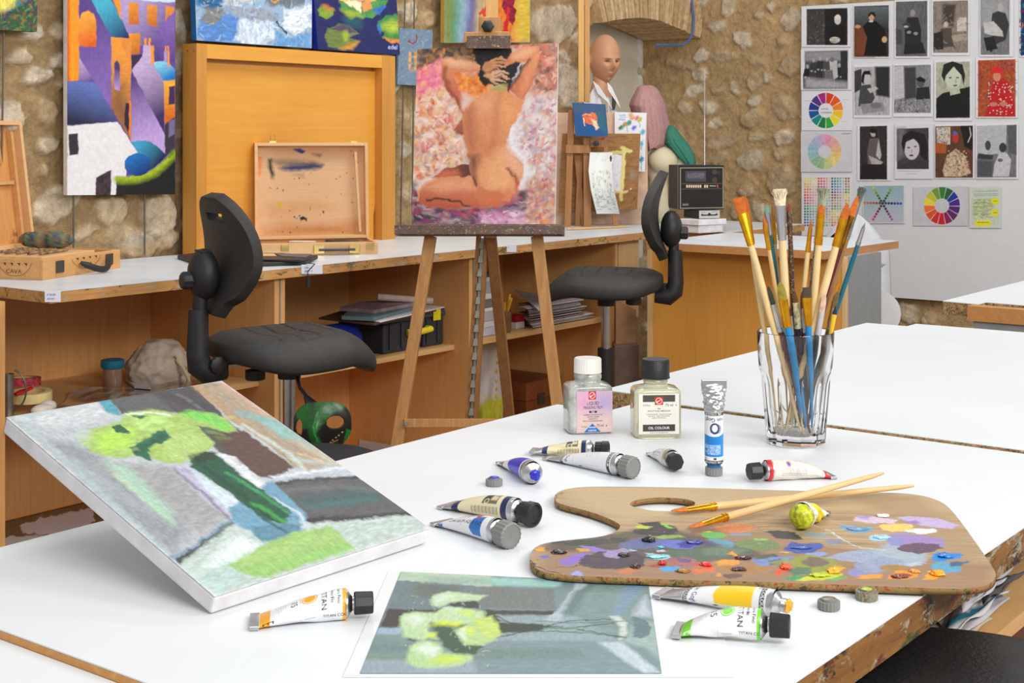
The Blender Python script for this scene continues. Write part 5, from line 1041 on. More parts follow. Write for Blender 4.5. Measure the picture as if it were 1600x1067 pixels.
P0 = pz(815,652, zb); P0[1] = 3.2; L_ = xsolve(P0, V(1,0,0),905); wcx = thing('wooden_case', 'dark brown wooden case on the bench floor board right of the sack', 'case', loc=(P0[0]+.1,3.3, zb)); b = MB(); L_ = min(L_, XE-.01-P0[0]); b.box((P0[0],3.2, zb),(P0[0]+L_, 3.46, zb+.06)); b.build('case_body', mat('case_brown', (112,62,34),.5, var=.1), wcx, mod=bevel(.003)); b = MB(); b.box((P0[0],3.2, zb+.061),(P0[0]+L_, 3.46, zb+.13)); b.build('case_lid', mat('case_brown2', (126,72,40),.5, var=.1), wcx, mod=bevel(.003)); b = MB(); b.box((P0[0]+L_*.3,3.194, zb+.04),(P0[0]+L_*.48,3.1995, zb+.08)); b.build('latch', mat('old_iron', (86,82,74),.45, metal=.6), wcx)
# jars of brushes on the bottom board
c = pz(646,678, zb); sc_ = ((c-CC)@FW)/F; mgw = thing('white_mug', 'white ceramic pot beside the glass jar of brushes, low in the bench', 'pot', loc=(c[0], c[1], zb)); b = MB(); b.lathe([(11*sc_, 0),(12*sc_, 6*sc_),(12*sc_, 46*sc_),(10.5*sc_, 46*sc_),(10*sc_, 4*sc_),(.001,3*sc_)],28, M=Matrix.Translation((c[0], c[1], zb)), cap=False); b.build('pot_body', mat('ceramic', (206,204,208),.3), mgw, smooth=True)
c = pz(681,682, zb); gj = thing('handled_jar', 'glass jar with handle holding paint brushes, low in the bench', 'jar', loc=(c[0], c[1], zb)); b = MB(); b.lathe([(16*sc_, 0),(20*sc_, 3*sc_),(21*sc_, 18*sc_),(21*sc_, 34*sc_),(17*sc_, 42*sc_),(18*sc_, 57*sc_),(16.5*sc_, 57*sc_),(15.5*sc_, 42*sc_),(19*sc_, 32*sc_),(18*sc_, 4*sc_),(.001,4*sc_)],32, M=Matrix.Translation((c[0], c[1], zb)), cap=False); b.build('jar_body', mat('murky_glass', (110,120,124),.12, var=.25, vs=30), gj, smooth=True, label='murky greenish glass with purple paint')
b = MB(); b.tube([c+V(0,0,40*sc_)+RT*19*sc_, c+V(0,0,42*sc_)+RT*32*sc_, c+V(0,0,26*sc_)+RT*33*sc_, c+V(0,0,14*sc_)+RT*21*sc_],2.4*sc_, 8); b.build('jar_handle', mat('clear_handle', (150,140,130),.1), gj, smooth=True)
for i, (x, y, cc_) in enumerate(((652,601,(50,90,60)),(664,606,(60,60,60)),(672,598,(30,30,40)),(680,604,(120,120,110)),(686,606,(80,70,60)),(693,604,(40,50,44)),(700,601,(60,90,80)))):
    e = pd(x, y, (c-CC)@FW+r.uniform(-.02,.02)); g0 = c+V(0,0,.02)+RT*(680-x)*.2*sc_; q = thing('paint_brush', 'paint brush standing in the low glass jar inside the bench', 'brush', loc=tuple(g0), group='brushes in the low glass jar'); b = MB(); b.tube([g0, g0+(e-g0)*.8],.0035,6); b.build('handle', mat('hb%d' % i, cc_, .5), q); b = MB(); b.tube([g0+(e-g0)*.8, g0+(e-g0)*.93, e],[.004,.006,.002],8); b.build('bristles', mat('hbb%d' % i, cc_, .8), q)
pts = [(560,700),(575,683),(660,680),(706,682),(690,700),(640,722),(580,730)]; flat('paper_sheet', pts, zb, zb+.002, m_paperG, 'greyish paper sheet on the bench floor board in front of the pot', 'paper', bev=0)

# ================================================================ corner still life on the bench
m_oldw = wood('old_easel', (150,100,56),(180,128,76), ns=7, dirt=((84,58,38),.62,14), stretch=(12,12,1))
D = 5.8
def slabpx(name, q, d, th, m, parent=None, lab=None, cat=None, z0=None, tilt=0, **k):
    """flat panel from photo corners TL,TR,BR,BL at viewing depth d"""
    P = [pd(x, y, d+(tilt if i < 2 else 0)) for i, (x, y) in enumerate(q)]; b = MB(); b.hexa([p+FW*th for p in P], P); o = b.build(name, m, parent, mod=bevel(min(.002, th*.3)), **k)
    return tag(o, lab, cat) if parent is None else o
YBASE = lambda d: 212+.37*F/d
slabpx('backing_board', [(869,176),(1011,176),(1013, YBASE(5.95)),(868, YBASE(5.95))],5.95,.012, mat('pinkish_board', (222,186,158),.8), None, 'large pale pinkish board at the back of the corner still life', 'board', tilt=.03)
k9 = KK(860,140,4.444)
cv = Cv(70,130,(236,236,244), k9([(445,155),(667,162),(655,570),(445,565)]), warp=1, wcell=5)
for p, c in (((600,200),(226,120,90)),((620,210),(190,190,60)),((515,245),(190,140,70)),((490,270),(80,140,90)),((545,235),(60,150,120)),((578,270),(110,120,220)),((570,195),(236,160,150)),((640,300),(90,170,210)),((630,380),(90,180,210)),((632,490),(60,150,200)),((560,180),(240,190,120))): cv.ell(*k9([p])[0],3.2,4.5, c, ang=.6, soft=2, jit=.3)
for p in ([(480,180),(520,180)],[(480,195),(520,195)],[(478,212),(520,214)]): cv.line(k9(p),1.5,(120,170,210), al=.8)
for p in ([(530,250),(535,300)],[(610,220),(625,265)],[(635,400),(625,420)],[(630,560),(632,470)]): cv.line(k9(p),1.2,(90,160,130), al=.8)
Q = k9([(445,155),(667,162),(655,570),(445,565)]); P = [pd(*q, 5.935) for q in Q]; P[0] = pd(*Q[0],5.965); P[1] = pd(*Q[1],5.965)
Pq, f, c_ = cv.pts([p-FW*.004 for p in P]); tag(fast_mesh('flower_watercolour', Pq, f, vmat('print', bs=0, rough=.7), None, c_, solid=.001), 'white sheet with loose watercolour flowers at the right of the corner boards', 'watercolour')
# drawing board with masking tape
cv = Cv(130,130,(156,108,56), k9([(82,305),(626,305),(602,832),(55,856)]), warp=1.5, wcell=8); cv.grain(.2,(2,20)); cv.dabs(70,(872,209,1002,332),16,4,[(130,86,44),(110,84,56),(176,130,76),(96,70,44)], al=.5, ang=(-.2,.2))
for q in ([(410,440),(560,425)],[(440,705),(530,712)],[(515,410),(490,760)],[(505,400),(560,430)]): cv.line(k9(q),5.5,(222,210,130), al=.85)
cv.poly(k9([(430,448),(500,450),(488,705),(440,700)]),(226,226,232)); cv.dabs(10,(958,245,970,295),5,.8,[(150,180,220)]); cv.poly(k9([(508,430),(528,430),(508,712),(490,712)]),(226,214,140)); cv.ell(*k9([(580,757)])[0],1.5,1.5,(40,50,120)); cv.ell(*k9([(558,690)])[0],1.6,1.6,(230,230,230)); cv.ell(*k9([(575,590)])[0],4,9,(150,140,130), al=.6, soft=3)
dq = k9([(82,305),(626,305),(602,832),(55,856)]); Pd = [pd(*q, 5.86+(.03 if i < 2 else 0)) for i, q in enumerate(dq)]; canvas_thing('drawing_board', 'worn brown drawing board with masking-taped paper in the corner', 'drawing board', Pd, cv, .012, side=(150,104,58), mtn='boardp', bs=.1, facing='taped_surface')
# table easel
te = thing('table_easel', 'small wooden table easel in the corner holding the goldfish canvas', 'easel', loc=tuple(pd(905, YBASE(5.8),5.8)))
def ebar(a, c, wd, nm='leg', d0=D, d1=D, m=None): q = MB(); q.bar(pd(*a, d0), pd(*c, d1), wd*D/F, .018, up=FW); q.build(nm, m or m_oldw, te, mod=bevel(.0015))
m_mast2 = wood('mast2', (206,156,88),(222,172,104), ns=6, stretch=(12,12,1))
ebar((908,-40),(908,160),9, 'mast', m=m_mast2); ebar((917.5,-40),(917.5,160),8, 'mast', m=wood('mast3', (190,138,76),(206,154,90), ns=6, stretch=(12,12,1)))
ebar((893,172),(886.5, YBASE(5.8)),10, d1=D-.0); ebar((884,233),(921,233),13, 'cross_bar', D-.012, D-.012); ebar((917,213),(918, YBASE(D)),12, 'centre_post'); ebar((944,214),(962, YBASE(D)-1),7); ebar((907,240),(902, YBASE(D)),8, 'rear_leg', D+.02, D+.03, m_easelB); ebar((900,240),(912, YBASE(D)),7, 'rear_leg', D+.02, D+.03, m_easelB)
q = MB(); c = pd(931.6,224, D-.03); q.lathe([(.006,0),(.012,.002),(.012,.012),(.001,.014)],14, M=frame(c, RT, z=-FW)); q.build('clamp_knob', m_black, te, smooth=True)
ebar((922,224),(945,224),12, 'clamp_block', D-.008, D-.008)
# goldfish canvas
cv = Cv(90,90,(24,84,146), k9([(155,90),(382,102),(402,325),(175,322)]), warp=1.2, wcell=6); cv.poly(k9([(155,90),(382,102),(390,180),(160,170)]),(70,92,124), soft=8, al=.7); cv.poly(k9([(300,150),(382,170),(400,320),(330,260)]),(44,108,120), soft=8, al=.8)
cv.poly(k9([(222,175),(245,160),(262,175),(290,155),(318,165),(328,200),(325,235),(340,262),(320,282),(300,245),(275,240),(245,230),(240,250),(232,225)]),(226,110,70), jit=.3); cv.poly(k9([(285,205),(320,215),(338,262),(318,280),(300,240)]),(240,210,180), jit=.2, soft=2); cv.line(k9([(232,200),(238,250)]),1.5,(236,220,190)); cv.line(k9([(222,178),(250,170),(280,175)]),1.2,(246,190,150)); cv.grain(.08)
canvas_thing('painting', 'small blue canvas with an orange goldfish on the table easel in the corner', 'painting', [pd(*q, 5.74) for q in k9([(155,90),(382,102),(402,325),(175,322)])], cv, .02, side=(40,60,84))
# curled watercolour strip
cv = Cv(60,130,(232,234,232), warp=1, wcell=6); cv.dabs(120,(.1,.3,.9,.85),.12,1.8,[(120,150,110),(150,176,140),(100,120,100),(190,200,120),(130,140,150),(90,130,80)], ang=(1.2,1.9), al=.6); cv.dabs(40,(.1,.62,.95,.95),.2,1.6,[(110,130,150),(90,110,120),(150,170,180)], ang=(-.3,.3), al=.6); cv.ell(.55,.53,.10,.07,(236,236,240), soft=1); cv.ell(.55,.7,.09,.06,(226,228,232), soft=2); cv.rect(.9,.05,.98,.15,(50,50,50)); cv.dabs(12,(.1,.03,.9,.14),.1,1.5,[(170,206,226)], al=.7)
def wfn(U, W):
    xl = np.interp(W, [0,.3,.6,1],[275,265,280,322]); xr = np.interp(W, [0,.3,.6,1],[430,428,440,480]); y = 435+W*428; x = xl+(xr-xl)*U
    X, Yp = 860+x/4.444,140+y/4.444; d = 5.77-.05*np.sin(W*3.1)+.02*np.sin(U*3); return CC+(FW+RT*((X-HX)/F)[..., None]+V(0,0,1)*((HY-Yp)/F)[..., None])*d[..., None]
Pq, f, c_ = cv.pts(fn=wfn); tag(fast_mesh('watercolour_strip', Pq, f, vmat('print', bs=0, rough=.7), None, c_, solid=.001), 'narrow curled watercolour of a swan and reeds hanging on the corner easel', 'watercolour')
# books behind
for i, (x0, x1, c, lb) in enumerate(((966,971.5,(190,180,214), 'lilac book standing low behind the corner boards'),(972,976,(130,180,60), 'thin green book standing between the lilac and red ones'),(976.5,984,(216,50,30), 'bright red book standing low behind the corner boards'),(985,990,(196,130,150), 'pink book standing right of the red one'))):
    a = pd(x0, YBASE(5.98),5.98); c_ = pd(x1, YBASE(5.98),5.98); wd = np.linalg.norm(c_-a); M = frame(V(a[0], a[1], TZ), RT, FW); b = MB(); b.box((0,0,0.0005),(wd, .10,.07)); tag(b.build('book', mat('book%d' % i, c, .6), world=False, M=M, mod=bevel(.001)), lb, 'book', 'books standing in the corner')
# mannequin
HM = 6.13; hc = pd(944,93, HM); sm = HM/F
mn_ = thing('mannequin', 'bald shop mannequin bust in a white coat in the corner niche', 'mannequin', loc=(hc[0], hc[1], TZ))
fwd = nrm(RT*.42-FW*.90+V(0,0,-.16)); up = nrm(V(.0,0,1)-fwd*np.dot(V(0,0,1), fwd)); sd = np.cross(up, fwd)  # sd: viewer-left... head axes
cv = Cv(150,150,(206,152,118)); n1, n2 = 150,150
U, W = np.meshgrid(np.linspace(0,1, n1), np.linspace(0,1, n2)); a = (U-.5)*2*math.pi; ph = W*math.pi
yv = np.cos(ph); rr = np.sin(ph); hgt = 39*sm
def G(a0, y0, sa, sy): return np.exp(-((a-a0)/sa)**2-((yv-y0)/sy)**2)
# radius shaping: skull deeper front-back, jaw narrower
wid = (.62-.20*np.clip(-yv-.05,0,1)**1.2); depth_ = (.78-.10*np.clip(-yv, 0,1)); X_ = rr*np.sin(a)*wid; Z_ = rr*np.cos(a)*depth_
Z_ = np.where(np.cos(a) < 0, Z_*(1-.42*np.clip(-yv-.1,0,1)), Z_)
Y_ = yv.copy(); Yc = np.clip(-yv, 0,1)
Z_ += .20*G(0,-.18,.13,.16)+.10*G(0,-.06,.10,.14)-.10*(G(.36,.0,.20,.10)+G(-.36,.0,.20,.10))+.05*(G(.36,.12,.3,.06)+G(-.36,.12,.3,.06))+.06*G(0,-.48,.2,.05)+.07*G(0,-.56,.18,.05)-.03*G(0,-.52,.22,.02)+.07*G(0,-.80,.28,.14)+.04*(G(.5,-.25,.25,.15)+G(-.5,-.25,.25,.15))
X_ += .10*(G(1.62,-.05,.12,.18)-G(-1.62,-.05,.12,.18))
P = hc+(X_*hgt)[..., None]*(-sd)+(Y_*hgt*1.0)[..., None]*up+(Z_*hgt)[..., None]*fwd
col = np.ones((n2, n1,4))*np.append(lin((208,154,120)),1); 
def tint(m_, c): col[..., :3] = col[..., :3]*(1-m_[..., None])+lin(c)*m_[..., None]
tint(np.clip(1.3*(G(.36,.0,.15,.035)+G(-.36,.0,.15,.035)),0,.9),(70,46,38)); tint(np.clip(.8*(G(.36,.12,.24,.022)+G(-.36,.12,.24,.022)),0,.7),(130,86,62)); tint(np.clip(1.1*G(0,-.53,.17,.04),0,.6),(168,104,84))
idx = np.arange(n1*n2).reshape(n2, n1); f = np.stack([idx[:-1, :-1], idx[1:, :-1], idx[1:, 1:], idx[:-1,1:]],-1).reshape(-1,4)
fast_mesh('head', P.reshape(-1,3), f, vmat('skinp', rough=.45, bs=0), mn_, col.reshape(-1,4))
m_skin = mat('mannequin_skin', (206,152,118),.45, var=.03)
b = MB(); nb = pd(938,150, HM+.02); b.tube([hc-up*hgt*.45-fwd*.02, pd(939,128, HM+.01), nb],[.036,.036,.05],24); b.build('neck', m_skin, mn_, smooth=True)
b = MB(); b.lathe([(.13,0),(.15,.15),(.16,.28),(.13,.36),(.06,.40)],28, M=frame(V(nb[0], nb[1], TZ)+FW*.03-RT*.02, RT, FW) @ Matrix.Diagonal((1,.62,1,1))); b.build('torso', m_skin, mn_, smooth=True)
# coat: shoulders as a draped surface with an open V
def cfn(U, W):
    t = (U-.5)*2; at = np.abs(t); top = 132+62*at**1.25; y = top+W*(235-top); x = 934+t*(40+8*W); d = HM-.055-.05*np.cos(t*1.4)-.004*np.sin(t*19+2*W)
    return CC+(FW+RT*((x-HX)/F)[..., None]+V(0,0,1)*((HY-y)/F)[..., None])*d[..., None]
Pq, f, c_ = Cv(90,60, WHITE).pts(fn=cfn); Uu, Ww = np.meshgrid(np.linspace(0,1,90), np.linspace(0,1,60)); t = (Uu-.5)*2-.18-.35*Ww; ok = (np.abs(t) > .17*(1-Ww*1.6)).ravel(); f = f[ok[f].all(1)]
m_coat = mat('coat_cotton', (234,234,240),.85, var=.02, bs=.2)
fast_mesh('white_coat', Pq, f, m_coat, mn_, solid=.006, label='white cotton coat')
b = MB(); dl = HM-.125
for q in ([(926,126),(936,134),(950,156),(958,172),(950,160),(934,146)],[(949,128),(956,136),(966,158),(970,170),(962,158),(950,140)]):
    p = [pd(x, y, dl) for x, y in q]; b.add([*p, *[k+FW*.004 for k in p]],[tuple(range(5,-1,-1)), tuple(range(6,12))]+[(i, (i+1) % 6,(i+1) % 6+6, i+6) for i in range(6)])
b.build('lapel', m_coat, mn_)
b = MB(); b.prism([(0,0),(.012,0),(.022,.05),(.0,.06)],0,.003, M=frame(pd(956,172, HM-.119), RT, V(0,0,1))); b.build('dark_lining', m_black, mn_)
# plaster torso with cloths
pc = pd(1030, YBASE(6.07),6.07); 
sp = thing('plaster_cast', 'white plaster body cast on the bench, half hidden under the pink cloth', 'plaster cast', loc=(pc[0], pc[1], TZ)); m_pl = mat('plaster', (222,208,176),.8, var=.03, vs=8)
s6 = 6.07/F
b = MB(); b.tube([pd(1030,353,6.09), pd(1027,320,6.09), pd(1028,280,6.09), pd(1026,250,6.10), pd(1020,200,6.12)],[20*s6,17*s6,15*s6,26*s6,24*s6],28); b.v = [np.column_stack([v[:, 0], v[:, 1], np.maximum(v[:, 2], TZ+.0008)]) for v in b.v]; b.build('cast_body', m_pl, sp, smooth=True, ang=None)
b = MB(); b.ball(pd(1036,250,6.05),(25*s6,24*s6,21*s6), n=28, m=18); b.build('hip', m_pl, sp, smooth=True)
b = MB(); b.tube([pd(1050,240,6.09), pd(1064,256,6.07), pd(1070,275,6.06), pd(1074,300,6.05)],[18*s6,15*s6,12*s6,10*s6],20); b.build('thigh', m_pl, sp, smooth=True)
from mathutils import noise as mn
def drape(name, sil, d, th, col, lab, seed, fold=1.0, dots=None):
    """cloth hung over a body: silhouette rows (y, xleft, xright) in the photo; bulges towards the viewer"""
    ys = [s_[0] for s_ in sil]
    def fn(U, W):
        y = ys[0]+W*(ys[-1]-ys[0]); xl = np.interp(y, ys, [s_[1] for s_ in sil]); xr = np.interp(y, ys, [s_[2] for s_ in sil]); t = 2*U-1
        x = (xl+xr)/2+t*(xr-xl)/2; bul = (1-np.abs(t)**3.2)*th*np.sqrt(np.clip(W*3,0.02,1)); fo = fold*(.010*np.sin(t*9+seed+2*W)+.006*np.sin(t*21+5*W+seed))*np.clip(W*1.5,.1,1)
        fo = fo*.35+.004*np.sin(3*t+7*W+seed); dd = d-bul-fo+.02*(1-W); yy = y+ (1.6*np.sin(t*7+seed)+.8*np.sin(t*19))*W*fold; return CC+(FW+RT*((x-HX)/F)[..., None]+V(0,0,1)*((HY-yy)/F)[..., None])*dd[..., None]
    cv = Cv(90,100, col); cv.a[..., :3] *= 1+.12*fbm(100,90,5, seed, 3)[..., None]
    if dots: cv.dabs(260,(0,0,1,1),.05,1.1, dots, al=.35, seed=seed)
    Pq, f, c_ = cv.pts(fn=fn); return tag(fast_mesh(name, Pq, f, vmat('clothm', rough=.95, bs=.6, bsc=260), None, c_, solid=.004), lab, 'cloth')
drape('pink_cloth', [(133,1001,1018),(136,996,1024),(142,993,1030),(155,986,1036),(164,983,1040),(180,988,1043),(200,991,1048),(215,993,1049),(225,1000,1044),(232,1008,1030)],6.09,.10,(186,142,142), 'dusty pink cloth draped over the upper part of the plaster cast', 3, dots=[(110,84,92),(210,180,176)])
drape('green_cloth', [(196,1044,1052),(208,1036,1062),(222,1036,1074),(240,1052,1085),(254,1066,1088),(259,1074,1085)],6.05,.07,(62,128,108), 'green cloth draped over the right side of the plaster cast', 6,.8)
# white box, cassette unit and radio
P0 = pd(1092,365,.37*F/(365-212)); cb, M, tr_, tl_ = cbox(P0,38,1130,1064,.030, 'carton_box', mat('white_card', (226,226,230),.7), None)
M0 = M; cb.name = 'box_body'; bx_ = thing('carton_box', 'white cardboard box with lid under the radio in the corner', 'box', M=M); cb.parent = bx_; cb.matrix_basis = Matrix.Identity(4)
b = MB(); b.box((-.006,-.006,.0305),(tr_+.012, tl_+.012,.052)); b.build('box_lid', mat('white_card', (226,226,230),.7), bx_, world=False, mod=bevel(.002))
zc = TZ+.0523; Pc = pd(1091.5,0,5.44); Pc[2] = zc; cas, M, tr_, tl_ = cbox(Pc, 20,1125,1068,.034, 'cassette_deck', m_black, None); cas.name = 'deck_body'; dk = thing('cassette_deck', 'small black and silver audio unit between the white box and the radio', 'audio unit', M=M); cas.parent = dk; cas.matrix_basis = Matrix.Identity(4)
cv = Cv(80,40,(186,184,182)); cv.ell(.15,.55,.06,.13,(40,40,40)); cv.ell(.85,.52,.06,.13,(40,40,40)); cv.rect(.15,.5,.85,.68,(50,50,52)); cv.ell(.5,.5,.07,.2,(30,30,30)); cv.rect(.1,.2,.3,.25,(90,90,90)); cv.rect(.6,.15,.9,.2,(90,90,90))
decal(dk, 'front_plate', [V(.002,-.001,.032), V(tr_-.002,-.001,.032), V(tr_-.002,-.001,.002), V(.002,-.001,.002)], cv, 'silver front plate with dark dials')
zr = zc+.0345; Pr = pd(1060,0,5.47); Pr[2] = zr; hr = (328-259)*5.47/F; rad, M, tr_, tl_ = cbox(Pr, 8,1131,1036, hr, 'radio', m_black, None, w2=.15, bev=.002); rad.name = 'radio_body'; rd = thing('radio', 'black vintage portable radio with raised antenna in the corner', 'radio', M=M); rad.parent = rd; rad.matrix_basis = Matrix.Identity(4)
k10 = KK(1040,240,7.62); cv = Cv(150,150,(28,26,26), k10([(160,150),(690,145),(685,665),(160,670)]))
fr = (150,138,124)
for q in ([(180,180),(670,172)],[(182,180),(182,650)],[(180,655),(670,645)],[(680,172),(676,650)]): cv.line(k10(q),1.4, fr)
cv.poly(k10([(240,215),(480,212),(478,340),(240,342)]),(66,66,74), jit=.2); cv.poly(k10([(262,238),(460,236),(458,300),(262,302)]),(96,92,98), jit=.3); cv.line(k10([(200,365),(665,360)]),.9,(110,84,66)); cv.line(k10([(200,430),(665,420)]),.9,(96,74,60))
for i in range(10):
    if i != 7: cv.poly(k10([(250+26*i, 380),(268+26*i, 380),(268+26*i, 412),(250+26*i, 412)]),(216,196,166))
cv.line(k10([(525,390),(590,392)]),1.2,(180,180,180)); cv.line(k10([(612,380),(616,405)]),1.6,(216,80,40)); cv.ell(*k10([(580,225)])[0],4,4,(70,60,52)); cv.ell(*k10([(580,320)])[0],4,4,(70,60,52)); cv.ell(*k10([(630,235)])[0],3,3,(54,46,42)); cv.poly(k10([(205,600),(275,598),(275,622),(205,624)]),(110,110,104), jit=.3)
decal(rd, 'front_panel', [V(0,-.0012, hr), V(tr_, -.0012, hr), V(tr_, -.0012,0), V(0,-.0012,0)], cv, 'front panel with dial, push buttons and speaker grille')
b = MB(); e = np.array(M.inverted()); tp = (e@np.append(pd(1101,112,5.55),1))[:3]; bs_ = (e@np.append(pd(1101,259,5.52),1))[:3]; b.tube([bs_, (bs_+tp)/2],.0022,6); b.tube([(bs_+tp)/2, tp],.0013,6); b.build('antenna', m_steel, rd, world=False)
b = MB(); b.box((-.001,.004,.004),(-.0002,.146, hr-.004)); b.build('side_frame', mat('radio_side', (52,50,50),.5), rd, world=False); b = MB(); b.box((-.0015,0.0,0),(-.0002,.008, hr)); b.build('edge_trim', mat('radio_trim', (120,118,112),.4, metal=.4), rd, world=False)
# blue cable round the arch
b = MB(); zz = [(1080,-30),(1081,5),(1084,30),(1083,50),(1076,64),(1066,70),(1050,71),(1035,70),(1024,71)]
b.tube([pax(x, y, 1, YW-.055) if x > 1070 else pax(x, y, 1, YW-.045+.02*(1070-x)/46) for x, y in zz],.006,8); tag(b.build('cable', mat('blue_cable', (84,112,170),.5), smooth=True), 'blue cable running down the stone wall and under the brick arch', 'cable')
# kraft paper bag between bench and desk
slabpx('kraft_bag', [(962,466),(994,484),(996,536),(962,540)],5.25,.08, mat('kraft', (150,112,78),.85, var=.15, vs=14), None, 'brown kraft paper bag in the gap between bench and desk', 'bag')
slabpx('storage_crate', [(960,541),(998,538),(998,640),(960,640)],5.2,.12, mat('dark_crate', (92,70,58),.7, var=.15, vs=14), None, 'dark brown crate under the kraft bag between bench and desk', 'crate')
# white coat over a chair back behind the desk
wc_ = thing('draped_coat', 'white coat draped over a chair behind the corner desk, under the dot chart', 'coat', loc=tuple(pd(1335,600,5.6)*V(1,1,0)))
for xq in (1312,1356):
    q = MB(); q.tube([pd(xq, 350,5.62), pd(xq, 350,5.62)*V(1,1,0)],.011,10); q.build('chair_leg', m_darkmetal, wc_)
def cf2(U, W):
    t = 2*U-1; x = 1333+t*(22+34*np.minimum(1, W*5)**.7+8*W); y = 334+W*250+14*np.abs(t)**2.4*np.clip(1-W, 0,1); d = 5.62-.10*np.sqrt(np.clip(1-t*t, 0,1))-.012*np.sin(t*9+1)*np.clip(W*4,0,1); return CC+(FW+RT*((x-HX)/F)[..., None]+V(0,0,1)*((HY-y)/F)[..., None])*d[..., None]
Pq, f, c_ = Cv(60,60, WHITE).pts(fn=cf2); fast_mesh('coat_cloth', Pq, f, mat('coat_white2', (226,228,236),.85, var=.02), wc_, solid=.006)
q = MB(); q.tube([pd(1300,372,5.55), pd(1306,366,5.52), pd(1316,369,5.52)],.008,8); q.build('coat_button_loop', m_darkmetal, wc_)
q = MB(); q.lathe([(.02,0),(.085,.004),(.085,.10),(.02,.104)],24, M=frame(pd(1366,488,5.2)-FW*.05, V(0,0,1), z=FW)); q.build('plastic_bag', m_paper, wc_, smooth=True)  # white rounded shape taken for a plastic bag, grouped with the coat
slabpx('wall_ledge', [(1376,413),(1385,413),(1378,418),(1372,418)],5.4,.04, m_grey, None, 'small grey ledge behind the grey desk end', 'ledge')
# ================================================================ prints pinned on the whiteboard
kb = KK(1230,0,2.8838); XP = XB-.004; cnt = [0]
GR = lambda v: (v, v, v+2)
def print_on(name, lab, cat, paper, img=None, bg=(120,120,122), draw=None, pc=(232,232,238), res=1.3, group='prints on the whiteboard', warp=.25, seed=1, jit=.25):
    x0, y0, x1, y1 = paper; q = kb([(x0, y0+(x1-x0)*.02),(x1, y0),(x1, y1-(x1-x0)*.0),(x0, y1)]); w_, h = int((x1-x0)/2.8838*res*1.3), int((y1-y0)/2.8838*res*1.3)
    cv = Cv(max(20, w_), max(20, h), pc, q, warp=warp, wcell=6, seed=seed); cv.warp0 = 0
    if img:
        a, b_, c, d = img; cv.poly(kb([(a, b_),(c, b_-(c-a)*.03),(c, d),(a, d)]), bg, jit=jit, soft=.8)
    if draw: draw(cv, lambda pts, col, **k: cv.poly(kb(pts), col, **{**dict(jit=.15, soft=1), **k}), lambda cx, cy, rx, ry, col, **k: cv.ell(*kb([(cx, cy)])[0], rx/2.8838, ry/2.8838, col, **{**dict(soft=1), **k}))
    P = [pax(x, y, 0, XP) for x, y in q]; cnt[0] += 1; P = [p+V(-.0015*(cnt[0] % 2),0,0) for p in P]; Pq, f, c_ = cv.pts(P)
    return tag(fast_mesh(name, Pq, f, vmat('print', bs=0, rough=.7), None, c_, solid=.0008), lab, cat, group)
def fig(P, E, cx, top, hh, body, skin, seat=False, w_=1.):
    """small standing or seated figure: cx centre, top of head, total height"""
    k = hh/7.; P([(cx-.9*k*w_, top+1.3*k),(cx+.9*k*w_, top+1.3*k),(cx+1.4*k*w_, top+3.4*k),(cx+(1.6 if seat else 1.2)*k*w_, top+7*k),(cx-(2.0 if seat else 1.2)*k*w_, top+7*k),(cx-1.3*k*w_, top+3.4*k)], body); E(cx, top+.6*k, .42*k, .58*k, skin)
    E(cx-.6*k, top+3.7*k, .35*k, .25*k, skin); E(cx+.5*k, top+3.9*k, .35*k, .25*k, skin)
PR = 'photo print'
def d1(cv, P, E):
    P([(170,42),(272,40),(272,203),(170,203)],(30,28,30)); cv.dabs(80,(1262,18,1288,68),4,1,[(90,88,86),(60,58,56),(120,118,114)]); E(228,88,15,23,(214,206,200)); E(228,78,14,10,(230,224,220)); P([(195,118),(260,118),(266,190),(192,190)],(22,20,22)); E(215,180,24,14,(196,188,180), jit=.5)
print_on('photo_print', 'dark landscape photo of a bald person, top left of the whiteboard', PR, (65,28,285,212),(88,41,272,203),(64,62,62), d1)
def d2(cv, P, E):
    P([(304,30),(457,28),(456,130),(303,130)],(96,104,108), col2=(40,34,30), gd=kb([(380,40),(380,140)])); P([(303,120),(380,120),(390,255),(302,255)],(120,66,40), soft=8); P([(340,120),(365,95),(400,95),(440,130),(450,250),(345,252),(360,170)],(18,16,16)); E(380,76,13,17,(200,160,130)); P([(363,68),(375,54),(390,54),(400,70),(396,78),(380,64),(368,78)],(24,18,16)); E(318,120,14,8,(200,150,120)); E(438,178,12,14,(206,170,140)); E(378,96,10,4,(220,214,204))
print_on('photo_print', 'painted portrait print of a seated woman in black, top row second', PR, (298,18,462,262),(302,28,458,256),(56,44,36), d2)
def d3(cv, P, E): fig(P, E, 566,42,196,(40,40,44),(150,146,146)); P([(520,110),(545,96),(560,120),(535,135)],(60,60,64)); E(536,120,10,5,(190,188,188)); P([(530,200),(610,190),(625,240),(525,245)],(34,34,38)); P([(492,130),(520,135),(520,200),(492,200)],(70,70,74), soft=4)
print_on('photo_print', 'grey photo print of a standing woman in a long dress, top row third', PR, (484,-2,642,262),(490,8,632,254),(98,98,102), d3)
def d4(cv, P, E):
    P([(765,80),(808,78),(808,140),(765,142)],(206,196,184)); P([(700,20),(760,20),(750,120),(700,110)],(70,60,54), soft=4); E(715,110,10,13,(200,186,172)); P([(690,130),(740,125),(750,210),(680,215)],(84,74,68)); P([(660,150),(700,140),(705,222),(660,225)],(44,38,36)); P([(740,160),(812,150),(812,180),(750,190)],(170,156,142)); cv.dabs(50,(1460,5,1512,80),7,1.5,[(90,80,74),(170,156,144),(60,52,48)], al=.6)
print_on('photo_print', 'sepia photo print of people in a studio, top row fourth', PR, (651,-6,822,250),(657,6,815,238),(142,128,118), d4)
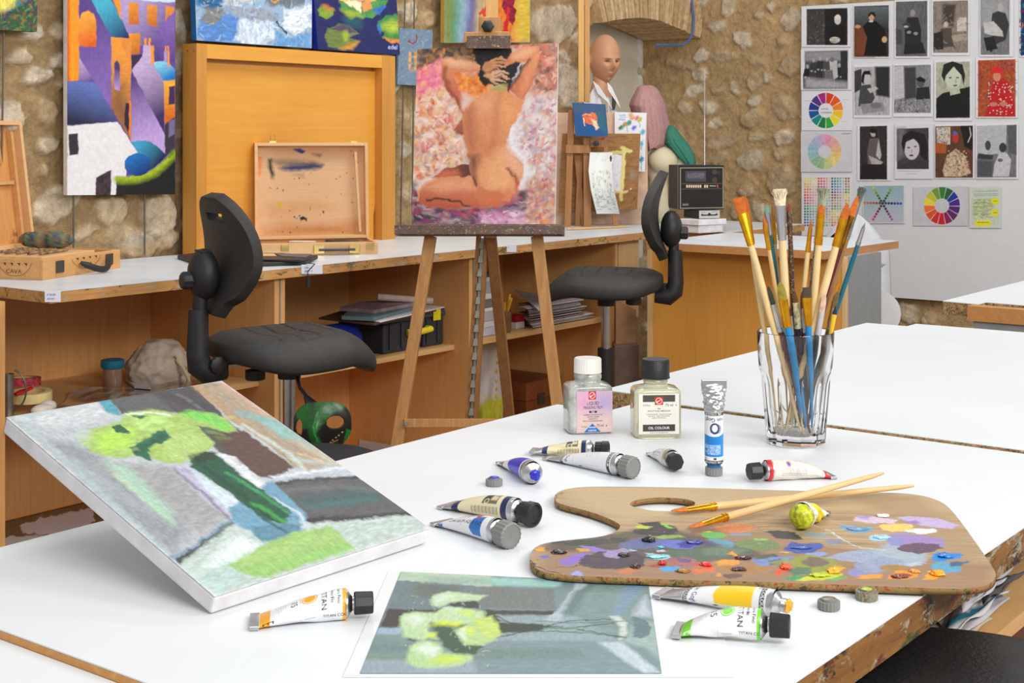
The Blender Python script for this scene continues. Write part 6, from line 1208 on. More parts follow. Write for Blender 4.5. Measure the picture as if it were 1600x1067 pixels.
def d5(cv, P, E):
    P([(872,-5),(1000,-5),(1000,110),(872,120)],(160,160,164), soft=6); E(962,34,13,20,(180,178,178)); P([(925,60),(950,50),(985,60),(1000,110),(985,180),(940,200),(915,150)],(56,56,60)); P([(885,105),(930,95),(970,140),(975,165),(925,160),(890,150)],(200,198,196)); P([(885,170),(930,165),(950,220),(900,230)],(34,34,38)); E(920,215,8,20,(30,30,30))
print_on('photo_print', 'black and white photo print of a crouching draped figure, top row fifth', PR, (866,-30,1020,256),(872,-24,1002,247),(118,118,122), d5)
def d6(cv, P, E): cv.dabs(120,(1590,-10,1640,90),9,3,[(24,60,110),(40,130,160),(120,40,70),(60,30,90),(200,120,60)])
print_on('photo_print', 'colourful dark blue print cut off by the right frame edge', PR, (1046,-30,1190,258),(1052,-24,1180,250),(30,50,90), d6)
def d7(cv, P, E):
    P([(80,232),(273,228),(273,270),(80,275)],(150,150,154), soft=4); 
    for x, t_, c in ((92,290,30),(120,262,60),(150,255,50),(180,258,76),(235,285,40)): fig(P, E, x, t_, 110, GR(c), GR(170))
    P([(190,275),(225,272),(228,350),(200,360)],(190,190,192)); E(203,268,10,12,(120,118,118)); P([(170,320),(205,315),(210,360),(170,365)],(110,110,114)); P([(240,230),(273,230),(273,395),(245,380)],(46,46,50)); P([(80,350),(273,370),(273,398),(80,398)],(196,196,200), soft=6, al=.7)
print_on('photo_print', 'grey landscape photo print of a group in a studio, under the bald portrait', PR, (62,220,290,406),(80,232,273,401),(88,88,92), d7)
def d8(cv, P, E):
    P([(395,300),(462,300),(462,440),(400,430)],(44,44,48), soft=3); P([(303,320),(335,310),(335,400),(303,420)],(60,60,62)); E(358,350,17,24,(196,194,194)); P([(336,340),(345,320),(372,318),(380,340),(372,336),(350,336),(344,380),(334,370)],(24,24,26)); P([(330,385),(375,380),(395,440),(380,470),(320,480)],(70,70,74)); P([(360,400),(400,390),(410,400),(375,420)],(190,190,190)); P([(330,470),(430,460),(445,500),(340,512)],(150,150,152)); E(400,475,26,14,(120,120,122))
print_on('photo_print', 'grey photo print of a dark-haired person seated with raised hand, middle row left', PR, (299,290,470,531),(303,303,462,519),(178,178,182), d8)
def d9(cv, P, E):
    P([(482,300),(525,298),(530,440),(482,450)],(196,196,200)); P([(528,305),(580,300),(585,440),(530,450)],(64,64,68), soft=3); E(602,372,17,22,(90,88,88)); P([(580,355),(600,344),(624,358),(620,372),(590,366)],(20,20,22)); P([(585,395),(640,390),(645,445),(580,450)],(40,40,44)); cv.dabs(90,(1398,156,1454,175),5,1.6,[(190,190,190),(90,90,92),(140,140,140),(60,60,60)])
print_on('photo_print', 'grey photo print of a person leaning over a cluttered table, middle row', PR, (478,284,657,527),(482,296,648,509),(140,140,144), d9)
def d10(cv, P, E):
    P([(671,445),(700,420),(740,410),(823,390),(823,530),(671,532)],(26,27,26)); E(748,352,36,50,(206,212,192)); P([(695,340),(705,290),(745,276),(790,290),(802,340),(795,385),(786,340),(750,300),(716,340),(708,368)],(34,36,34)); E(735,350,7,3,(40,42,40)); E(768,350,7,3,(40,42,40)); E(760,366,4,10,(170,176,158)); E(757,385,10,4,(90,86,78)); P([(730,390),(775,395),(780,420),(735,430)],(190,196,178))
print_on('photo_print', 'greenish photo portrait of a young woman with short dark hair', PR, (662,268,832,545),(671,281,823,532),(176,180,160), d10)
def d11(cv, P, E):
    cv.dabs(160,(1528,95,1588,182),7,1.6,[(40,40,110),(190,90,40),(120,60,40),(206,130,60)], al=.7, seed=4); P([(905,480),(930,360),(965,350),(1000,370),(1025,470),(1030,524),(890,526)],(196,30,34)); E(946,345,17,22,(214,140,110)); P([(918,350),(920,310),(945,298),(972,312),(974,352),(964,330),(930,330)],(216,40,36)); r = random.Random(2)
    for _ in range(70): E(r.uniform(905,1018), r.uniform(370,515),2.6,2.6,(240,220,214), soft=.6)
    E(930,470,18,10,(200,130,110)); E(975,468,18,10,(200,130,110))
print_on('photo_print', 'red and orange patterned print of a figure in a dotted red dress', PR, (850,258,1040,532),(860,272,1029,526),(176,78,44), d11)
WH = [(226,64,38),(238,92,40),(246,140,40),(250,204,40),(246,232,50),(60,170,60),(24,130,70),(20,140,140),(20,90,160),(30,60,150),(90,50,140),(170,40,130)]
def wheel(cv, E, cx, cy, R_, r_, cols, gap=.05, al=1, a0=-math.pi/2, jit=.05):
    n = len(cols)
    for i, c in enumerate(cols):
        t = np.linspace(a0+2*math.pi*(i+gap)/n, a0+2*math.pi*(i+1-gap)/n, 6); cv.poly(kb([(cx+R_*math.cos(a), cy+R_*1.04*math.sin(a)) for a in t]+[(cx+r_*math.cos(a), cy+r_*math.sin(a)) for a in t[::-1]]), c, soft=.6, al=al, jit=jit)
def d12(cv, P, E):
    wheel(cv, E, 174,498,77,33, WH); cv.text('circulo', kb([(152,494)])[0],(4.2,0),(0,-4.2),(110,110,120)); cv.text('cromatico', kb([(150,510)])[0],(4.2,0),(0,-4.2),(110,110,120))
    for x, y in ((78,455),(250,448),(88,550),(246,548)): cv.line(kb([(x, y),(x+26, y)]),.5,(110,110,120), al=.6)
print_on('colour_wheel_chart', 'bright twelve-part colour wheel chart with grey writing in its centre', 'chart', (65,409,294,588), None, draw=d12, res=1.7, warp=.2)
def d13(cv, P, E): cv.grain(.05,(14,14)); wheel(cv, E, 169,684,76,29,[(232,150,180),(236,170,150),(240,180,140),(240,204,110),(240,216,120),(206,210,130),(150,190,140),(140,190,150),(140,196,200),(150,190,216),(170,180,214),(206,170,206)],.02,.9, jit=.2); cv.line(kb([(246,603),(286,602)]),.8,(60,60,60))
print_on('colour_wheel_chart', 'pale pastel colour wheel on crinkled paper below the bright wheel', 'chart', (62,591,292,775), None, draw=d13, pc=(216,216,222), res=1.7, warp=.2)
def d14(cv, P, E):
    E(388,598,13,18,(186,180,180)); P([(370,590),(386,574),(404,586),(404,625),(396,600),(378,600)],(24,20,20)); P([(372,625),(410,622),(420,700),(400,760),(365,750),(360,680)],(100,92,92)); P([(412,625),(425,700),(418,720),(400,700)],(190,184,184)); P([(366,700),(400,715),(432,730),(420,745),(380,740)],(180,174,172)); P([(340,740),(440,740),(450,808),(327,808)],(36,30,32))
print_on('photo_print', 'tall dark photo print of a seated woman, lower row left', PR, (315,561,466,815),(327,570,450,809),(54,46,48), d14)
def d15(cv, P, E):
    P([(497,580),(530,578),(525,700),(497,720)],(120,116,122), soft=8); E(562,672,34,48,(206,200,206)); P([(515,650),(522,610),(560,588),(620,605),(635,660),(630,730),(600,700),(598,650),(570,625),(535,640),(528,690)],(34,30,34)); E(548,665,7,3,(40,36,40)); E(578,660,7,3,(40,36,40)); E(560,700,10,4,(60,50,56)); E(562,682,4,8,(180,172,180)); P([(510,745),(560,725),(638,720),(638,760),(505,760)],(60,56,62)); cv.line(kb([(500,770),(600,772)]),.5,(120,120,140)); cv.line(kb([(540,782),(580,784)]),.5,(120,120,140))
print_on('photo_print', 'mauve-grey portrait photo of a curly-haired woman on wide white paper', PR, (484,558,658,807),(495,580,638,762),(70,64,72), d15, pc=(226,222,234))
def d16(cv, P, E):
    P([(672,575),(735,572),(735,650),(676,655)],(206,200,190)); cv.dabs(50,(1464,200,1484,226),4,1.6,[(200,60,50),(40,90,140),(230,180,60),(60,60,60)]); P([(700,770),(720,700),(760,670),(800,700),(828,780),(780,796),(710,795)],(200,180,150)); cv.dabs(110,(1476,235,1514,275),5,1.8,[(214,196,166),(150,90,50),(90,70,60),(230,220,206),(190,60,40)]); E(758,620,14,24,(190,60,50)); E(756,600,9,10,(80,110,170)); P([(780,570),(836,568),(836,680),(800,660)],(30,26,24)); cv.line(kb([(822,575),(828,610),(815,640)]),1.6,(200,200,200)); P([(667,640),(720,650),(715,690),(667,690)],(176,90,40))
print_on('photo_print', 'colour photo print of an artist in a studio crowded with paper', PR, (664,557,844,806),(667,570,837,801),(96,62,42), d16)
def d17(cv, P, E):
    P([(856,568),(990,564),(985,690),(856,700)],(186,188,194)); P([(990,564),(1034,562),(1034,700),(1000,690)],(92,92,98)); P([(860,690),(930,700),(925,720),(860,715)],(60,60,64)); E(905,655,13,22,(70,70,74)); E(972,665,17,22,(60,58,60)); P([(955,690),(990,690),(1010,720),(1000,795),(925,795),(935,740)],(200,200,204)); P([(856,720),(930,725),(925,798),(856,798)],(84,84,90), soft=4); E(960,722,12,8,(110,106,106))
print_on('photo_print', 'grey photo print of a seated artist in white beside an easel, lower row right', PR, (849,556,1042,807),(856,568,1033,799),(120,120,126), d17)
def d18(cv, P, E):
    r = random.Random(6); hues = [(240,220,60),(246,180,60),(236,120,70),(224,70,70),(200,70,110),(60,150,80),(40,130,110),(60,120,170),(90,90,150),(150,90,70),(176,140,90),(110,140,70)]
    for j in range(18):
        for i in range(17):
            c = np.array(hues[(j//2+(i//5)*3) % 12], float); k = (i % 5)/6.; c = c*(1-k)+240*k; c = np.clip(c+r.uniform(-18,18),0,255); x, y = 76+12.3*i, 800+12.4*j; cv.poly(kb([(x, y),(x+8.6, y),(x+8.6, y+8.6),(x, y+8.6)]), tuple(c), soft=.5)
print_on('swatch_chart', 'grid of small paint colour swatches at the lower left of the whiteboard', 'chart', (66,790,293,1062), None, draw=d18, res=1.9, warp=0)
def d19(cv, P, E):
    P([(344,836),(526,836),(526,1004),(344,1004)],(150,180,194), col2=(192,196,206), gd=kb([(430,840),(430,1000)]), jit=.03)
    def dots(a, b_, cols):
        for i in range(13):
            t = i/12; k = t*(len(cols)-1); j = min(int(k), len(cols)-2); c = np.array(cols[j])*(1-k+j)+np.array(cols[j+1])*(k-j); E(a[0]+(b_[0]-a[0])*t, a[1]+(b_[1]-a[1])*t, 6,6, tuple(c), soft=.5)
    dots((388,846),(472,988),[(206,210,60),(70,130,50),(40,60,44),(110,50,100),(190,90,180)]); dots((472,846),(388,988),[(150,190,60),(60,120,60),(50,50,50),(140,40,70),(220,50,130)]); dots((350,914),(512,917),[(214,120,60),(170,100,60),(70,60,60),(40,60,110),(40,90,190)])
print_on('dot_chart', 'blue-grey sheet with crossing lines of coloured dots', 'chart', (341,834,529,1007), None, draw=d19, res=1.7, warp=0)
def d20(cv, P, E): cv.grain(.05,(14,14)); wheel(cv, E, 697,927,81,33,[(60,130,50),(40,100,60),(30,60,160),(80,40,140),(90,40,120),(100,40,100),(150,30,90),(210,30,50),(216,50,40),(226,90,40),(240,120,50),(244,220,40),(200,200,50),(120,160,50)],.05, a0=-math.pi/2-.2)
print_on('colour_wheel_chart', 'large colour wheel on wrinkled grey paper at the bottom of the whiteboard', 'chart', (567,838,814,1018), None, draw=d20, pc=(206,206,212), res=1.7, warp=.2)
def d21(cv, P, E):
    P([(830,850),(955,850),(955,1015),(830,1015)],(206,214,196), jit=.1); P([(838,900),(930,895),(925,980),(840,985)],(190,200,150), jit=.4, soft=4)
    for y in (862,875,882): cv.line(kb([(840, y),(950, y-2)]),.9,(90,150,160), al=.7)
    for y in (900,915,930,950,965): cv.line(kb([(835, y),(915, y)]),.6,(110,120,160), al=.7)
    E(937,906,18,16,(236,230,40)); E(937,958,18,16,(236,230,40)); P([(848,992),(918,992),(918,1018),(848,1020)],(236,230,50)); cv.line(kb([(930,906),(946,906)]),.8,(90,90,40)); cv.line(kb([(930,958),(946,958)]),.8,(90,90,40)); cv.line(kb([(856,1002),(908,1002)]),.8,(90,90,40))
print_on('flyer', 'pale green and yellow flyer at the lower right of the prints', 'flyer', (821,838,964,1028), None, draw=d21, pc=(214,218,214), res=1.7, warp=.2)
# ================================================================ canvas in the foreground, raised at the back
Wc, Hc, th, tilt, yaw_ = .2462,.3077,.0155,.3388,-.028
B0 = V(.7338,.8540, TZ+.0004); cx_ = V(math.cos(yaw_), math.sin(yaw_),0); B1 = B0+cx_*Wc; cy_ = V(-cx_[1], cx_[0],0)*math.cos(tilt)+V(0,0, math.sin(tilt)); cn = np.cross(cx_, cy_)
f0, f1 = B0+cn*th, B1+cn*th; q3 = [f0+cy_*Hc, f1+cy_*Hc, f1, f0]; Q = [inv(q) for q in q3]
kc = KK(0,580,2.353)
cv = Cv(420,400,(190,200,206), Q, warp=2.2, wcell=9, seed=31)
PC = lambda pts, c, **k: cv.poly(kc(pts), c, **{**dict(jit=.16, soft=2.5), **k})
LC = lambda pts, w_, c, **k: cv.line(kc(pts), w_, c, **{**dict(jit=.16, soft=3), **k})
PC([(20,170),(360,105),(440,160),(300,250),(420,310),(640,350),(860,545),(640,700),(400,480),(150,270)],(186,192,198), soft=6)
PC([(60,170),(350,115),(420,160),(300,200),(180,210)],(208,212,216), soft=8); PC([(150,250),(300,270),(560,440),(700,560),(640,680),(400,480)],(150,156,164), soft=10); PC([(300,330),(620,350),(700,420),(840,530),(740,600),(560,470)],(164,164,166), soft=8); PC([(380,330),(470,350),(640,520),(600,540)],(176,214,190), soft=9, al=.8); LC([(430,380),(540,480),(640,560)],5,(196,236,190), al=.7, soft=6)
for i in range(14): o_ = i*22; LC([(100+o_*.9,210+o_*.62),(240+o_*.9,330+o_*.5),(300+o_*1.0,400+o_*.5)],4,[(206,212,216),(136,144,154),(172,180,188)][i % 3], al=.35, soft=7)
LC([(90,190),(400,470),(640,700)],7,(180,206,208), al=.6, soft=6)
PC([(355,108),(410,98),(450,165),(395,150)],(86,160,178)); PC([(405,98),(710,50),(860,200),(900,230),(1060,360),(1020,392),(930,380),(800,290),(640,150),(450,160)],(78,74,76)); PC([(405,100),(560,78),(640,150),(460,150)],(92,94,96), soft=5); PC([(560,80),(700,60),(840,190),(800,170),(640,110)],(70,66,70), soft=5)
PC([(780,230),(900,220),(1080,350),(1000,395),(940,380),(860,330)],(92,66,56)); LC([(650,80),(740,140)],8,(130,130,130), al=.5, dry=.3)
PC([(705,50),(815,38),(1250,350),(1150,375),(1080,350),(960,250),(850,180)],(170,152,132)); LC([(720,52),(860,170),(960,240)],12,(190,150,104), al=.7, soft=6); LC([(820,46),(960,150),(1100,240)],10,(222,170,140), al=.6, soft=7); LC([(900,160),(1020,190),(1130,270)],16,(130,180,180), al=.8, soft=8); LC([(1000,200),(1150,290),(1240,345)],14,(196,190,168), al=.8, soft=8); LC([(900,200),(1060,300),(1130,370)],7,(206,224,220), al=.8, soft=4); LC([(1080,320),(1230,345),(1170,370)],10,(190,200,196), al=.8, soft=6); LC([(1100,300),(1180,330)],5,(226,190,160), al=.8); PC([(940,170),(1000,180),(1100,250),(1040,250)],(120,190,190), al=.7, soft=6)
PC([(975,400),(1260,350),(1310,385),(1000,415)],(186,196,206)); LC([(1000,390),(1130,372),(1260,355)],4,(226,232,238))
PC([(970,415),(1310,385),(1515,525),(1140,560),(1050,490)],(92,92,94)); PC([(1060,470),(1330,420),(1420,470),(1180,510)],(74,96,98), soft=7); LC([(980,420),(1120,400),(1310,388)],5,(54,52,54)); LC([(1140,545),(1340,540),(1515,524)],9,(58,56,58)); LC([(1060,440),(1250,420),(1380,440)],7,(120,120,122), al=.6, soft=6); LC([(1130,500),(1280,480),(1370,470)],7,(70,120,122), al=.6, soft=6)
PC([(800,300),(860,310),(985,420),(960,440),(880,380)],(206,210,216)); LC([(820,310),(960,420)],6,(230,236,240), dry=.2)
PC([(620,345),(700,350),(820,460),(870,550),(780,500)],(186,182,204)); LC([(640,360),(760,460),(840,540)],4,(110,106,130), al=.8); PC([(700,355),(820,440),(880,480),(850,520),(760,440)],(208,224,234), soft=5)
PC([(640,690),(760,610),(850,545),(860,560),(780,640),(655,712)],(66,64,66)); LC([(620,690),(700,650),(850,548)],3,(120,156,180))
PC([(655,712),(860,560),(960,625),(1120,560),(1500,530),(1582,578),(795,832),(700,770)],(190,206,200), soft=4); PC([(740,720),(880,600),(960,640),(860,720)],(226,240,238), soft=8); PC([(720,770),(830,700),(900,740),(800,825)],(186,212,206), soft=8)
PC([(860,560),(840,500),(920,450),(1000,400),(1070,470),(1130,530),(1110,590),(1040,625),(970,628),(920,590)],(112,160,186)); PC([(920,570),(1060,560),(1120,560),(1070,620),(960,625)],(94,138,160)); LC([(930,440),(1010,470),(1100,520),(1120,570)],6,(206,222,236), al=.85)
PC([(690,310),(790,300),(900,390),(1075,520),(1040,560),(960,540),(850,450),(700,350)],(28,84,60)); LC([(720,330),(860,430),(1000,540)],9,(20,70,48)); LC([(830,370),(960,450),(1060,520)],6,(56,150,90)); LC([(940,490),(1040,548)],8,(60,156,70)); LC([(960,530),(1050,590)],4,(24,90,80)); PC([(695,300),(720,285),(800,300),(790,330),(720,335)],(34,56,36), jit=.5)
G1, G2, G3 = (166,196,104),(138,184,96),(178,206,122)
PC([(300,262),(330,215),(440,185),(470,150),(560,138),(660,160),(760,150),(830,170),(870,215),(845,228),(780,210),(735,205),(760,235),(785,262),(770,290),(690,300),(680,335),(600,335),(540,310),(490,315),(400,318),(330,295)], G1, soft=3)
PC([(650,160),(700,142),(800,160),(850,205),(830,220),(760,190)],(126,210,90), soft=5); PC([(340,240),(430,200),(500,210),(480,280),(380,300)],(180,224,90), soft=6); PC([(600,240),(700,220),(780,260),(680,330),(610,330)], G3, soft=6); PC([(480,170),(600,160),(640,200),(560,220),(500,210)],(186,226,130), soft=5); LC([(470,160),(560,150),(620,162)],4,(236,244,230)); PC([(270,220),(340,210),(330,280),(290,270)],(190,210,180), al=.6, soft=7)
PC([(415,205),(440,195),(475,225),(475,232),(430,222)],(36,96,64), soft=1.6); PC([(490,165),(530,162),(545,170),(510,176)],(40,100,70), soft=2); PC([(480,280),(520,260),(560,230),(600,210),(632,245),(600,262),(560,270),(545,300),(560,330),(500,312)],(36,104,74), soft=2); LC([(500,300),(540,275),(610,235)],6,(26,84,60)); PC([(730,203),(770,205),(790,225),(760,225)],(80,90,80), soft=3)
for i in range(26):
    r = random.Random(i+40); x, y = r.uniform(340,820), r.uniform(160,310)
    if not (480 < x < 640 and 210 < y < 320): LC([(x, y),(x+r.uniform(20,60), y+r.uniform(-14,14))],4, r.choice([(196,220,130),(146,190,84),(204,224,150),(124,180,84)]), al=.45, soft=4)
PC([(835,712),(900,680),(960,640),(1080,590),(1220,570),(1300,650),(1160,700),(980,760),(900,745)],(156,194,116), soft=3); LC([(900,700),(1050,650),(1220,600)],12,(170,206,124), al=.8, soft=7); LC([(920,740),(1080,700),(1270,650)],8,(150,206,110), al=.7, soft=6)
for s_ in (0,1):
    e = [(30,178),(340,450),(640,706),(795,826)] if s_ else [(800,832),(1100,740),(1400,640),(1580,578)]; cv.line(kc(e),5,(226,226,226), soft=4, al=.8, dry=.4)
cv.grain(.09,(3,8), seed=8); cv.a[..., :3] *= .84
fc = canvas_thing('canvas', 'large green flower painting on a thick canvas, tilted up on the table at left', 'painting', q3, cv, th, side=(214,212,214), mtn='oil', bs=.45, gap=.0005)
b = MB(); mid = B0+cx_*Wc*.62+cy_*Hc*.78; zz = mid[2]-.0035; b.tube([(mid[0], mid[1], TZ+.0005),(mid[0], mid[1], zz)],.012,16); b.build('prop_block', m_pale, fc)

# ================================================================ printed reference photo in a clear sleeve
zs_ = TZ+.0007
sl = [pz(608,890, zs_), pz(1113,918, zs_), pz(1147,1057, zs_), pz(536,1057, zs_)]
Q = [(626,893),(1013,911),(1034,1052),(562,1052)]
cv = Cv(420,260,(112,138,140), Q, warp=1.6, wcell=9, seed=52); kd = KK(380,880,4); ke = KK(760,880,3.2)
D_ = lambda pts, c, **k: cv.poly(kd(pts), c, **{**dict(jit=.12, soft=2.5), **k}); E_ = lambda pts, c, **k: cv.poly(ke(pts), c, **{**dict(jit=.12, soft=2.5), **k})
D_([(985,50),(1600,80),(1600,160),(960,110)],(176,198,176)); D_([(960,105),(1600,150),(1600,290),(910,285)],(104,124,130)); D_([(905,285),(1600,295),(1600,400),(850,402)],(54,50,52)); D_([(850,402),(1010,408),(1000,450),(830,445)],(150,176,196)); D_([(830,445),(1600,450),(1600,620),(760,600)],(120,142,142), soft=6); D_([(800,500),(1100,500),(1060,560),(780,560)],(104,132,130), soft=6); D_([(770,575),(1080,580),(1060,600),(760,600)],(110,142,120), soft=5); D_([(750,600),(1600,610),(1600,692),(730,692)],(142,160,172), soft=4); D_([(1130,70),(1165,70),(1160,130),(1135,130)],(160,200,170)); D_([(1170,85),(1600,100),(1600,140),(1180,120)],(150,180,170), soft=6); D_([(1100,120),(1400,140),(1380,220),(1080,210)],(96,108,104), soft=8)
E_([(0,120),(380,130),(390,235),(0,225)],(108,118,116)); E_([(30,236),(385,240),(380,262),(40,262)],(56,50,46)); E_([(100,262),(680,265),(690,395),(80,392)],(140,160,168), soft=5); E_([(0,392),(700,390),(800,470),(860,550),(0,550)],(116,140,146), soft=4); E_([(0,430),(500,430),(520,470),(0,480)],(104,130,126), soft=6); E_([(60,70),(420,90),(400,120),(60,110)],(150,196,190), soft=5)
E_([(490,92),(545,95),(400,300),(330,290),(400,240)],(168,186,196)); E_([(545,95),(815,100),(870,420),(700,400),(500,270),(450,240)],(116,142,142), soft=5); E_([(480,140),(560,110),(470,260),(420,250)],(96,122,120), soft=6); E_([(730,100),(800,100),(690,260),(640,250)],(116,146,170), soft=6); E_([(800,160),(830,270),(740,260)],(176,188,200), soft=6); E_([(770,280),(850,300),(868,480),(800,420),(700,395)],(150,172,170), soft=6); E_([(590,395),(700,395),(870,545),(800,550)],(184,200,210), soft=4)
E_([(640,262),(680,262),(720,300),(720,350),(690,385),(680,380),(690,320)],(196,206,200), soft=2.5); E_([(740,265),(800,285),(826,320),(822,355),(780,375),(740,370),(755,320)],(92,116,122), soft=2.5); cv.line(ke([(740,265),(800,285),(826,325),(815,360),(770,376)]),1.2,(70,90,96))
for q, c in (([(100,285),(300,320),(500,330),(700,370)],(28,60,44)),([(110,370),(300,330),(450,290),(640,280)],(40,80,60)),([(60,250),(200,310),(420,330),(660,300)],(30,54,40)),([(120,330),(320,340),(560,350),(720,375)],(44,90,66)),([(60,300),(260,310),(420,320)],(26,46,34)),([(300,290),(500,300),(720,290)],(60,110,84))): cv.line(ke(q),2.2, c, jit=.3, soft=1.6)
E_([(20,240),(80,240),(120,300),(240,300),(380,315),(300,345),(120,350),(40,320)],(30,56,40)); cv.line(ke([(340,325),(520,325),(700,345)]),5,(110,160,130), al=.5)
D_([(1200,365),(1300,370),(1420,450),(1560,520),(1500,580),(1420,590),(1300,510),(1250,440)],(44,80,60)); D_([(1320,240),(1520,240),(1530,285),(1340,270)],(40,60,52)); D_([(1050,460),(1130,470),(1100,490),(1060,480)],(40,60,50))
for q, c in (([(1200,230),(1230,195),(1330,180),(1440,190),(1580,205),(1520,235),(1400,235),(1260,275),(1215,265)],(190,216,176)),([(990,350),(1020,315),(1120,305),(1240,310),(1300,275),(1420,280),(1560,300),(1570,350),(1450,385),(1300,380),(1210,370),(1190,420),(1250,450),(1160,480),(1030,465),(1000,400)],(184,214,166)),([(1380,420),(1480,370),(1600,380),(1640,480),(1560,515),(1440,510)],(176,208,140)),([(1050,590),(1080,520),(1160,480),(1270,500),(1310,560),(1500,570),(1500,610),(1380,645),(1260,660),(1130,650),(1060,625)],(176,208,148)),([(1480,350),(1620,330),(1680,440),(1600,480)],(190,214,110))): D_(q, c, soft=3.5)
for q, c in (([(1100,540),(1180,500),(1280,530),(1240,590)],(222,234,226)),([(1020,340),(1120,320),(1180,350),(1100,400)],(214,230,212)),([(1300,280),(1400,285),(1380,310)],(210,228,200)),([(1380,300),(1480,295),(1500,340),(1420,330)],(196,224,90)),([(1200,390),(1300,355),(1440,370),(1400,395)],(206,226,40)),([(1180,435),(1250,430),(1250,470),(1190,465)],(210,226,50)),([(1420,410),(1500,405),(1490,450)],(214,228,70)),([(1200,610),(1300,570),(1440,590),(1430,615),(1260,630)],(196,220,60)),([(1400,440),(1440,400),(1440,480)],(226,236,226)),([(1230,210),(1330,190),(1360,210),(1240,250)],(214,230,214))): D_(q, c, soft=5, al=.85)
cv.dabs(80,(640,925,795,1045),7,2,[(206,228,190),(160,200,120),(226,236,220),(190,216,90)], al=.4, seed=4)
st = thing('reference_print', 'printed photo of green flowers in a clear plastic sleeve at the table front', 'print', loc=tuple(sum(sl)/4))
bb = MB(); bb.hexa([p-V(0,0,.0004) for p in sl],[p for p in sl]); bb.build('sleeve', mat('sleeve_sheet', (235,237,240),.12, var=0, spec=.6), st, label='clear glossy sleeve with white paper inside')
P, f, c = cv.pts([pz(*q, zs_+.0004) for q in Q]); fast_mesh('print_image', P, f, vmat('glossprint', rough=.22, bs=0, spec=.5), st, c)

# ================================================================ palette
ZP = TZ+.0075; kA = KK(820,720,4.2105); kB = KK(1180,720,4.0)
out = kA([(192,250),(196,225),(222,203),(262,188),(330,175),(450,168),(900,172),(1300,182)])+kB([(100,182),(420,190),(700,196),(860,199),(960,205),(1040,216),(1110,234),(1170,260),(1222,300),(1300,400),(1400,540),(1485,665),(1505,700),(1500,735),(1470,765),(1420,785),(1350,795),(1250,800),(1000,792),(700,780),(300,766),(0,755)])+kA([(1400,792),(1100,786),(700,770),(400,760),(200,745),(110,728),(52,692),(30,655),(36,610),(62,572),(115,545),(200,530),(330,516),(480,502),(565,482),(612,456),(630,432),(618,412),(560,382),(450,340),(330,308),(250,288),(205,270)])
outw = np.array([pz(x, y, ZP)[:2] for x, y in out])
hole_px = kA([(688,290),(700,270),(740,255),(820,244),(900,240),(1000,244),(1080,255),(1126,272),(1110,300),(1060,318),(1000,328),(900,331),(820,325),(760,312),(715,302)]); holew = np.array([pz(x, y, ZP)[:2] for x, y in hole_px])
def smooth_poly(p, n=3):
    for _ in range(n): q = np.roll(p, -1,0); p = np.stack([p*.75+q*.25, p*.25+q*.75],1).reshape(-1,2)
    return p
outw = smooth_poly(outw, 2); holew = smooth_poly(holew, 2)
# local axes of the palette board, along its long straight edge
d0 = nrm(np.append(pz(*kA([(900,172)])[0], ZP)[:2]-pz(*kB([(860,199)])[0], ZP)[:2],0)); d0 = -d0; d1_ = V(-d0[1], d0[0],0)
A0 = outw@d0[:2]; A1 = outw@d1_[:2]; lo, hi = V(A0.min()-.003, A1.min()-.003), V(A0.max()+.003, A1.max()+.003)
cor = [d0*x+d1_*y+V(0,0, ZP) for x, y in ((lo[0], hi[1]),(hi[0], hi[1]),(hi[0], lo[1]),(lo[0], lo[1]))]; W_ = 620; H_ = int(W_*(hi[1]-lo[1])/(hi[0]-lo[0]))
cv = Cv(W_, H_, (172,146,112),[inv(c) for c in cor], warp=2.6, wcell=8, seed=77)
gr = fbm(H_, W_, (5,90),3,4)[..., None]; cv.a[..., :3] *= 1+.45*gr
PA = lambda pts, c, **k: cv.poly(kA(pts), c, **{**dict(jit=.12, soft=1.6), **k}); PB = lambda pts, c, **k: cv.poly(kB(pts), c, **{**dict(jit=.12, soft=1.6), **k})
cv.poly([(866,760),(1440,760),(1500,800),(1300,800),(1100,805),(980,815),(930,800)],(190,166,128), soft=22, al=.8, jit=.05)
cv.poly([(830,900),(850,855),(1000,850),(1130,815),(1250,845),(1420,870),(1560,880),(1550,925),(1000,915)],(146,112,86), soft=16, al=.75)
cv.poly([(1300,770),(1440,775),(1500,830),(1540,880),(1480,880),(1440,830),(1380,800)],(164,136,102), soft=16, al=.7)
PA([(110,545),(330,516),(600,470),(900,430),(1100,480),(1500,560),(1600,640),(1100,660),(700,640),(400,600),(150,590)],(74,70,68), al=.85, soft=9)
cv.line(kA([(205,270),(215,225),(245,205)]),1.6,(60,40,36)); cv.line(kA([(215,225),(265,205)]),1,(150,50,40)); cv.line(kA([(225,245),(262,240)]),1,(160,60,50)); cv.line(kA([(42,650),(60,690),(130,720),(220,742)]),3,(50,44,44))
PA([(740,405),(880,400),(900,420),(970,425),(1010,462),(960,490),(850,497),(740,480),(698,462),(760,448),(830,440),(780,425)],(56,54,56)); PA([(720,440),(750,422),(830,432),(800,445)],(190,200,60)); PA([(880,408),(920,412),(980,445),(930,440)],(130,196,70)); PA([(830,500),(1000,485),(1060,500),(900,515)],(140,180,90), al=.8)
PA([(1240,425),(1300,408),(1420,406),(1500,425),(1526,445),(1480,468),(1370,473),(1270,458)],(200,132,88)); PA([(1150,475),(1230,465),(1300,475),(1325,500),(1240,515),(1170,500)],(96,172,90)); PA([(1170,470),(1210,460),(1240,470)],(190,206,80))
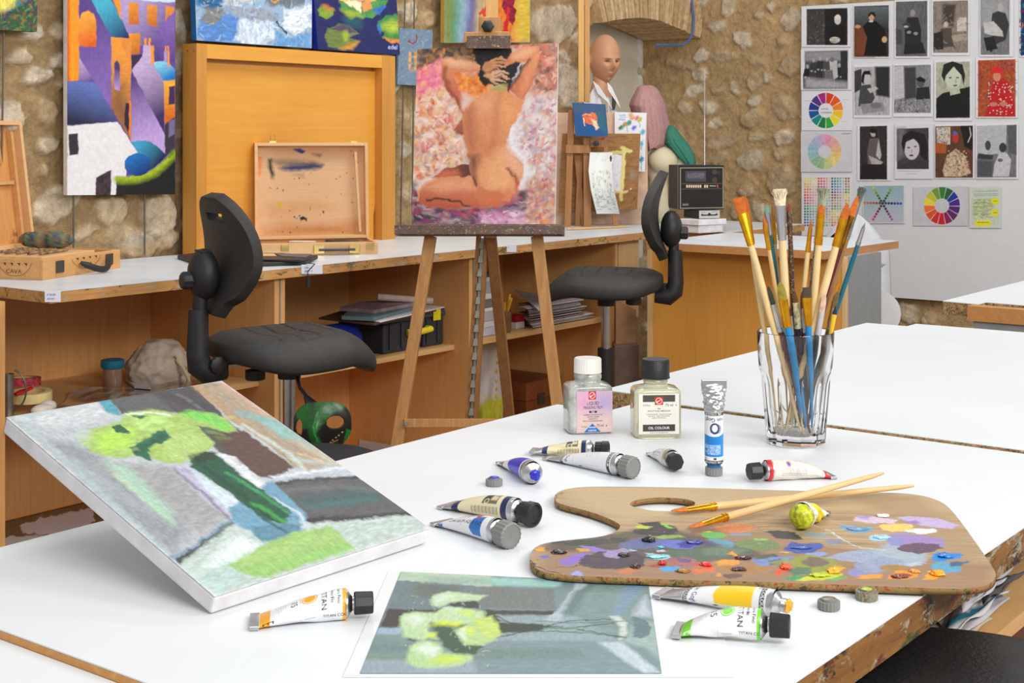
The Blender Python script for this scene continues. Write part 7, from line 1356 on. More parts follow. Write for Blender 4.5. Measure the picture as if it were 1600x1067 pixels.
PA([(1340,478),(1500,472),(1480,492),(1340,492)],(110,160,190), al=.7); PB([(60,440),(150,434),(240,445),(300,488),(250,494),(120,480)],(60,60,64)); PA([(1380,540),(1440,512),(1560,515),(1600,530),(1600,580),(1500,585),(1400,570)],(112,132,84)); PB([(0,495),(80,490),(160,520),(150,550),(60,565),(0,560)],(108,130,84)); PB([(0,485),(90,487),(80,497),(0,495)],(120,200,100))
PA([(620,540),(760,505),(860,520),(940,560),(800,580),(600,570)],(96,104,150)); PA([(860,520),(1000,520),(1100,530),(1180,540),(1100,580),(950,575)],(96,110,186)); PA([(1000,545),(1100,520),(1190,540),(1100,570),(1020,570)],(44,54,140)); PA([(1150,535),(1240,528),(1305,548),(1240,570),(1170,560)],(72,74,100)); PA([(1200,515),(1330,518),(1380,545),(1370,575),(1300,560)],(90,150,180))
PA([(900,590),(1100,580),(1250,560),(1480,580),(1510,605),(1350,640),(1200,665),(1000,640),(900,620)],(84,102,84)); PA([(1160,580),(1350,570),(1480,585),(1400,620),(1200,620)],(100,120,100)); PA([(1200,520),(1400,560),(1300,580)],(96,130,130), al=.6, soft=6)
PA([(300,520),(360,525),(420,560),(560,590),(640,600),(560,640),(460,600),(340,550)],(140,116,190)); PA([(230,660),(300,620),(420,600),(400,640),(300,690),(240,680)],(132,108,190)); PA([(350,660),(400,620),(540,590),(720,590),(800,640),(780,690),(640,710),(440,710),(370,690)],(72,62,74)); PA([(540,590),(640,575),(720,590),(620,640),(520,630)],(170,150,200), al=.8); cv.line(kA([(160,705),(300,695),(380,680)]),2,(60,52,58)); cv.line(kA([(320,520),(440,600)]),4,(140,118,196))
PA([(140,530),(420,520),(700,500),(660,530),(440,560),(220,560)],(68,68,62)); PA([(70,575),(130,568),(130,590),(90,598)],(220,160,50)); PA([(340,572),(430,575),(420,595),(350,595)],(200,150,60)); PA([(105,625),(160,620),(165,635),(120,642)],(80,110,190)); PA([(290,740),(350,725),(390,740),(380,760),(310,760)],(150,156,220)); 
PA([(600,730),(700,700),(740,720),(700,750),(620,745)],(190,118,76)); PA([(880,705),(940,692),(1040,698),(1020,720),(930,732)],(72,156,216)); PA([(790,605),(870,612),(960,620),(970,635),(900,650),(820,640)],(150,200,214)); PA([(855,570),(900,562),(900,575),(870,582)],(80,190,200)); PA([(865,590),(920,582),(930,592),(880,600)],(210,190,226)); PA([(680,575),(730,590),(700,592)],(170,196,214))
PA([(930,650),(1040,630),(1130,650),(1140,690),(1050,700),(940,690)],(160,100,96)); PA([(1000,640),(1090,645),(1080,668),(1010,665)],(110,76,130)); PA([(780,685),(870,680),(920,690),(860,698)],(160,60,60)); PA([(1115,680),(1180,660),(1240,690),(1240,710),(1160,700)],(220,60,50)); PA([(1100,710),(1250,700),(1250,730),(1120,745)],(214,110,60)); PA([(1250,665),(1300,650),(1400,652),(1418,672),(1360,695),(1280,690)],(222,150,60)); PA([(1335,610),(1370,595),(1380,610),(1430,650),(1400,640)],(236,150,40)); PA([(1250,745),(1290,735),(1280,765),(1255,760)],(236,150,50)); PA([(1280,755),(1340,740),(1430,742),(1430,765),(1340,778)],(112,78,70)); PA([(1250,690),(1440,690),(1600,680),(1600,740),(1450,750),(1440,720),(1300,730)],(164,120,66), al=.8, soft=4)
PA([(1480,650),(1560,625),(1600,640),(1600,690),(1520,680)],(110,140,180)); PB([(0,590),(120,580),(160,600),(60,620),(0,615)],(86,88,76)); PB([(0,620),(100,600),(240,595),(200,640),(60,655),(0,650)],(110,136,186)); PB([(80,625),(150,610),(200,625),(150,650),(90,650)],(68,82,130))
PB([(175,540),(230,505),(300,520),(400,512),(432,540),(360,570),(260,578),(190,560)],(58,84,160)); PB([(300,580),(400,570),(450,580),(420,600),(330,592)],(132,156,214)); cv.line(kB([(160,570),(200,575)]),2.5,(236,224,170)); PB([(300,440),(420,450),(480,470),(400,480),(320,470)],(104,160,176), al=.6, soft=3); PB([(420,490),(540,490),(540,520),(450,520)],(110,130,170), al=.7, soft=3)
PB([(240,600),(350,585),(470,610),(530,650),(500,690),(400,700),(300,700),(230,650)],(142,146,62)); PB([(290,625),(340,602),(420,605),(462,635),(430,660),(350,660),(300,648)],(112,98,92)); PB([(200,690),(260,660),(360,670),(350,700),(240,722)],(82,116,92)); PB([(175,735),(240,715),(340,722),(280,740),(200,745)],(54,150,100)); PB([(260,748),(380,700),(470,680),(560,710),(500,740),(400,745),(300,752)],(190,200,50)); PB([(440,740),(560,715),(580,735),(480,750)],(110,160,90)); PB([(460,690),(500,655),(570,670),(530,690)],(226,160,50)); PB([(120,710),(180,640),(218,650),(200,690),(140,720)],(226,80,40)); PB([(60,640),(200,600),(230,640),(150,650)],(150,156,60), al=.7)
PB([(440,605),(560,570),(700,555),(860,560),(980,590),(1060,640),(960,660),(800,650),(700,640),(560,625)],(150,162,186)); PB([(570,700),(640,660),(760,650),(800,690),(700,720),(620,725)],(134,136,186)); PB([(620,640),(800,600),(920,620),(880,680),(720,700),(640,680)],(144,154,180)); PB([(740,570),(860,500),(960,560),(1080,570),(1050,640),(900,620)],(160,174,184), soft=4); PB([(940,640),(1030,632),(1045,652),(960,660)],(176,184,200))
PB([(820,470),(900,450),(1050,470),(1180,485),(1190,520),(1150,560),(900,540),(830,510)],(150,128,190), al=.9); PB([(885,545),(940,520),(1040,513),(1140,522),(1170,545),(1120,570),(1010,580),(920,566)],(98,74,96)); PB([(830,500),(900,480),(920,510),(860,540)],(130,140,190), soft=3)
PB([(614,370),(650,340),(760,350),(890,370),(860,390),(700,390)],(206,190,206)); PB([(885,350),(1000,345),(1150,360),(1265,400),(1230,425),(1100,415),(960,385)],(190,170,210)); PB([(770,405),(840,392),(960,395),(1000,410),(960,435),(860,443),(800,430)],(240,196,110)); PB([(930,440),(1000,420),(1130,425),(1120,450),(1030,460)],(220,222,226)); PB([(920,380),(1010,372),(1030,390),(960,395)],(150,120,190))
PB([(515,410),(560,400),(640,408),(740,415),(720,445),(620,455),(560,435)],(112,156,190)); PB([(708,480),(750,458),(820,458),(850,480),(800,500),(740,498)],(160,210,236)); PB([(640,340),(720,345),(700,370),(650,360)],(170,156,206))
cv.line(kB([(365,398),(470,440),(560,500),(660,545),(800,555)]),[2,2.4,3,3.4,3.2],(190,200,210)); cv.line(kB([(430,348),(520,390),(640,420)]),1.6,(186,190,196), al=.8); cv.line(kB([(620,480),(740,495),(820,540)]),2,(150,160,180), al=.8)
PB([(765,660),(820,645),(940,655),(960,680),(880,692),(800,680)],(160,124,66)); PB([(625,735),(680,708),(800,705),(780,730),(680,740)],(224,152,50)); PB([(830,725),(900,680),(1020,700),(1020,725),(930,745),(850,742)],(216,140,50)); PB([(855,720),(910,700),(970,712),(950,735),(880,740)],(140,66,50)); PB([(1090,640),(1180,630),(1290,660),(1280,690),(1180,705),(1100,680)],(88,156,190)); PB([(1090,600),(1140,575),(1285,575),(1275,610),(1180,630),(1110,625)],(36,130,206)); PB([(1210,640),(1320,625),(1320,645),(1230,660)],(60,96,130)); PB([(1075,690),(1110,675),(1100,700)],(236,206,140)); PB([(1040,745),(1100,690),(1160,690),(1170,720),(1100,740)],(242,156,30)); cv.line(kB([(1360,630),(1392,628)]),1.6,(220,200,160))
r = random.Random(8)
for _ in range(90): x, y = r.uniform(40,1560), r.uniform(420,760); cv.ell(*kA([(x, y)])[0], r.uniform(.3,1.1), r.uniform(.2,.6), r.choice([(40,36,40),(90,60,60),(160,60,50),(200,190,180),(40,60,120)]), soft=.8)
for i in range(300): x, y = r.uniform(60,2400), r.uniform(440,760); a = r.uniform(-.3,.3); cv.line(kA([(x, y),(x+r.uniform(20,70), y+r.uniform(-10,10))]), r.uniform(.8,2.8), r.choice([(90,96,150),(120,150,150),(70,76,70),(170,120,80),(150,140,170),(90,110,80),(150,110,80)]), al=.28, soft=2)
P, f, c = cv.pts(cor)
def inside(p, poly):
    x, y = p[:, 0], p[:, 1]; ins = np.zeros(len(p), bool)
    for (ax, ay),(bx, by) in zip(poly, np.roll(poly, -1,0)):
        if ay != by: ins ^= ((ay > y) != (by > y)) & (x < (bx-ax)*(y-ay)/(by-ay)+ax)
    return ins
def nearest(p, poly):
    best = np.full(len(p),1e9); res = p.copy()
    for a, b_ in zip(poly, np.roll(poly, -1,0)):
        d = b_-a; t = np.clip(((p-a)@d)/(d@d),0,1)[:, None]; q = a+t*d; e = ((p-q)**2).sum(1); m_ = e < best; best[m_] = e[m_]; res[m_] = q[m_]
    return res
io = inside(P[:, :2], outw); ih = inside(P[:, :2], holew); ok = io & ~ih; f = f[ok[f].any(1)]; used = np.zeros(len(P), bool); used[f.ravel()] = True
m1 = used & ~io; P[m1, :2] = nearest(P[m1, :2], outw); m2 = used & ih; P[m2, :2] = nearest(P[m2, :2], holew)
pal = thing('palette', 'large wooden painter\'s palette with thumb hole covered in mixed paint', 'palette', loc=(*outw.mean(0), TZ))
m_rim = M_stain('palette_rim', (120,92,50),(160,128,76),[(60,56,34),(150,50,40),(110,106,50)],.55,60,(1,1,1),.8)
re = -np.ones(len(P), int); re[used] = np.arange(used.sum()); o = fast_mesh('board', P[used], re[f], vmat('paletteface', rough=.5, bs=.12, bsc=300, spec=.35), pal, c[used])
o.data.materials.append(m_rim); md = o.modifiers.new('s', 'SOLIDIFY'); md.thickness = ZP-TZ-.0022; md.offset = -1; md.material_offset_rim = 1; md.use_rim = True
def blob(px, py, rx, ry, h, col, seed, lab=None, rough=.2):
    c_ = pz(px, py, ZP+.0004); s_ = ((c_-CC)@FW)/F; bm = bmesh.new(); bmesh.ops.create_icosphere(bm, subdivisions=4, radius=1)
    for v in bm.verts:
        p = v.co*1.7+Vector((seed*3.1, seed*1.7, seed)); v.co = v.co*(1+.35*mn.fractal(p, .8,2,4)); v.co.z = max(v.co.z, -.15)+.15
    A = math.atan2(RT[1], RT[0]); b = MB(); b.bm(bm, Matrix.Translation(Vector(c_)) @ Matrix.Rotation(A, 4, 'Z') @ Matrix.Diagonal((rx*s_*1.25, ry*s_*2.8, h*s_*.62,1))); o = b.build('paint_blob', mat('wetpaint_%d_%d_%d' % col, col, rough, var=.04, coat=.4), pal, smooth=True, ang=None); 
    if lab: o['label'] = lab
for i, (p, rx, ry, h, col) in enumerate(((kA([(225,600)])[0],9,3.6,5,(14,12,12)),(kA([(815,525)])[0],8,3,8,(10,10,12)),(kA([(650,620)])[0],7,3,5,(16,14,22)),(kA([(730,695)])[0],6,3.2,6,(60,26,22)),(kA([(905,675)])[0],5,2.8,6,(196,24,28)),(kA([(1190,682)])[0],7,3,5,(216,44,36)),(kA([(1040,725)])[0],9,3.4,5,(150,104,34)),(kA([(1435,640)])[0],9,2.6,5,(76,24,30)),(kA([(1410,715)])[0],9,2.6,5,(74,36,32)),(kA([(870,630)])[0],12,2.6,3,(140,204,220)),(kA([(1120,535)])[0],10,2.6,3,(34,44,140)),(kA([(895,568)])[0],4,1.8,3,(60,190,200)),(kB([(190,665)])[0],6,4.5,7,(236,86,40)),(kB([(490,690)])[0],8,4,8,(244,180,20)),(kB([(400,715)])[0],12,3.4,5,(186,200,40)),(kB([(800,345)])[0],8,2.4,5,(228,226,226)),(kB([(1190,595)])[0],9,3.2,7,(28,120,206)),(kB([(1140,708)])[0],9,4,9,(246,160,20)),(kB([(790,478)])[0],10,2.8,3,(160,214,240)),(kB([(900,722)])[0],9,3,4,(120,50,40)),(kB([(1000,690)])[0],7,3,4,(226,146,50)),(kB([(640,425)])[0],12,3,2.5,(104,150,190)),(kB([(290,540)])[0],12,3,2.5,(50,76,160)))): blob(*p, rx, ry, h, col, i+1)

# ================================================================ paint tubes
SIL = (196,196,198)
class Lab:
    """label drawing: s 0..1 left to right in the photo, t 0..1 from the top down the visible side"""
    def __init__(s_, bg, left, L, r, n=(190,130), warp=0, seed=1): s_.cv = Cv(n[0], n[1], bg, warp=warp, wcell=8, seed=seed); s_.left = left; s_.L = L; s_.r = r
    def m(s_, pts): return [((1-s, .60-.44*t) if s_.left else (s, .40+.44*t)) for s, t in pts]
    def poly(s_, pts, c, **k): s_.cv.poly(s_.m(pts), c, **k); return s_
    def band(s_, a, b, c, met=0, **k): a, b = (1-b, 1-a) if s_.left else (a, b); s_.cv.rect(a, -.1, b, 1.1, c, met=met, **k); return s_
    def line(s_, pts, w, c, **k): s_.cv.line(s_.m(pts), w, c, px=False, **k); return s_
    def ell(s_, x, y, rx, ry, c, **k): a = np.linspace(0,6.283,20, endpoint=False); s_.cv.poly(s_.m([(x+rx*math.cos(q), y+ry*math.sin(q)) for q in a]), c, **k); return s_
    def text(s_, t, x, y, h, c, rot=0, al=1):
        ds, dt = h/s_.L, h/(.44*2*math.pi*s_.r); a = math.radians(rot); sg = -1 if s_.left else 1; k = .44
        X = (sg*ds*math.cos(a), sg*k*dt*math.sin(a)); Y = (sg*ds*math.sin(a),-sg*k*dt*math.cos(a)); s_.cv.text(t, s_.m([(x, y)])[0], X, Y, c, al=al); return s_
def lines(lb, x0, x1, y0, n, c, dy=.09, w=.7, rot=False, al=.7, seed=1):
    r = random.Random(seed)
    for i in range(n):
        if rot: lb.line([(x0+(x1-x0)*i/max(1, n-1), y0),(x0+(x1-x0)*i/max(1, n-1), y0+r.uniform(.5,1)*dy)], w, c, al=al, soft=.6)
        else: lb.line([(x0, y0+dy*i),(x0+(x1-x0)*r.uniform(.6,1), y0+dy*i)], w, c, al=al, soft=.6)
m_silver = mat('tube_silver', (190,190,192),.3, metal=1, var=.08, vs=90)
m_capg = mat('cap_grey', (128,128,126),.5, var=.04); m_capb = mat('cap_black', (26,26,27),.4, var=.1, vs=80)
def tube(lab, sh, cr, r, draw, cap='grey', capend=None, wc=1.45, q=2.2, wr=.0, seed=1, z0=TZ, lift=0, group='paint tubes on the table', crimp=.05, bg=(228,229,232), nozzle=None, capr=.95, capl=None, tw=0, neck=.5, n=(190,130), fold=None):
    S_ = pz(*sh, z0+r); E_2 = pz(*cr, z0+.002+lift); L = np.linalg.norm((E_2-S_)[:2]); x = nrm(np.append((E_2-S_)[:2],0)); left = np.dot(x, RT) < 0
    o = thing('paint_tube', lab, 'paint tube', M=frame(V(S_[0], S_[1], z0+.0003), x, z=V(0,0,1)), group=group)
    lb = Lab(bg, left, L, r, n=n, seed=seed); draw(lb)
    def fn(U, W):
        t = U; a_ = 2*math.pi*W-math.pi/2; s = t**1.5; a = r*(1-s)+wc*r*s; bb = r*np.clip(1-t**q, 0,1)+.0011; 
        e = 1+wr*(np.sin(a_*3+t*9+seed)*.5+np.sin(a_*5-t*17+seed*2)*.5)*np.sin(np.pi*np.clip(t*1.1,0,1)); cz = bb+lift*t**2
        an = a_+tw*t; y = np.cos(an)*a*e; z = np.sin(an)*bb*e
        if tw: y, z = y*np.cos(tw*t*.5)-0*z, z
        z = z+cz; z = np.maximum(z, 0.0); ends = r*.10*np.clip(1-t*30,0,1); return np.stack([t*L, y*(1-ends/r), z],-1)
    P, f, c = lb.cv.pts(fn=fn); f = f[:, ::-1]
    body = fast_mesh('tube_body', P, f, vmat('tubelabel', rough=.32, bs=.12, bsc=140, spec=.5, metal_attr=True), o, c, world=False)
    b = MB(); b.box((L-.004,-wc*r*1.02, lift),(L+.0035, wc*r*1.02, lift+.0032), bev=.0006); b.build('crimp', m_silver, o, world=False, label='folded metal crimp')
    Mx = frame(V(0,0, r+.0011), V(0,1,0), z=V(-1,0,0)); hn = .0045
    b = MB(); b.lathe([(r, -.0005),(r*.97,.001),(r*neck, hn),(r*neck, hn+.004),(.0005, hn+.004)],32, M=Mx, cap=False); b.build('shoulder', m_silver, o, world=False, smooth=True)
    z1 = hn+.0015; cl = capl or .012
    if cap == 'grey':
        b = MB(); R = r*capr; fl = lambda a, i: 1+.035*math.cos(18*a) if i in (1,2) else 1; b.lathe([(R*.8, z1),(R, z1+.0005),(R, z1+cl-.001),(R*.86, z1+cl),(R*.84, z1+cl-.0006),(.0003, z1+cl-.0006)],108, M=Mx, flute=fl, cap=False); b.build('cap', m_capg, o, world=False, smooth=True, label='grey ribbed screw cap')
    elif cap == 'black':
        b = MB(); R = r*capr; fl = lambda a, i: 1+.03*math.cos(16*a) if i in (1,2) else 1; b.lathe([(R*.8, z1),(R*.86, z1+.0005),(R*.9, z1+cl*.45),(R, z1+cl*.5),(R, z1+cl-.001),(R*.8, z1+cl),(R*.7, z1+cl-.002),(.0003, z1+cl-.0025)],96, M=Mx, flute=fl, cap=False); b.build('cap', m_capb, o, world=False, smooth=True, label='black screw cap')
    elif cap == 'hex':
        b = MB(); R = r*capr; b.lathe([(R*.93, z1),(R, z1+.0008),(R*.96, z1+cl-.001),(R*.9, z1+cl),(.0003, z1+cl)],8, M=Mx, cap=False); b.build('cap', m_capb, o, world=False, label='black faceted cap', mod=bevel(.0004))
    elif cap == 'open':
        b = MB(); 
        for i in range(3): b.lathe([(r*neck, hn+.001+.0013*i),(r*neck*1.12, hn+.0016+.0013*i),(r*neck, hn+.0022+.0013*i)],24, M=Mx, cap=False)
        b.build('thread', m_silver, o, world=False, smooth=True)
        bm = bmesh.new(); bmesh.ops.create_icosphere(bm, subdivisions=4, radius=1)
        for v in bm.verts: v.co = v.co*(1+.3*mn.fractal(v.co*2+Vector((seed, 3,1)),.8,2,4))
        b = MB(); b.bm(bm, Mx @ Matrix.Translation((0,0, hn+.005)) @ Matrix.Diagonal((r*neck*nozzle[1], r*neck*nozzle[1], r*.42,1))); b.build('paint', mat('nozzlepaint%d' % seed, nozzle[0],.3, var=.06, coat=.3), o, world=False, smooth=True, ang=None)
    return o
OR, GN = (240,164,20),(110,206,20); TX = (60,60,64)
def dA(l, col=OR):
    l.band(0,.055, SIL, 1); l.band(.06,.175, col); l.text('E', .095,.62,.012,(60,50,30) if col == OR else (230,250,220), rot=90); l.ell(.60,.30,.088,.2, col); l.ell(.60,.30,.074,.165,(238,238,238)); l.ell(.60,.30,.066,.145, col)
    l.text('TITAN', .725,.17,.0060,(40,40,44), rot=90); l.text('Amarillo' if col == OR else 'Verde', .83,.17,.0038, TX, rot=90); l.text('Extra Fino', .90,.15,.0036, TX, rot=90); l.band(.955,1.01, col)
    l.text('15', .40,.2,.007, TX, rot=90); lines(l, .24,.34,.1,5, TX, .35,.6, rot=True); lines(l, .42,.5,.1,3, TX, .3,.6, rot=True); l.line([(.5,-.2),(.5,1.1)],.5,(170,170,176)); l.text('TITAN COLORES', .74,.98,.0034,(50,50,54)); lines(l, .55,.72,.95,1, TX, .1,1.2)
tube('white and orange oil tube with black cap lying in front of the tilted canvas', (541,946),(397,971),.0106, dA, cap='hex', wc=1.5, q=1.5, wr=.05, seed=3, capr=.86, capl=.0145, bg=(232,233,236))
tube('white and bright green oil tube with black cap lying on the clear sleeve', (1190,978),(1060,984),.0102, lambda l: dA(l, GN), cap='hex', wc=1.45, q=2.4, wr=.07, seed=5, capr=.92, capl=.0145, z0=TZ+.0016)
def dVG(col, dark=True, txt=(60,60,110)):
    def f(l):
        l.band(-.1,.23, SIL, 1); l.band(.235,.275,(36,36,38)); l.text('OIL COLOUR', .245,.02,.0042,(220,220,220), rot=90)
        if col: l.poly([(.52,.25),(.60,-.3),(.84,-.3),(.84,.95),(.52,.95),(.50,.6)], col, soft=1); lines(l, .66,.82,.02,6,(110,90,20) if col[0] > 200 else (170,180,240),.22,.8, rot=True, al=.6)
        l.text('van Gogh', .31,.10,.0062,(40,50,130), rot=90); l.ell(.455,.0,.05,.22,(160,164,190)); l.ell(.45,.02,.035,.16,(236,238,244)); l.line([(.42,.0),(.44,.12),(.48,.14)],2.2,(40,50,130))
        l.band(.90,.94,(40,38,38)); l.text('OIL COLOUR', .91,.05,.004,(220,220,220), rot=90); l.band(.955,1.1, SIL, 1); l.text('200', .865,.05,.005, TX, rot=90); lines(l, .4,.85,1.0,2, TX, .05,1.0); l.poly([(.5,.98),(.54,.98),(.54,1.06),(.5,1.06)],(30,30,30))
    return f
tube('yellow-labelled oil tube with open silver nozzle lying behind the green tube', (1212,946),(1036,926),.0096, dVG((240,196,20)), cap='open', nozzle=((226,160,20),1.0), wc=1.25, q=1.7, seed=7, neck=.5, z0=TZ+.0016, lift=.0)
def dRed(l):
    l.band(-.02,.07,(206,30,46)); l.band(.86,.97,(206,30,46)); l.band(.975,1.1,(226,220,200)); l.text('A', .90,.62,.009,(240,230,226)); l.cv.dabs(30,(.1,.2,.7,.8),.1,4,[(226,170,150),(214,190,200),(232,210,190),(190,160,190)], al=.6); l.ell(.32,.5,.03,.12,(120,80,160), soft=3); l.text('ROJO', .34,.14,.007,(170,40,60)); l.text('WINSOR', .50,.20,.0055, TX); lines(l, .2,.8,.86,2, TX, .07,1.); l.text('200', .1,.12,.006, TX); l.band(.07,.085, SIL, 1); l.line([(.44,-.1),(.44,1)],.6,(120,110,100)); lines(l, .5,.85,.12,3,(150,120,110),.12,.8)
tube('dirty white oil tube with red ends and black cap behind the crossed brushes', (1196,737),(1294,742),.0100, dRed, cap='hex', wc=1.4, q=3, wr=.05, seed=9, capr=.95, capl=.0135, bg=(222,216,206))
def dWh(l): dVG(None)(l); l.line([(.42,0),(.42,.9),(.80,.9)],.5,(170,170,176)); lines(l, .56,.74,.1,5, TX, .5,.8, rot=True)
tube('silver-white oil tube with grey ribbed cap lying left of the small crumpled tube', (969,728),(860,715),.0110, dWh, cap='grey', wc=.9, q=1.5, seed=11, capr=1.06, capl=.0145)
CR, NV = (226,214,176),(32,40,84)
def dCr(l):
    l.band(-.1,.17, SIL, 1); l.band(.17,.265, NV); l.band(.27,.86, CR); l.band(.86,.945, NV); l.band(.95,1.1, SIL, 1)
    l.poly([(.59,.05),(.8,.0),(.8,.62),(.59,.62)],(110,104,92)); l.poly([(.605,.1),(.68,.08),(.68,.5),(.605,.5)],(44,42,42)); l.poly([(.70,.06),(.785,.04),(.785,.5),(.70,.5)],(214,196,160)); l.text('OIL', .62,.42,.008,(226,214,176), rot=90); l.text('X2', .74,.1,.006, TX, rot=90); lines(l, .3,.5,-.05,6, TX, .35,.7, rot=True)
    for i in range(22): l.line([(.46+.017*i, .72),(.46+.017*i, .95)],.9 if i % 3 else 1.6,(40,40,40), soft=.4)
tube('cream and navy oil tube with black cap, furthest left of the tubes', (808,800),(702,789),.0108, dCr, cap='black', wc=1.35, q=2, seed=13, capr=1.06, capl=.017)
tube('twisted cream and navy oil tube lying behind the silver-white tube', (922,703),(834,704),.0088, dCr, cap='black', wc=1.2, q=1.6, wr=.10, seed=15, capr=1.1, capl=.016, lift=.003)
def dBl(l):
    l.band(-.1,.12, SIL, 1); l.poly([(.1,.7),(.18,.62),(.2,.95),(.14,.95)],(30,100,190)); l.poly([(.68,.42),(.74,.36),(.86,.3),(.86,1),(.72,1),(.66,.75)],(30,110,190)); l.ell(.73,.22,.045,.2,(214,50,56)); l.line([(.70,.3),(.76,.2)],1.4,(240,240,240)); l.text('Rembrandt', .48,.02,.009,(214,60,66), rot=8); l.text('COLEUR', .86,-.05,.008,(214,60,66), rot=8); l.text('CERULEAN PHT.', .34,.28,.0050,(50,54,70), rot=4); l.text('CERULEUM AZUR PHT.', .26,.55,.0050,(50,54,70), rot=4); l.cv.dabs(22,(.1,.1,.9,.9),.03,1.6,[(200,190,40),(180,60,40),(120,190,190)], al=.8); l.line([(.14,.02),(.5,.08)],.6,(60,60,60)); l.band(.96,1.1, SIL, 1)
tube('white and blue oil tube with grey cap, in front of the cream and navy tube', (777,832),(692,816),.0106, dBl, cap='grey', wc=1.2, q=1.6, seed=17, capr=1.10, capl=.015)
def dUl(l):
    l.band(-.1,.2, SIL, 1); l.band(.2,.24,(50,44,44)); l.poly([(.42,-.1),(.55,-.3),(.86,-.3),(.86,1.1),(.5,1.1),(.40,.5)],(44,50,200)); l.ell(.36,.0,.04,.18,(110,100,170)); l.band(.9,.935,(56,50,50)); l.band(.945,1.1, SIL, 1)
tube('blue-labelled oil tube with ultramarine on its open mouth beside the loose cap', (832,741),(792,723),.0112, dUl, cap='open', nozzle=((28,32,190),1.15), wc=1.1, q=1.8, seed=19, neck=.42)
def dSm(l): l.band(-.1,.1, SIL, 1); l.band(.0,.05,(60,60,140)); l.band(.88,.93,(190,170,60)); l.band(.93,1.1, SIL, 1); l.text('AZUL', .3,.25,.007, TX, rot=60); lines(l, .3,.8,.3,4, TX, .16,1.1); l.line([(.8,-.1),(.78,1)],1, TX); l.cv.dabs(20,(.1,.1,.9,.9),.1,2,[(190,190,194),(150,150,156)], al=.6)
tube('small crumpled white tube with black faceted cap between bottle and upright tube', (1050,720),(1023,709),.0096, dSm, cap='hex', wc=1.0, q=2, wr=.08, seed=21, capr=1.04, capl=.009)
def dYe(l): l.band(-.1,.3, SIL, 1); l.cv.dabs(40,(0,0,1,1),.2,4,[(150,150,150),(210,210,206),(120,116,110)], al=.6); l.poly([(.55,0),(.8,-.1),(.8,1),(.6,1)],(226,200,20)); l.band(.0,.08,(110,106,100)); l.band(.80,.92,(226,226,226)); lines(l, .80,.9,.2,5, TX, .14,1.)
yt = tube('crumpled yellow oil tube with a paint-smeared cap lying on the palette', (1254,808),(1283,800),.0112, None or (lambda l: (l.band(-.1,.45, SIL, 1), l.cv.dabs(40,(0,0,1,1),.2,4,[(150,150,150),(210,210,206),(120,116,110)], al=.6), l.poly([(.0,.1),(.5,.4),(.62,1.1),(.0,1.1)],(226,206,20)), l.band(-.1,.16,(224,224,224)), lines(l, .02,.14,.2,5, TX, .14,1.))), cap=None, wc=.75, q=1.4, wr=.16, seed=23, z0=ZP)
b = MB(); r_ = .0112; bm = bmesh.new(); bmesh.ops.create_uvsphere(bm, u_segments=40, v_segments=24, radius=1)
for v in bm.verts: v.co = v.co*(1+.08*mn.fractal(v.co*3,.8,2,4)+.05*math.sin(v.co.z*16))
b.bm(bm, frame(V(0,0, r_+.0011), V(0,1,0), z=V(-1,0,0)) @ Matrix.Translation((0,0,.003)) @ Matrix.Diagonal((r_*1.0, r_*1.0,.0095,1))); b.build('smeared_cap', mat('lime_paint', (176,182,30),.4, var=.25, vs=200, coat=.3), yt, world=False, smooth=True, ang=None, label='round cap smeared with lime yellow paint')
# upright tube standing on its cap
c = pz(1115.5,742, TZ); s_ = ((c-CC)@FW)/F; ut = thing('paint_tube', 'bright blue oil tube standing upright on its grey cap before the table seam', 'paint tube', M=frame(V(c[0], c[1], TZ+.0003), RT, FW), group='paint tubes on the table')
b = MB(); b.lathe([(12*s_, 0),(13.3*s_, .0006),(13.3*s_, 12*s_),(11*s_, 13*s_),(.0003,13*s_)],108, flute=lambda a, i: 1+.03*math.cos(18*a) if i in (1,2) else 1); b.build('cap', m_capg, ut, world=False, smooth=True)
b = MB(); b.lathe([(10.8*s_, 13*s_),(10.8*s_, 18.5*s_)],32); b.build('shoulder', mat('blue_ring', (20,100,170),.4), ut, world=False, smooth=True)
Lu = 128*s_; zb_ = 18.6*s_; cv = Cv(110,230,(232,234,238)); up_ = True
# canvas x: around (0.5 = towards the camera), y: top to bottom
def ur(y0, y1, c, **k): cv.rect(-.1, y0,1.1, y1, c, **k)
ur(-.1,.36, SIL, met=1); ur(.365,.405,(38,38,40)); ur(.95,1.1,(38,38,40)); cv.poly([(.2,.63),(.34,.645),(.45,.66),(.56,.655),(.66,.63),(.74,.62),(.80,.62),(.8,.905),(.2,.905)],(24,130,210)); cv.rect(-.1,.62,.25,.905,(24,130,210)); cv.rect(.75,.62,1.1,.905,(24,130,210))
cv.ell(.53,.565,.085,.06,(150,158,176)); cv.ell(.49,.56,.085,.068,(36,48,130)); cv.ell(.49,.558,.05,.045,(232,236,244)); cv.line([(.42,.60),(.49,.625),(.55,.60)],2,(36,48,130), px=False)
def ut_text(t, x, y, h, col): cv.text(t, (x, y),(-h/(2*math.pi*14.5*s_),0),(0, h/Lu), col)
ut_text('van Gogh', .66,.435,.0062,(36,48,130)); ut_text('OIL COLOUR', .62,.372,.0034,(226,226,226)); ut_text('OIL COLOUR', .62,.962,.0034,(226,226,226)); ut_text('535', .34,.92,.0036, TX)
for i, t_ in enumerate(('CERULEAN BLUE', 'BLEU CERULEUM', 'CAERULEUM', 'AZUL CERULEO', 'COELINBLAU')): ut_text(t_, .60,.76+.024*i, .0027,(200,222,244))
cv.rect(.47,.915,.52,.94,(30,30,30))
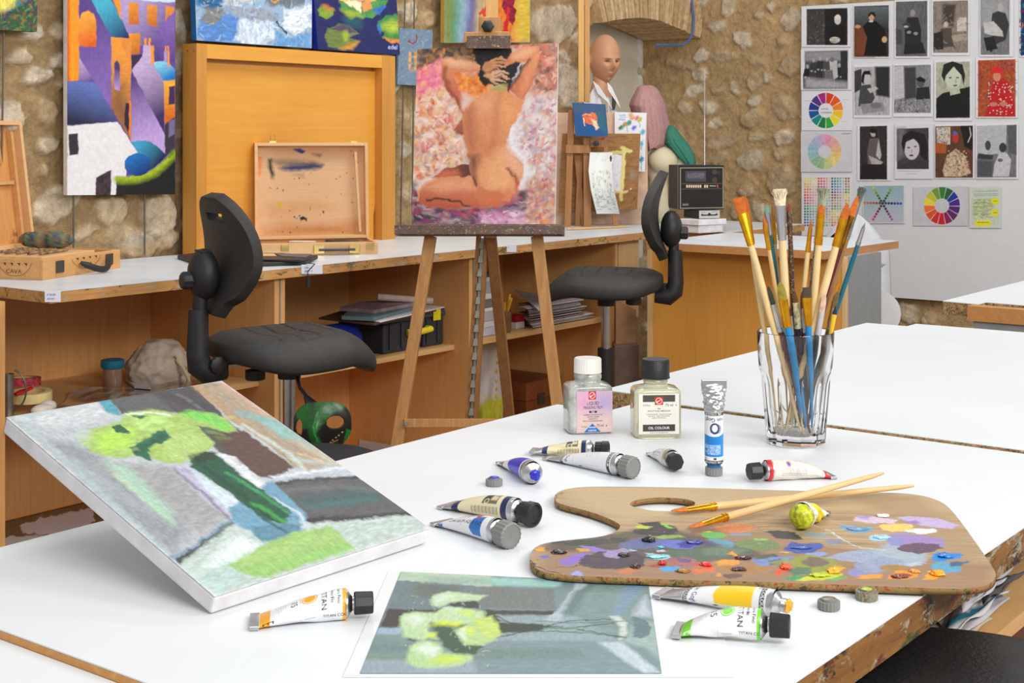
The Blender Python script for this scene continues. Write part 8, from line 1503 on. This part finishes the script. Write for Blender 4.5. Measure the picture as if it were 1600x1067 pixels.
def ufn(U, W):
    a = 2*math.pi*(U-.5)-math.pi/2; t = 1-W; flat_ = np.clip((t-.62)/.38,0,1); aw = 14.5*s_*(1+.35*flat_); bw = 14.5*s_*(1-flat_**1.3)+.001; rg = np.where(t < .02,.9,1); e = 1+(.06*np.sin(a*4+t*30)+.05*np.sin(a*7-t*60)+.04*np.sin(a*3+t*110))*np.clip(flat_*3,0,1)
    return np.stack([np.cos(a)*aw*rg*e, np.sin(a)*bw*rg*e, zb_+t*Lu],-1)
P, f, c_ = cv.pts(fn=ufn); fast_mesh('tube_body', P, f, vmat('tubelabel', rough=.32, bs=.12, bsc=140, spec=.5, metal_attr=True), ut, c_, world=False)
b = MB(); b.box((-19.6*s_, -.0022, zb_+Lu-.007),(19.6*s_, .0018, zb_+Lu+.0015), bev=.0006); b.build('crimp', m_silver, ut, world=False)
# loose caps
def loose_cap(px, py, rpx, hpx, lab, m, rim, paint=None, seed=1):
    c = pz(px, py, TZ+.0002); s_ = ((c-CC)@FW)/F; R, Hh = rpx*s_, hpx*s_; o = thing('tube_cap', lab, 'cap', M=Matrix.Translation(Vector(c)), group='loose grey tube caps')
    b = MB(); b.lathe([(R*.95,0),(R, .0005),(R, Hh),(R*.72, Hh+.0002),(R*.7, Hh+.0016),(R*.58, Hh+.0016),(R*.56, Hh*.5),(.0003, Hh*.5)],108, flute=lambda a, i: 1+.035*math.cos(18*a) if i in (1,2) else 1, cap=False); b.build('cap_shell', m, o, world=False, smooth=True)
    if paint:
        bm = bmesh.new(); bmesh.ops.create_icosphere(bm, subdivisions=3, radius=1)
        for v in bm.verts: v.co = v.co*(1+.3*mn.fractal(v.co*2+Vector((seed, 3,1)),.8,2,4))
        b = MB(); b.bm(bm, Matrix.Translation((0,0, Hh+(.0008 if rim else .001))) @ Matrix.Diagonal((R*.62, R*.62,.0022 if not rim else .0012,1))); b.build('paint', mat('cappaint%d' % seed, paint, .3, coat=.3), o, world=False, smooth=True, ang=None)
loose_cap(772,758,13,9.5, 'loose grey cap with ultramarine paint on top, left of the blue-labelled tube', m_capg, 0,(40,44,190),1)
loose_cap(1295,951,17,13, 'loose grey cap with brownish rim, right of the open yellow tube', mat('cap_grey2', (122,122,118),.5, var=.05),1,(136,120,96),2)
loose_cap(1354,936,17,14, 'loose cap with yellow-green rim and red smears beside the palette corner', M_stain('cap_stained', (120,120,104),(132,132,116),[(120,40,40),(150,150,60)],.55,200,(1,1,1),.5),1,(176,186,50),3)
# ================================================================ bottles of painting medium
def sq_lathe(prof, yaw_half, k=5., n=96):
    """rounded-square lathe: prof of (half width, z, squareness 0..1)"""
    vs = []
    for w_, z, s in prof:
        for j in range(n):
            a = 2*math.pi*j/n; co, si = math.cos(a), math.sin(a); kk = 2+s*k; q = (abs(co)**kk+abs(si)**kk)**(-1/kk); vs.append((w_*q*co, w_*yaw_half(s)*q*si, z))
    m_ = len(prof); f = [(i*n+j, i*n+(j+1) % n, (i+1)*n+(j+1) % n, (i+1)*n+j) for i in range(m_-1) for j in range(n)]
    return vs, f+[tuple(range(n-1,-1,-1)), tuple((m_-1)*n+j for j in range(n))]
def bottle(px, py, wpx, yaw, hb, neckr, neckh, capr, caph, m, mcap, capflute, label, lab, cvb, lx0, lx1, ly0, ly1, inner=None):
    c0 = pz(px, py, TZ+.0003); s_ = ((c0-CC)@FW)/F; hw = wpx*s_/2; a = math.radians(yaw); x = RT*math.cos(a)+FW*math.sin(a); y = -RT*math.sin(a)+FW*math.cos(a); dr = .80; c = c0+y*hw*dr*.96
    o = thing('medium_bottle', lab, 'bottle', M=frame(c, x, y), group='bottles of painting medium'); k = s_
    prof = [(hw*.90,0,1),(hw*.98,2*k, 1),(hw, 4*k, 1),(hw, (hb-10)*k, 1),(hw*.98,(hb-5)*k, .9),(hw*.9,(hb-2)*k, .7),(hw*.72,(hb)*k, .3),(neckr*k*1.05,(hb+2)*k, 0),(neckr*k*.96,(hb+5)*k, 0),(neckr*k*1.04,(hb+8)*k, 0),(neckr*k*1.04,(hb+neckh-4)*k, 0),(neckr*k*.9,(hb+neckh)*k, 0)]
    v, f = sq_lathe(prof, lambda s: 1-(1-dr)*s); b = MB(); b.add(v, f); b.build('glass_body', m, o, world=False, smooth=True, ang=None)
    if inner:
        v, f = sq_lathe([(hw*.86,3*k, 1),(hw*.9,6*k, 1),(hw*.9,(hb-12)*k, 1),(hw*.8,(hb-11)*k, .8)], lambda s: 1-(1-dr)*s); b = MB(); b.add(v, f); b.build('liquid', inner, o, world=False, smooth=True, ang=50)
    Mz = Matrix.Translation((0,0,(hb+neckh-1)*k)); R = capr*k; H = caph*k; b = MB(); n = 120; b.lathe([(R*1.02,0),(R*1.03,2*k),(R, 2.5*k),(R*.99, H-2*k),(R*.93, H),(.0005, H)], n, M=Mz, flute=capflute); b.build('screw_cap', mcap, o, world=False, smooth=True)
    yf = -hw*dr-.0003; P, f, cc_ = cvb.pts([V(hw*lx0, yf, ly1*k), V(hw*lx1, yf, ly1*k), V(hw*lx1, yf, ly0*k), V(hw*lx0, yf, ly0*k)]); fast_mesh('front_label', P, f, vmat('print', bs=0, rough=.7), o, cc_, world=False, solid=.0003); return o, hw, k
def logo(cv, x, y, s, asp):
    cv.rect(x-s, y-s*asp, x+s, y+s*asp, (206,44,40)); cv.ell(x, y, s*.78, s*.78*asp, (244,236,230)); cv.ell(x, y, s*.66, s*.66*asp, (206,44,40)); cv.line([(x-s*.5, y+s*.3*asp),(x+s*.45, y-s*.3*asp)],5.5,(244,236,230), px=False); cv.text('Talens', (x-s*.55, y+s*.2*asp),(s*.42,-s*.14*asp),(s*.06,-s*.5*asp),(190,40,36))
W1, H1 = 190,200
cv = Cv(W1, H1,(206,176,196)); cv.poly([(0,0),(.5,0),(.4,.4),(0,.5)],(214,160,190), soft=40); cv.poly([(.5,.1),(1,.1),(1,.5),(.6,.5)],(180,160,200), soft=36); cv.poly([(0,.6),(1,.6),(1,1),(0,1)],(222,196,184), soft=50); cv.grain(.04,(20,20))
logo(cv, .44,.10,.105, W1/H1)
cv.text('LIQUID', (.46,.33),(.105,0),(0,-.115),(50,44,60), center=True); cv.text('MASKING FILM', (.46,.43),(.082,0),(0,-.105),(50,44,60), center=True); cv.rect(.35,.475,.57,.525,(50,44,50)); cv.text('052', (.46,.518),(.06,0),(0,-.05),(230,226,226), center=True)
for i, t_ in enumerate(('RUBBERFOLIE-ZEICHNUNG', 'GOMME LIQUIDE', 'ABDECKFILM', 'PELICULA DE ENMASCARAR')): cv.text(t_, (.46,.585+.05*i),(.044,0),(0,-.042),(60,54,66), center=True)
cv.poly([(.44,.78),(.20,.99),(.68,.99)],(24,112,186)); cv.text('WATER', (.44,.895),(.055,0),(0,-.055),(240,244,250), center=True); cv.text('COLOUR', (.44,.965),(.055,0),(0,-.055),(240,244,250), center=True); cv.text('75 ml', (.56,.86),(.085,0),(0,-.085),(56,50,60)); cv.text('2.5 fl.oz', (.13,.87),(.048,0),(0,-.048),(56,50,60)); cv.text('e', (.82,.86),(.08,0),(0,-.08),(56,50,60))
m_b1 = mat('dried_latex_glass', (166,168,162),.12, var=.22, vs=70, coat=.6); m_capw = mat('cap_white', (226,224,218),.45, var=.03)
bottle(924,678,72,9,76,21,17,21.5,23, m_b1, m_capw, lambda a, i: 1+(.02*abs(math.sin(15*a)) if 1 < i < 4 else 0), None, 'cloudy grey glass bottle with white cap and pink masking film label', cv, -.66,.92,2.5,67)
cv = Cv(W1, H1,(226,226,216)); cv.rect(.10,.03,.90,.20,(74,74,70)); logo(cv, .5,.175,.105, W1/H1); cv.text('2.5 fl.oz', (.10,.30),(.058,0),(0,-.058),(60,60,58)); cv.text('75 ml', (.66,.31),(.085,0),(0,-.085),(50,50,50)); cv.text('e', (.91,.30),(.07,0),(0,-.07),(50,50,50)); cv.text('083', (.5,.385),(.055,0),(0,-.05),(60,60,58), center=True); cv.text('PAINTING MEDIUM', (.5,.445),(.066,0),(0,-.055),(60,60,58), center=True)
for i, t_ in enumerate(('SCHILDERSMIDDEL - MEDIUM A PEINDRE', 'MALMITTEL - MEDIO PARA PINTAR', 'MEDIUM PER PITTURA')): cv.text(t_, (.5,.52+.045*i),(.034,0),(0,-.034),(90,90,86), center=True)
cv.rect(.10,.76,.90,.93,(70,66,62)); cv.text('OIL COLOUR', (.5,.875),(.088,0),(0,-.088),(236,236,230), center=True); cv.text('MADE IN THE NETHERLANDS', (.5,.975),(.034,0),(0,-.03),(90,90,86), center=True)
m_b2 = glass('medium_glass', (250,248,232),.02,1.42); m_liq = mat('pale_medium', (236,234,204),.08, var=.02, coat=.5); m_liq.node_tree.nodes['Principled BSDF'].inputs['Transmission Weight'].default_value = .65
ob, hw_, k_ = bottle(1029,685,75,4,77,19,14,22.3,30, m_liq, M_stain('cap_speckled', (28,28,29),(34,34,34),[(190,190,180),(120,120,60)],.73,420,(1,1,1),.5), lambda a, i: 1+(.008*math.sin(60*a) if 1 < i < 4 else 0), None, 'clear bottle of pale yellow painting medium with black speckled cap', cv, -.84,.86,7,70)
P = [V(-hw_*.97-.0004,-hw_*.3,56*k_), V(-hw_*1.0-.0004,-hw_*.3,44*k_)]; b = MB(); Mh = frame(V(-hw_-.0005,-hw_*.25,50*k_), V(0,-1,0), z=V(-1,0,0)) @ Matrix.Rotation(math.pi/4,4, 'Z'); b.box((-4.2*k_, -4.2*k_, 0),(4.2*k_, 4.2*k_, .0003), M=Mh); b.build('hazard_sticker', mat('red_border', (206,60,50),.6), ob, world=False); b = MB(); b.box((-3*k_, -3*k_, .0003),(3*k_, 3*k_, .0005), M=Mh); b.build('sticker_centre', m_paper, ob, world=False)
# ================================================================ glass of brushes
gc = pz(1243,692, TZ); gd = (gc-CC)@FW; s_ = gd/F; gt = thing('drinking_glass', 'clear faceted drinking glass full of paint brushes', 'glass', M=Matrix.Translation(Vector((gc[0], gc[1], TZ+.0003)))); k = s_
def facet(a, n=10): x = (a % (2*math.pi/n))-math.pi/n; return math.cos(math.pi/n)/math.cos(x)
n = 120; prof_o = [(41,0,1),(44,3,1),(44.5,12,1),(48,60,1),(51,96,1),(52.5,108,.6),(56,116,.1),(57,124,0),(58.5,150,0),(59.3,176,0),(58.6,177.5,0)]
prof_i = [(57.2,176.5,0),(56.4,150,0),(54.6,124,0),(51,112,0),(47,96,0),(43.5,60,0),(40,24,0),(36,17,0),(20,15,0),(.3,15,0)]
vs = []
for r_, z, fc_ in prof_o+prof_i:
    for j in range(n): a = 2*math.pi*j/n; q = 1+fc_*(facet(a)*1.04-1); vs.append((r_*k*q*math.cos(a), r_*k*q*math.sin(a), z*k*.985))
m_ = len(prof_o)+len(prof_i); fs = [(i*n+j, i*n+(j+1) % n, (i+1)*n+(j+1) % n, (i+1)*n+j) for i in range(m_-1) for j in range(n)]; fs.append(tuple(range(n-1,-1,-1))); fs.append(tuple((m_-1)*n+j for j in range(n)))
b = MB(); b.add(vs, fs); b.build('glass_wall', glass('clear_glass', (255,255,255),0,1.45), gt, world=False, smooth=True, ang=28)
NAT, NAT2, TEAL, DRED, BLU = (222,192,140),(206,170,112),(14,92,112),(92,26,28),(28,130,190)
GOLD = mat('gold_ferrule', (226,160,30),.22, metal=.9, var=.1, vs=80); SILV = mat('silver_ferrule', (196,196,200),.25, metal=.95, var=.08)
def brush(lab, tip, he, fe, bot, dt, db, hair, fer, hcol, wt, wf, wh, shape='flat', rough=.5, mh=None, group='brushes standing in the glass', basez=None):
    """tip / hair end / ferrule end / handle end in the photo; dt, db depth offsets of tip and handle end from the glass axis"""
    bp = pd(*bot, gd+db); bp[2] = max(bp[2], TZ+.0003+19*k); tp = pd(*tip, gd+dt); ax = nrm(tp-bp); Lb = np.linalg.norm(tp-bp); ty, hy, fy, by = tip[1], he[1], fe[1], bot[1]
    th_, tf = (by-hy)/(by-ty),(by-fy)/(by-ty); o = thing('paint_brush', lab, 'brush', M=Matrix.Translation(Vector(bp)), group=group); side = nrm(RT-ax*np.dot(RT, ax)); fr = np.cross(ax, side)
    P_ = lambda t: bp+(tp-bp)*t
    b = MB(); ts = np.linspace(0, tf, 10); b.tube([P_(t) for t in ts],[wh*k*(.45+.55*min(1,(i/9)*1.3))*(1 if i < 9 else .9) if i else wh*k*.3 for i in range(10)],14)
    b.build('handle', mh or mat('handle_%d_%d_%d' % hcol, hcol, .4, var=.05), o, smooth=True)
    def flat_tube(t0, t1, w0, w1, d0, d1, nm, m, nseg=6, tipf=None):
        b = MB(); n_ = 20; vs = []; 
        for i in range(nseg+1):
            u = i/nseg; t = t0+(t1-t0)*u; w_ = w0+(w1-w0)*u; d_ = d0+(d1-d0)*u
            if tipf: w_, d_ = w_*tipf(u), d_*max(.12,1-u*.85)
            c = P_(t)
            for j in range(n_): a = 2*math.pi*j/n_; vs.append(c+side*w_*k*math.cos(a)+fr*d_*k*math.sin(a))
        f = [(i*n_+j, i*n_+(j+1) % n_, (i+1)*n_+(j+1) % n_, (i+1)*n_+j) for i in range(nseg) for j in range(n_)]+[tuple(range(n_-1,-1,-1)), tuple(nseg*n_+j for j in range(n_))]
        b.add(vs, f); return b.build(nm, m, o, smooth=True)
    flat_tube(tf, th_, wh*1.0, wf, wh*1.0, wf*(.35 if shape == 'flat' else .9), 'ferrule', fer)
    b = MB()
    for q in (.03,.10,.17): c = P_(tf+(th_-tf)*q); c2 = P_(tf+(th_-tf)*(q+.025)); b.tube([c, c2], wh*k*1.14,16)
    b.build('ferrule_ring', fer, o, smooth=True)
    tf_ = {'flat': lambda u: 1-.1*u, 'filbert': lambda u: math.sqrt(max(.02,1-u**3.)), 'round': lambda u: max(.06,(1-u**1.4)), 'splay': lambda u: 1-.15*u*u, 'angle': lambda u: 1-.5*u**2}[shape]
    flat_tube(th_, 1, wf*.95, wt, wf*(.33 if shape in ('flat', 'filbert', 'angle') else .9), wf*.3 if shape != 'splay' else wf*.9, 'bristles', mat('hair_%d_%d_%d' % hair, hair, .8, var=.12, vs=200, bs=.15, bsc=900), nseg=10, tipf=tf_)
    if shape == 'splay':
        b = MB(); rr = random.Random(int(tip[0]))
        for i in range(110): a = rr.uniform(0,6.28); q = rr.uniform(.2,1); c = P_(th_+.3*(1-th_)); e = P_(1+rr.uniform(-.2,.06)*(1-th_)*1.)+side*math.cos(a)*wt*k*q*1.15+fr*math.sin(a)*wt*k*q; b.tube([c+side*math.cos(a)*wf*k*.5+fr*math.sin(a)*wf*k*.5, e],[.0009,.0004],4)
        b.build('bristles', mat('hair_%d_%d_%d' % hair, hair, .8, var=.25, vs=300, bs=.5, bsc=900), o)
    return o
kf = KK(1120,270,2.371); kg = KK(1180,270,4.105)
def B(lab, tip, he, fe, bot, *a, **kw): return brush(lab, kf([tip])[0], kf([he])[0], kf([fe])[0], kf([bot])[0], *a, **kw)
ORH = (178,90,14)
m_dirty = M_stain('dirty_handle', (190,172,140),(206,190,160),[(96,90,80),(150,60,60),(90,110,100)],.5,160,(1,1,1),.6); m_mess = M_stain('messy_handle', (40,30,34),(60,34,40),[(200,200,40),(200,60,40),(120,110,110)],.56,220,(1,1,1),.5); m_spot = M_stain('spotted_handle', (222,190,138),(228,200,150),[(176,50,50),(120,110,80)],.68,200,(1,1,1),.5)
B('wide flat orange brush, leftmost of the tall brushes in the glass', (78,92),(88,152),(116,272),(318,972),.0,-.022, ORH, GOLD, NAT, 10,8.5,5.6)
B('slender orange brush just right of the wide flat one', (103,88),(122,150),(139,268),(232,968),.012,.0, ORH, GOLD, NAT, 5,6,5, shape='filbert')
B('short orange brush with gold ferrule, third from the left in the glass', (173,158),(178,200),(189,288),(300,968),-.004,.01, ORH, GOLD, NAT2,4,4.2,3.6, shape='round')
B('brush with green-stained round tip and dark teal handle in the glass', (183,116),(190,148),(201,232),(290,960),.006,.02,(110,150,130), SILV, TEAL, 6,5,4, shape='round')
B('brush with bluish stained tip and slim gold ferrule left of the big white brush', (205,116),(213,178),(222,268),(256,965),.018,.015,(176,120,50), GOLD, NAT2,4,4,4, shape='round')
B('big splayed white bristle brush with spotted wooden handle in the glass', (232,62),(242,122),(247,252),(282,968),.0,.0,(222,206,176), SILV, NAT, 12,8.5,6.4, shape='splay', mh=m_spot)
B('paint-crusted dark brush right of the big white brush', (267,112),(270,142),(276,214),(300,965),.012,.02,(120,60,40), m_mess, NAT, 6,5,4, shape='round', mh=m_mess)
B('thin teal brush partly hidden behind the spotted handle', (268,210),(269,235),(271,300),(300,950),.024,.024,(60,60,60), SILV, (20,130,160),2,2.4,2.4, shape='round')
B('small pointed orange brush with slim gold ferrule in the middle of the glass', (350,172),(346,206),(335,296),(270,965),.0,.022, ORH, GOLD, NAT, 3,3.2,4, shape='round')
B('grey hog brush with dirty handle, centre of the glass', (396,58),(384,122),(364,268),(300,960),.014,.012,(150,150,130), mat('pale_gold', (214,186,120),.3, metal=.8), NAT, 9,7,6, shape='splay', mh=m_dirty)
B('orange brush with broad gold ferrule and pale handle in front of the grey hog brush', (389,116),(384,155),(372,268),(322,960),-.004,.0, ORH, GOLD, NAT, 4,6,5.6, shape='filbert')
B('pointed orange filbert with long pale handle leaning right in the glass', (485,114),(472,170),(440,276),(250,968),.0,-.01, ORH, GOLD, NAT, 4.5,7.2,6.2, shape='filbert')
B('orange-tipped brush with dark red handle leaning right in the glass', (522,86),(500,160),(466,284),(240,960),.006,.018,(190,96,20), mat('dull_gold', (150,106,34),.3, metal=.85, var=.3, vs=90), DRED, 4.5,6,4.6, shape='filbert')
B('grey-haired silver brush with brown handle, topmost at the right of the glass', (540,56),(522,112),(486,250),(262,955),.016,.026,(96,96,92), SILV, (150,110,60),6,5,4.6, shape='splay')
B('thin liner brush with silver ferrule and teal handle, rightmost in the glass', (550,183),(541,206),(520,268),(300,955),-.004,.01,(110,110,104), SILV, TEAL, 1.6,2.8,3.8, shape='round')
B('short brush with dark grey hair, silver ferrule and wine handle at the left rim', (190,420),(204,488),(234,590),(345,968),-.012,-.02,(54,58,46), SILV, (96,40,36),4,4,5, shape='filbert')
B('short olive-stained filbert with gold ferrule and blue handle near the left rim', (234,406),(244,470),(262,572),(328,940),-.026,-.024,(140,124,40), GOLD, BLU, 7,7.4,6, shape='filbert')
B('small dark pointed brush between the olive filbert and the black-handled one', (270,492),(277,530),(291,600),(318,950),-.014,-.012,(50,34,28), SILV, (60,40,36),2.6,2.6,2.6, shape='round')
B('short brush with pale crusted ferrule and black handle near the glass centre', (288,430),(292,480),(302,576),(332,950),-.008,.0,(110,70,40), mat('crusted_ferrule', (190,180,150),.5, metal=.4, var=.4, vs=160),(28,30,44),5,4.4,5, shape='round')
B('short flat brush with dark hair, bright gold ferrule and blue handle', (333,424),(333,462),(341,566),(356,950),-.024,-.014,(70,56,40), GOLD, BLU, 7.4,7.6,5.2, shape='flat')
B('short grey-brown brush with silver ferrule beside the flat gold one', (318,438),(320,500),(325,590),(330,945),-.008,.008,(86,70,60), SILV, (86,30,34),4.4,4,3.6, shape='filbert')
B('short brush with pinkish bristles and white spattered ferrule', (400,450),(392,514),(376,600),(316,950),-.016,-.004,(206,170,150), mat('white_ferrule', (206,204,206),.4, metal=.3, var=.1),(40,38,40),5,4.6,4.2, shape='filbert')
B('thin black and white brush left of the pinkish bristles', (384,464),(380,500),(372,590),(336,950),-.006,.0,(60,90,50), SILV, (40,38,42),1.6,2,2.4, shape='round')
B('short orange brush half hidden behind the dark bristles at the right rim', (452,412),(436,478),(410,560),(330,950),.006,.016,(196,124,30), GOLD, NAT2,4.5,4.5,4, shape='filbert')
B('mixed brown and black brush at the right rim of the glass', (448,440),(436,500),(418,580),(340,945),-.004,.006,(96,80,50), SILV, (120,96,60),6,4,4, shape='filbert')
B('short brush with yellow handle top and black point at the right rim', (442,488),(436,524),(410,598),(360,930),-.016,-.01,(30,30,30), mat('yellow_paint', (226,180,20),.4),(200,196,190),2.6,4,3, shape='round')
# ================================================================ two brushes crossed on the palette
def lying(lab, tip, he, fe, end, zt, ze, hair_w, fer_w, hw2, mid=None):
    tp, hp, fp, ep = pz(*tip, zt), None, None, pz(*end, ze); ax = tp-ep; L = np.linalg.norm(ax); ax = ax/L; f_ = lambda q: np.linalg.norm(np.array(q)-np.array(end))/np.linalg.norm(np.array(tip)-np.array(end))
    def tpar(q):
        lo_, hi_ = 0., 1.
        for _ in range(40):
            m_ = (lo_+hi_)/2; p = np.array(inv(ep+(tp-ep)*m_)); 
            if np.dot(p-np.array(end), np.array(tip)-np.array(end)) < np.dot(np.array(q)-np.array(end), np.array(tip)-np.array(end)): lo_ = m_
            else: hi_ = m_
        return lo_
    th_, tf = tpar(he), tpar(fe); o = thing('paint_brush', lab, 'brush', M=Matrix.Translation(Vector(ep)), group='brushes lying across the palette'); side = nrm(np.cross(ax, V(0,0,1))); up = np.cross(side, ax); P_ = lambda t: ep+(tp-ep)*t
    b = MB(); n_ = 14; b.tube([P_(t) for t in np.linspace(0, tf, n_)],[hw2*(.3 if i == 0 else .6+.4*math.sin(min(1, i/(n_-1)*1.15)*math.pi*.5)) for i in range(n_)],16); b.build('handle', mat('handle_nat', (214,180,126),.4, var=.06, vs=12), o, smooth=True)
    b = MB(); vs = []; m2 = 8
    for i in range(m2+1):
        u = i/m2; c = P_(tf+(th_-tf)*u); w_ = hw2*1.02*(1-u)+fer_w*u; d_ = hw2*1.02*(1-u)+fer_w*.42*u
        for j in range(20): a = 2*math.pi*j/20; vs.append(c+side*w_*math.cos(a)+up*d_*math.sin(a))
    b.add(vs, [(i*20+j, i*20+(j+1) % 20,(i+1)*20+(j+1) % 20,(i+1)*20+j) for i in range(m2) for j in range(20)]+[tuple(range(19,-1,-1)), tuple(m2*20+j for j in range(20))]); b.build('ferrule', GOLD, o, smooth=True, label='gold ferrule')
    for q in (.02,.13): b = MB(); b.tube([P_(tf+(th_-tf)*q), P_(tf+(th_-tf)*(q+.05))], hw2*1.12,18); b.build('ferrule_ring', GOLD, o, smooth=True)
    b = MB(); vs = []
    for i in range(m2+1):
        u = i/m2; c = P_(th_+(1-th_)*u); w_ = fer_w*(.96)*math.sqrt(max(.05,1-u**3)); d_ = fer_w*.4*(1-.8*u)
        for j in range(20): a = 2*math.pi*j/20; vs.append(c+side*w_*math.cos(a)+up*d_*math.sin(a))
    b.add(vs, [(i*20+j, i*20+(j+1) % 20,(i+1)*20+(j+1) % 20,(i+1)*20+j) for i in range(m2) for j in range(20)]+[tuple(range(19,-1,-1)), tuple(m2*20+j for j in range(20))]); b.build('bristles', mat('hair_orange', (206,112,18),.6, var=.15, vs=300, bs=.4, bsc=900), o, smooth=True, label='orange synthetic bristles')
lying('brush with orange tip at the thumb hole, its handle passing under the other', (1049,798),(1072,795),(1119,788),(1428,759), ZP+.0036, ZP+.010,.0038,.0052,.0036)
lying('brush with orange tip nearer the paint, its handle crossing on top', (1077,824),(1096,816),(1136,806),(1381,739), ZP+.0036, ZP+.030,.0038,.0048,.0036)
# ================================================================ papers in the cabinet under the table
zc = zs+.001; r = random.Random(21)
lp = ['white sheet hanging over the shelf edge under the table, frontmost', 'beige sheet lying on the papers under the table', 'grey sheet sliding from the heap under the table', 'white sheet with a teal painted patch under the table', 'dark sheet at the back of the heap under the table', 'crumpled white sheet highest in the heap under the table', 'folded white sheet at the right of the heap under the table']
for i, (q, c, zz) in enumerate((([(1445,1020),(1500,990),(1530,1025),(1450,1030)],(226,226,230),.003),([(1430,1000),(1480,950),(1530,975),(1500,1010)],(186,170,156),.010),([(1470,960),(1530,930),(1580,950),(1520,990)],(190,186,190),.018),([(1500,950),(1560,935),(1580,970),(1515,1000)],(206,204,206),.026),([(1540,920),(1600,905),(1610,930),(1550,940)],(90,84,84),.034),([(1510,935),(1560,915),(1600,940),(1550,960)],(214,212,216),.042),([(1560,900),(1600,890),(1620,930),(1580,940)],(196,194,200),.050))):
    P4 = [pz(x, y, zc+zz) for x, y in q]
    for p in P4: p[0] = min(max(p[0],1.0),2.4); p[1] = min(max(p[1],.57 if i else .55),1.08)
    ce = sum(P4)/4; P4 = [ce+(p-ce)*1.5 for p in P4]
    for p in P4: p[0] = min(max(p[0],1.01),2.4); p[1] = min(max(p[1],.565),1.08)
    m_ = 10; G = np.array([[(P4[0]*(1-u_)+P4[1]*u_)*(1-v_)+(P4[3]*(1-u_)+P4[2]*u_)*v_ for u_ in np.linspace(0,1, m_)] for v_ in np.linspace(0,1, m_)]); G[..., 2] += .004*np.sin(np.arange(m_)[None]*.9+i*2)*np.cos(np.arange(m_)[:, None]*.7+i)+.004; idx = np.arange(m_*m_).reshape(m_, m_); f = np.stack([idx[:-1, :-1], idx[:-1,1:], idx[1:, 1:], idx[1:, :-1]],-1).reshape(-1,4)
    col = np.tile(np.append(lin(c),1),(m_*m_, 1)); 
    if i == 3: col[44:66, :3] = lin((30,96,116))
    tag(fast_mesh('paper_sheet', G.reshape(-1,3), f, vmat('sheetp', bs=.1, rough=.8), None, col, solid=.0012), lp[i], 'paper', 'papers heaped in the cabinet under the table')
# ================================================================ parts that belong to another part go one level deeper
NEST = {'paint_box': {'lid_frame': ['lid_panel', 'lid_batten', 'hasp'], 'box_body': ['latch_plate', 'handle_plate', 'catch', 'hinge', 'dividing_strip', 'printed_words']}, 'work_chair': {'backrest_hub': ['hub_fins', 'clamp_knob'], 'mechanism': ['seat_knob', 'flat_bar', 'height_lever'], 'leg': ['caster']},
        'studio_easel': {'mast': ['sliding_block', 'clamp_knob', 'canvas_clamp', 'clamp_pad'], 'cross_bar': ['screw']}, 'tool_box': {'lid': ['clasp'], 'middle_body': ['handle', 'foot_block']}, 'paint_brush': {'ferrule': ['ferrule_ring']}, 'medium_bottle': {'glass_body': ['front_label', 'hazard_sticker', 'sticker_centre']},
        'radio': {'radio_body': ['front_panel', 'side_frame', 'edge_trim']}, 'mannequin': {'white_coat': ['lapel', 'dark_lining']}, 'workbench': {'divider': ['seam_strip'], 'worktop': ['worktop_edge']}, 'corner_desk': {'desktop': ['desktop_edge']}, 'work_table': {'tabletop': ['tabletop_edge', 'end_strip']}, 'tablet_case': {'cord': ['cord_toggle'], 'case_lid': ['wooden_strip', 'screen']}, 'wall_cabinet': {'side_post': ['screw'], 'sliding_panel': ['catch_strip']}, 'table_easel': {'cross_bar': ['clamp_knob']}, 'cassette_deck': {'deck_body': ['front_plate']}}
base = lambda o: o.name.split('.')[0]
for root in [o for o in COL.objects if o.parent is None and base(o) in NEST]:
    kids = list(root.children)
    for host, subs in NEST[base(root)].items():
        hosts = [c for c in kids if base(c) == host]
        if not hosts: continue
        for sname in subs:
            for i, c in enumerate([c for c in kids if base(c) == sname]): c.parent = hosts[i % len(hosts)]
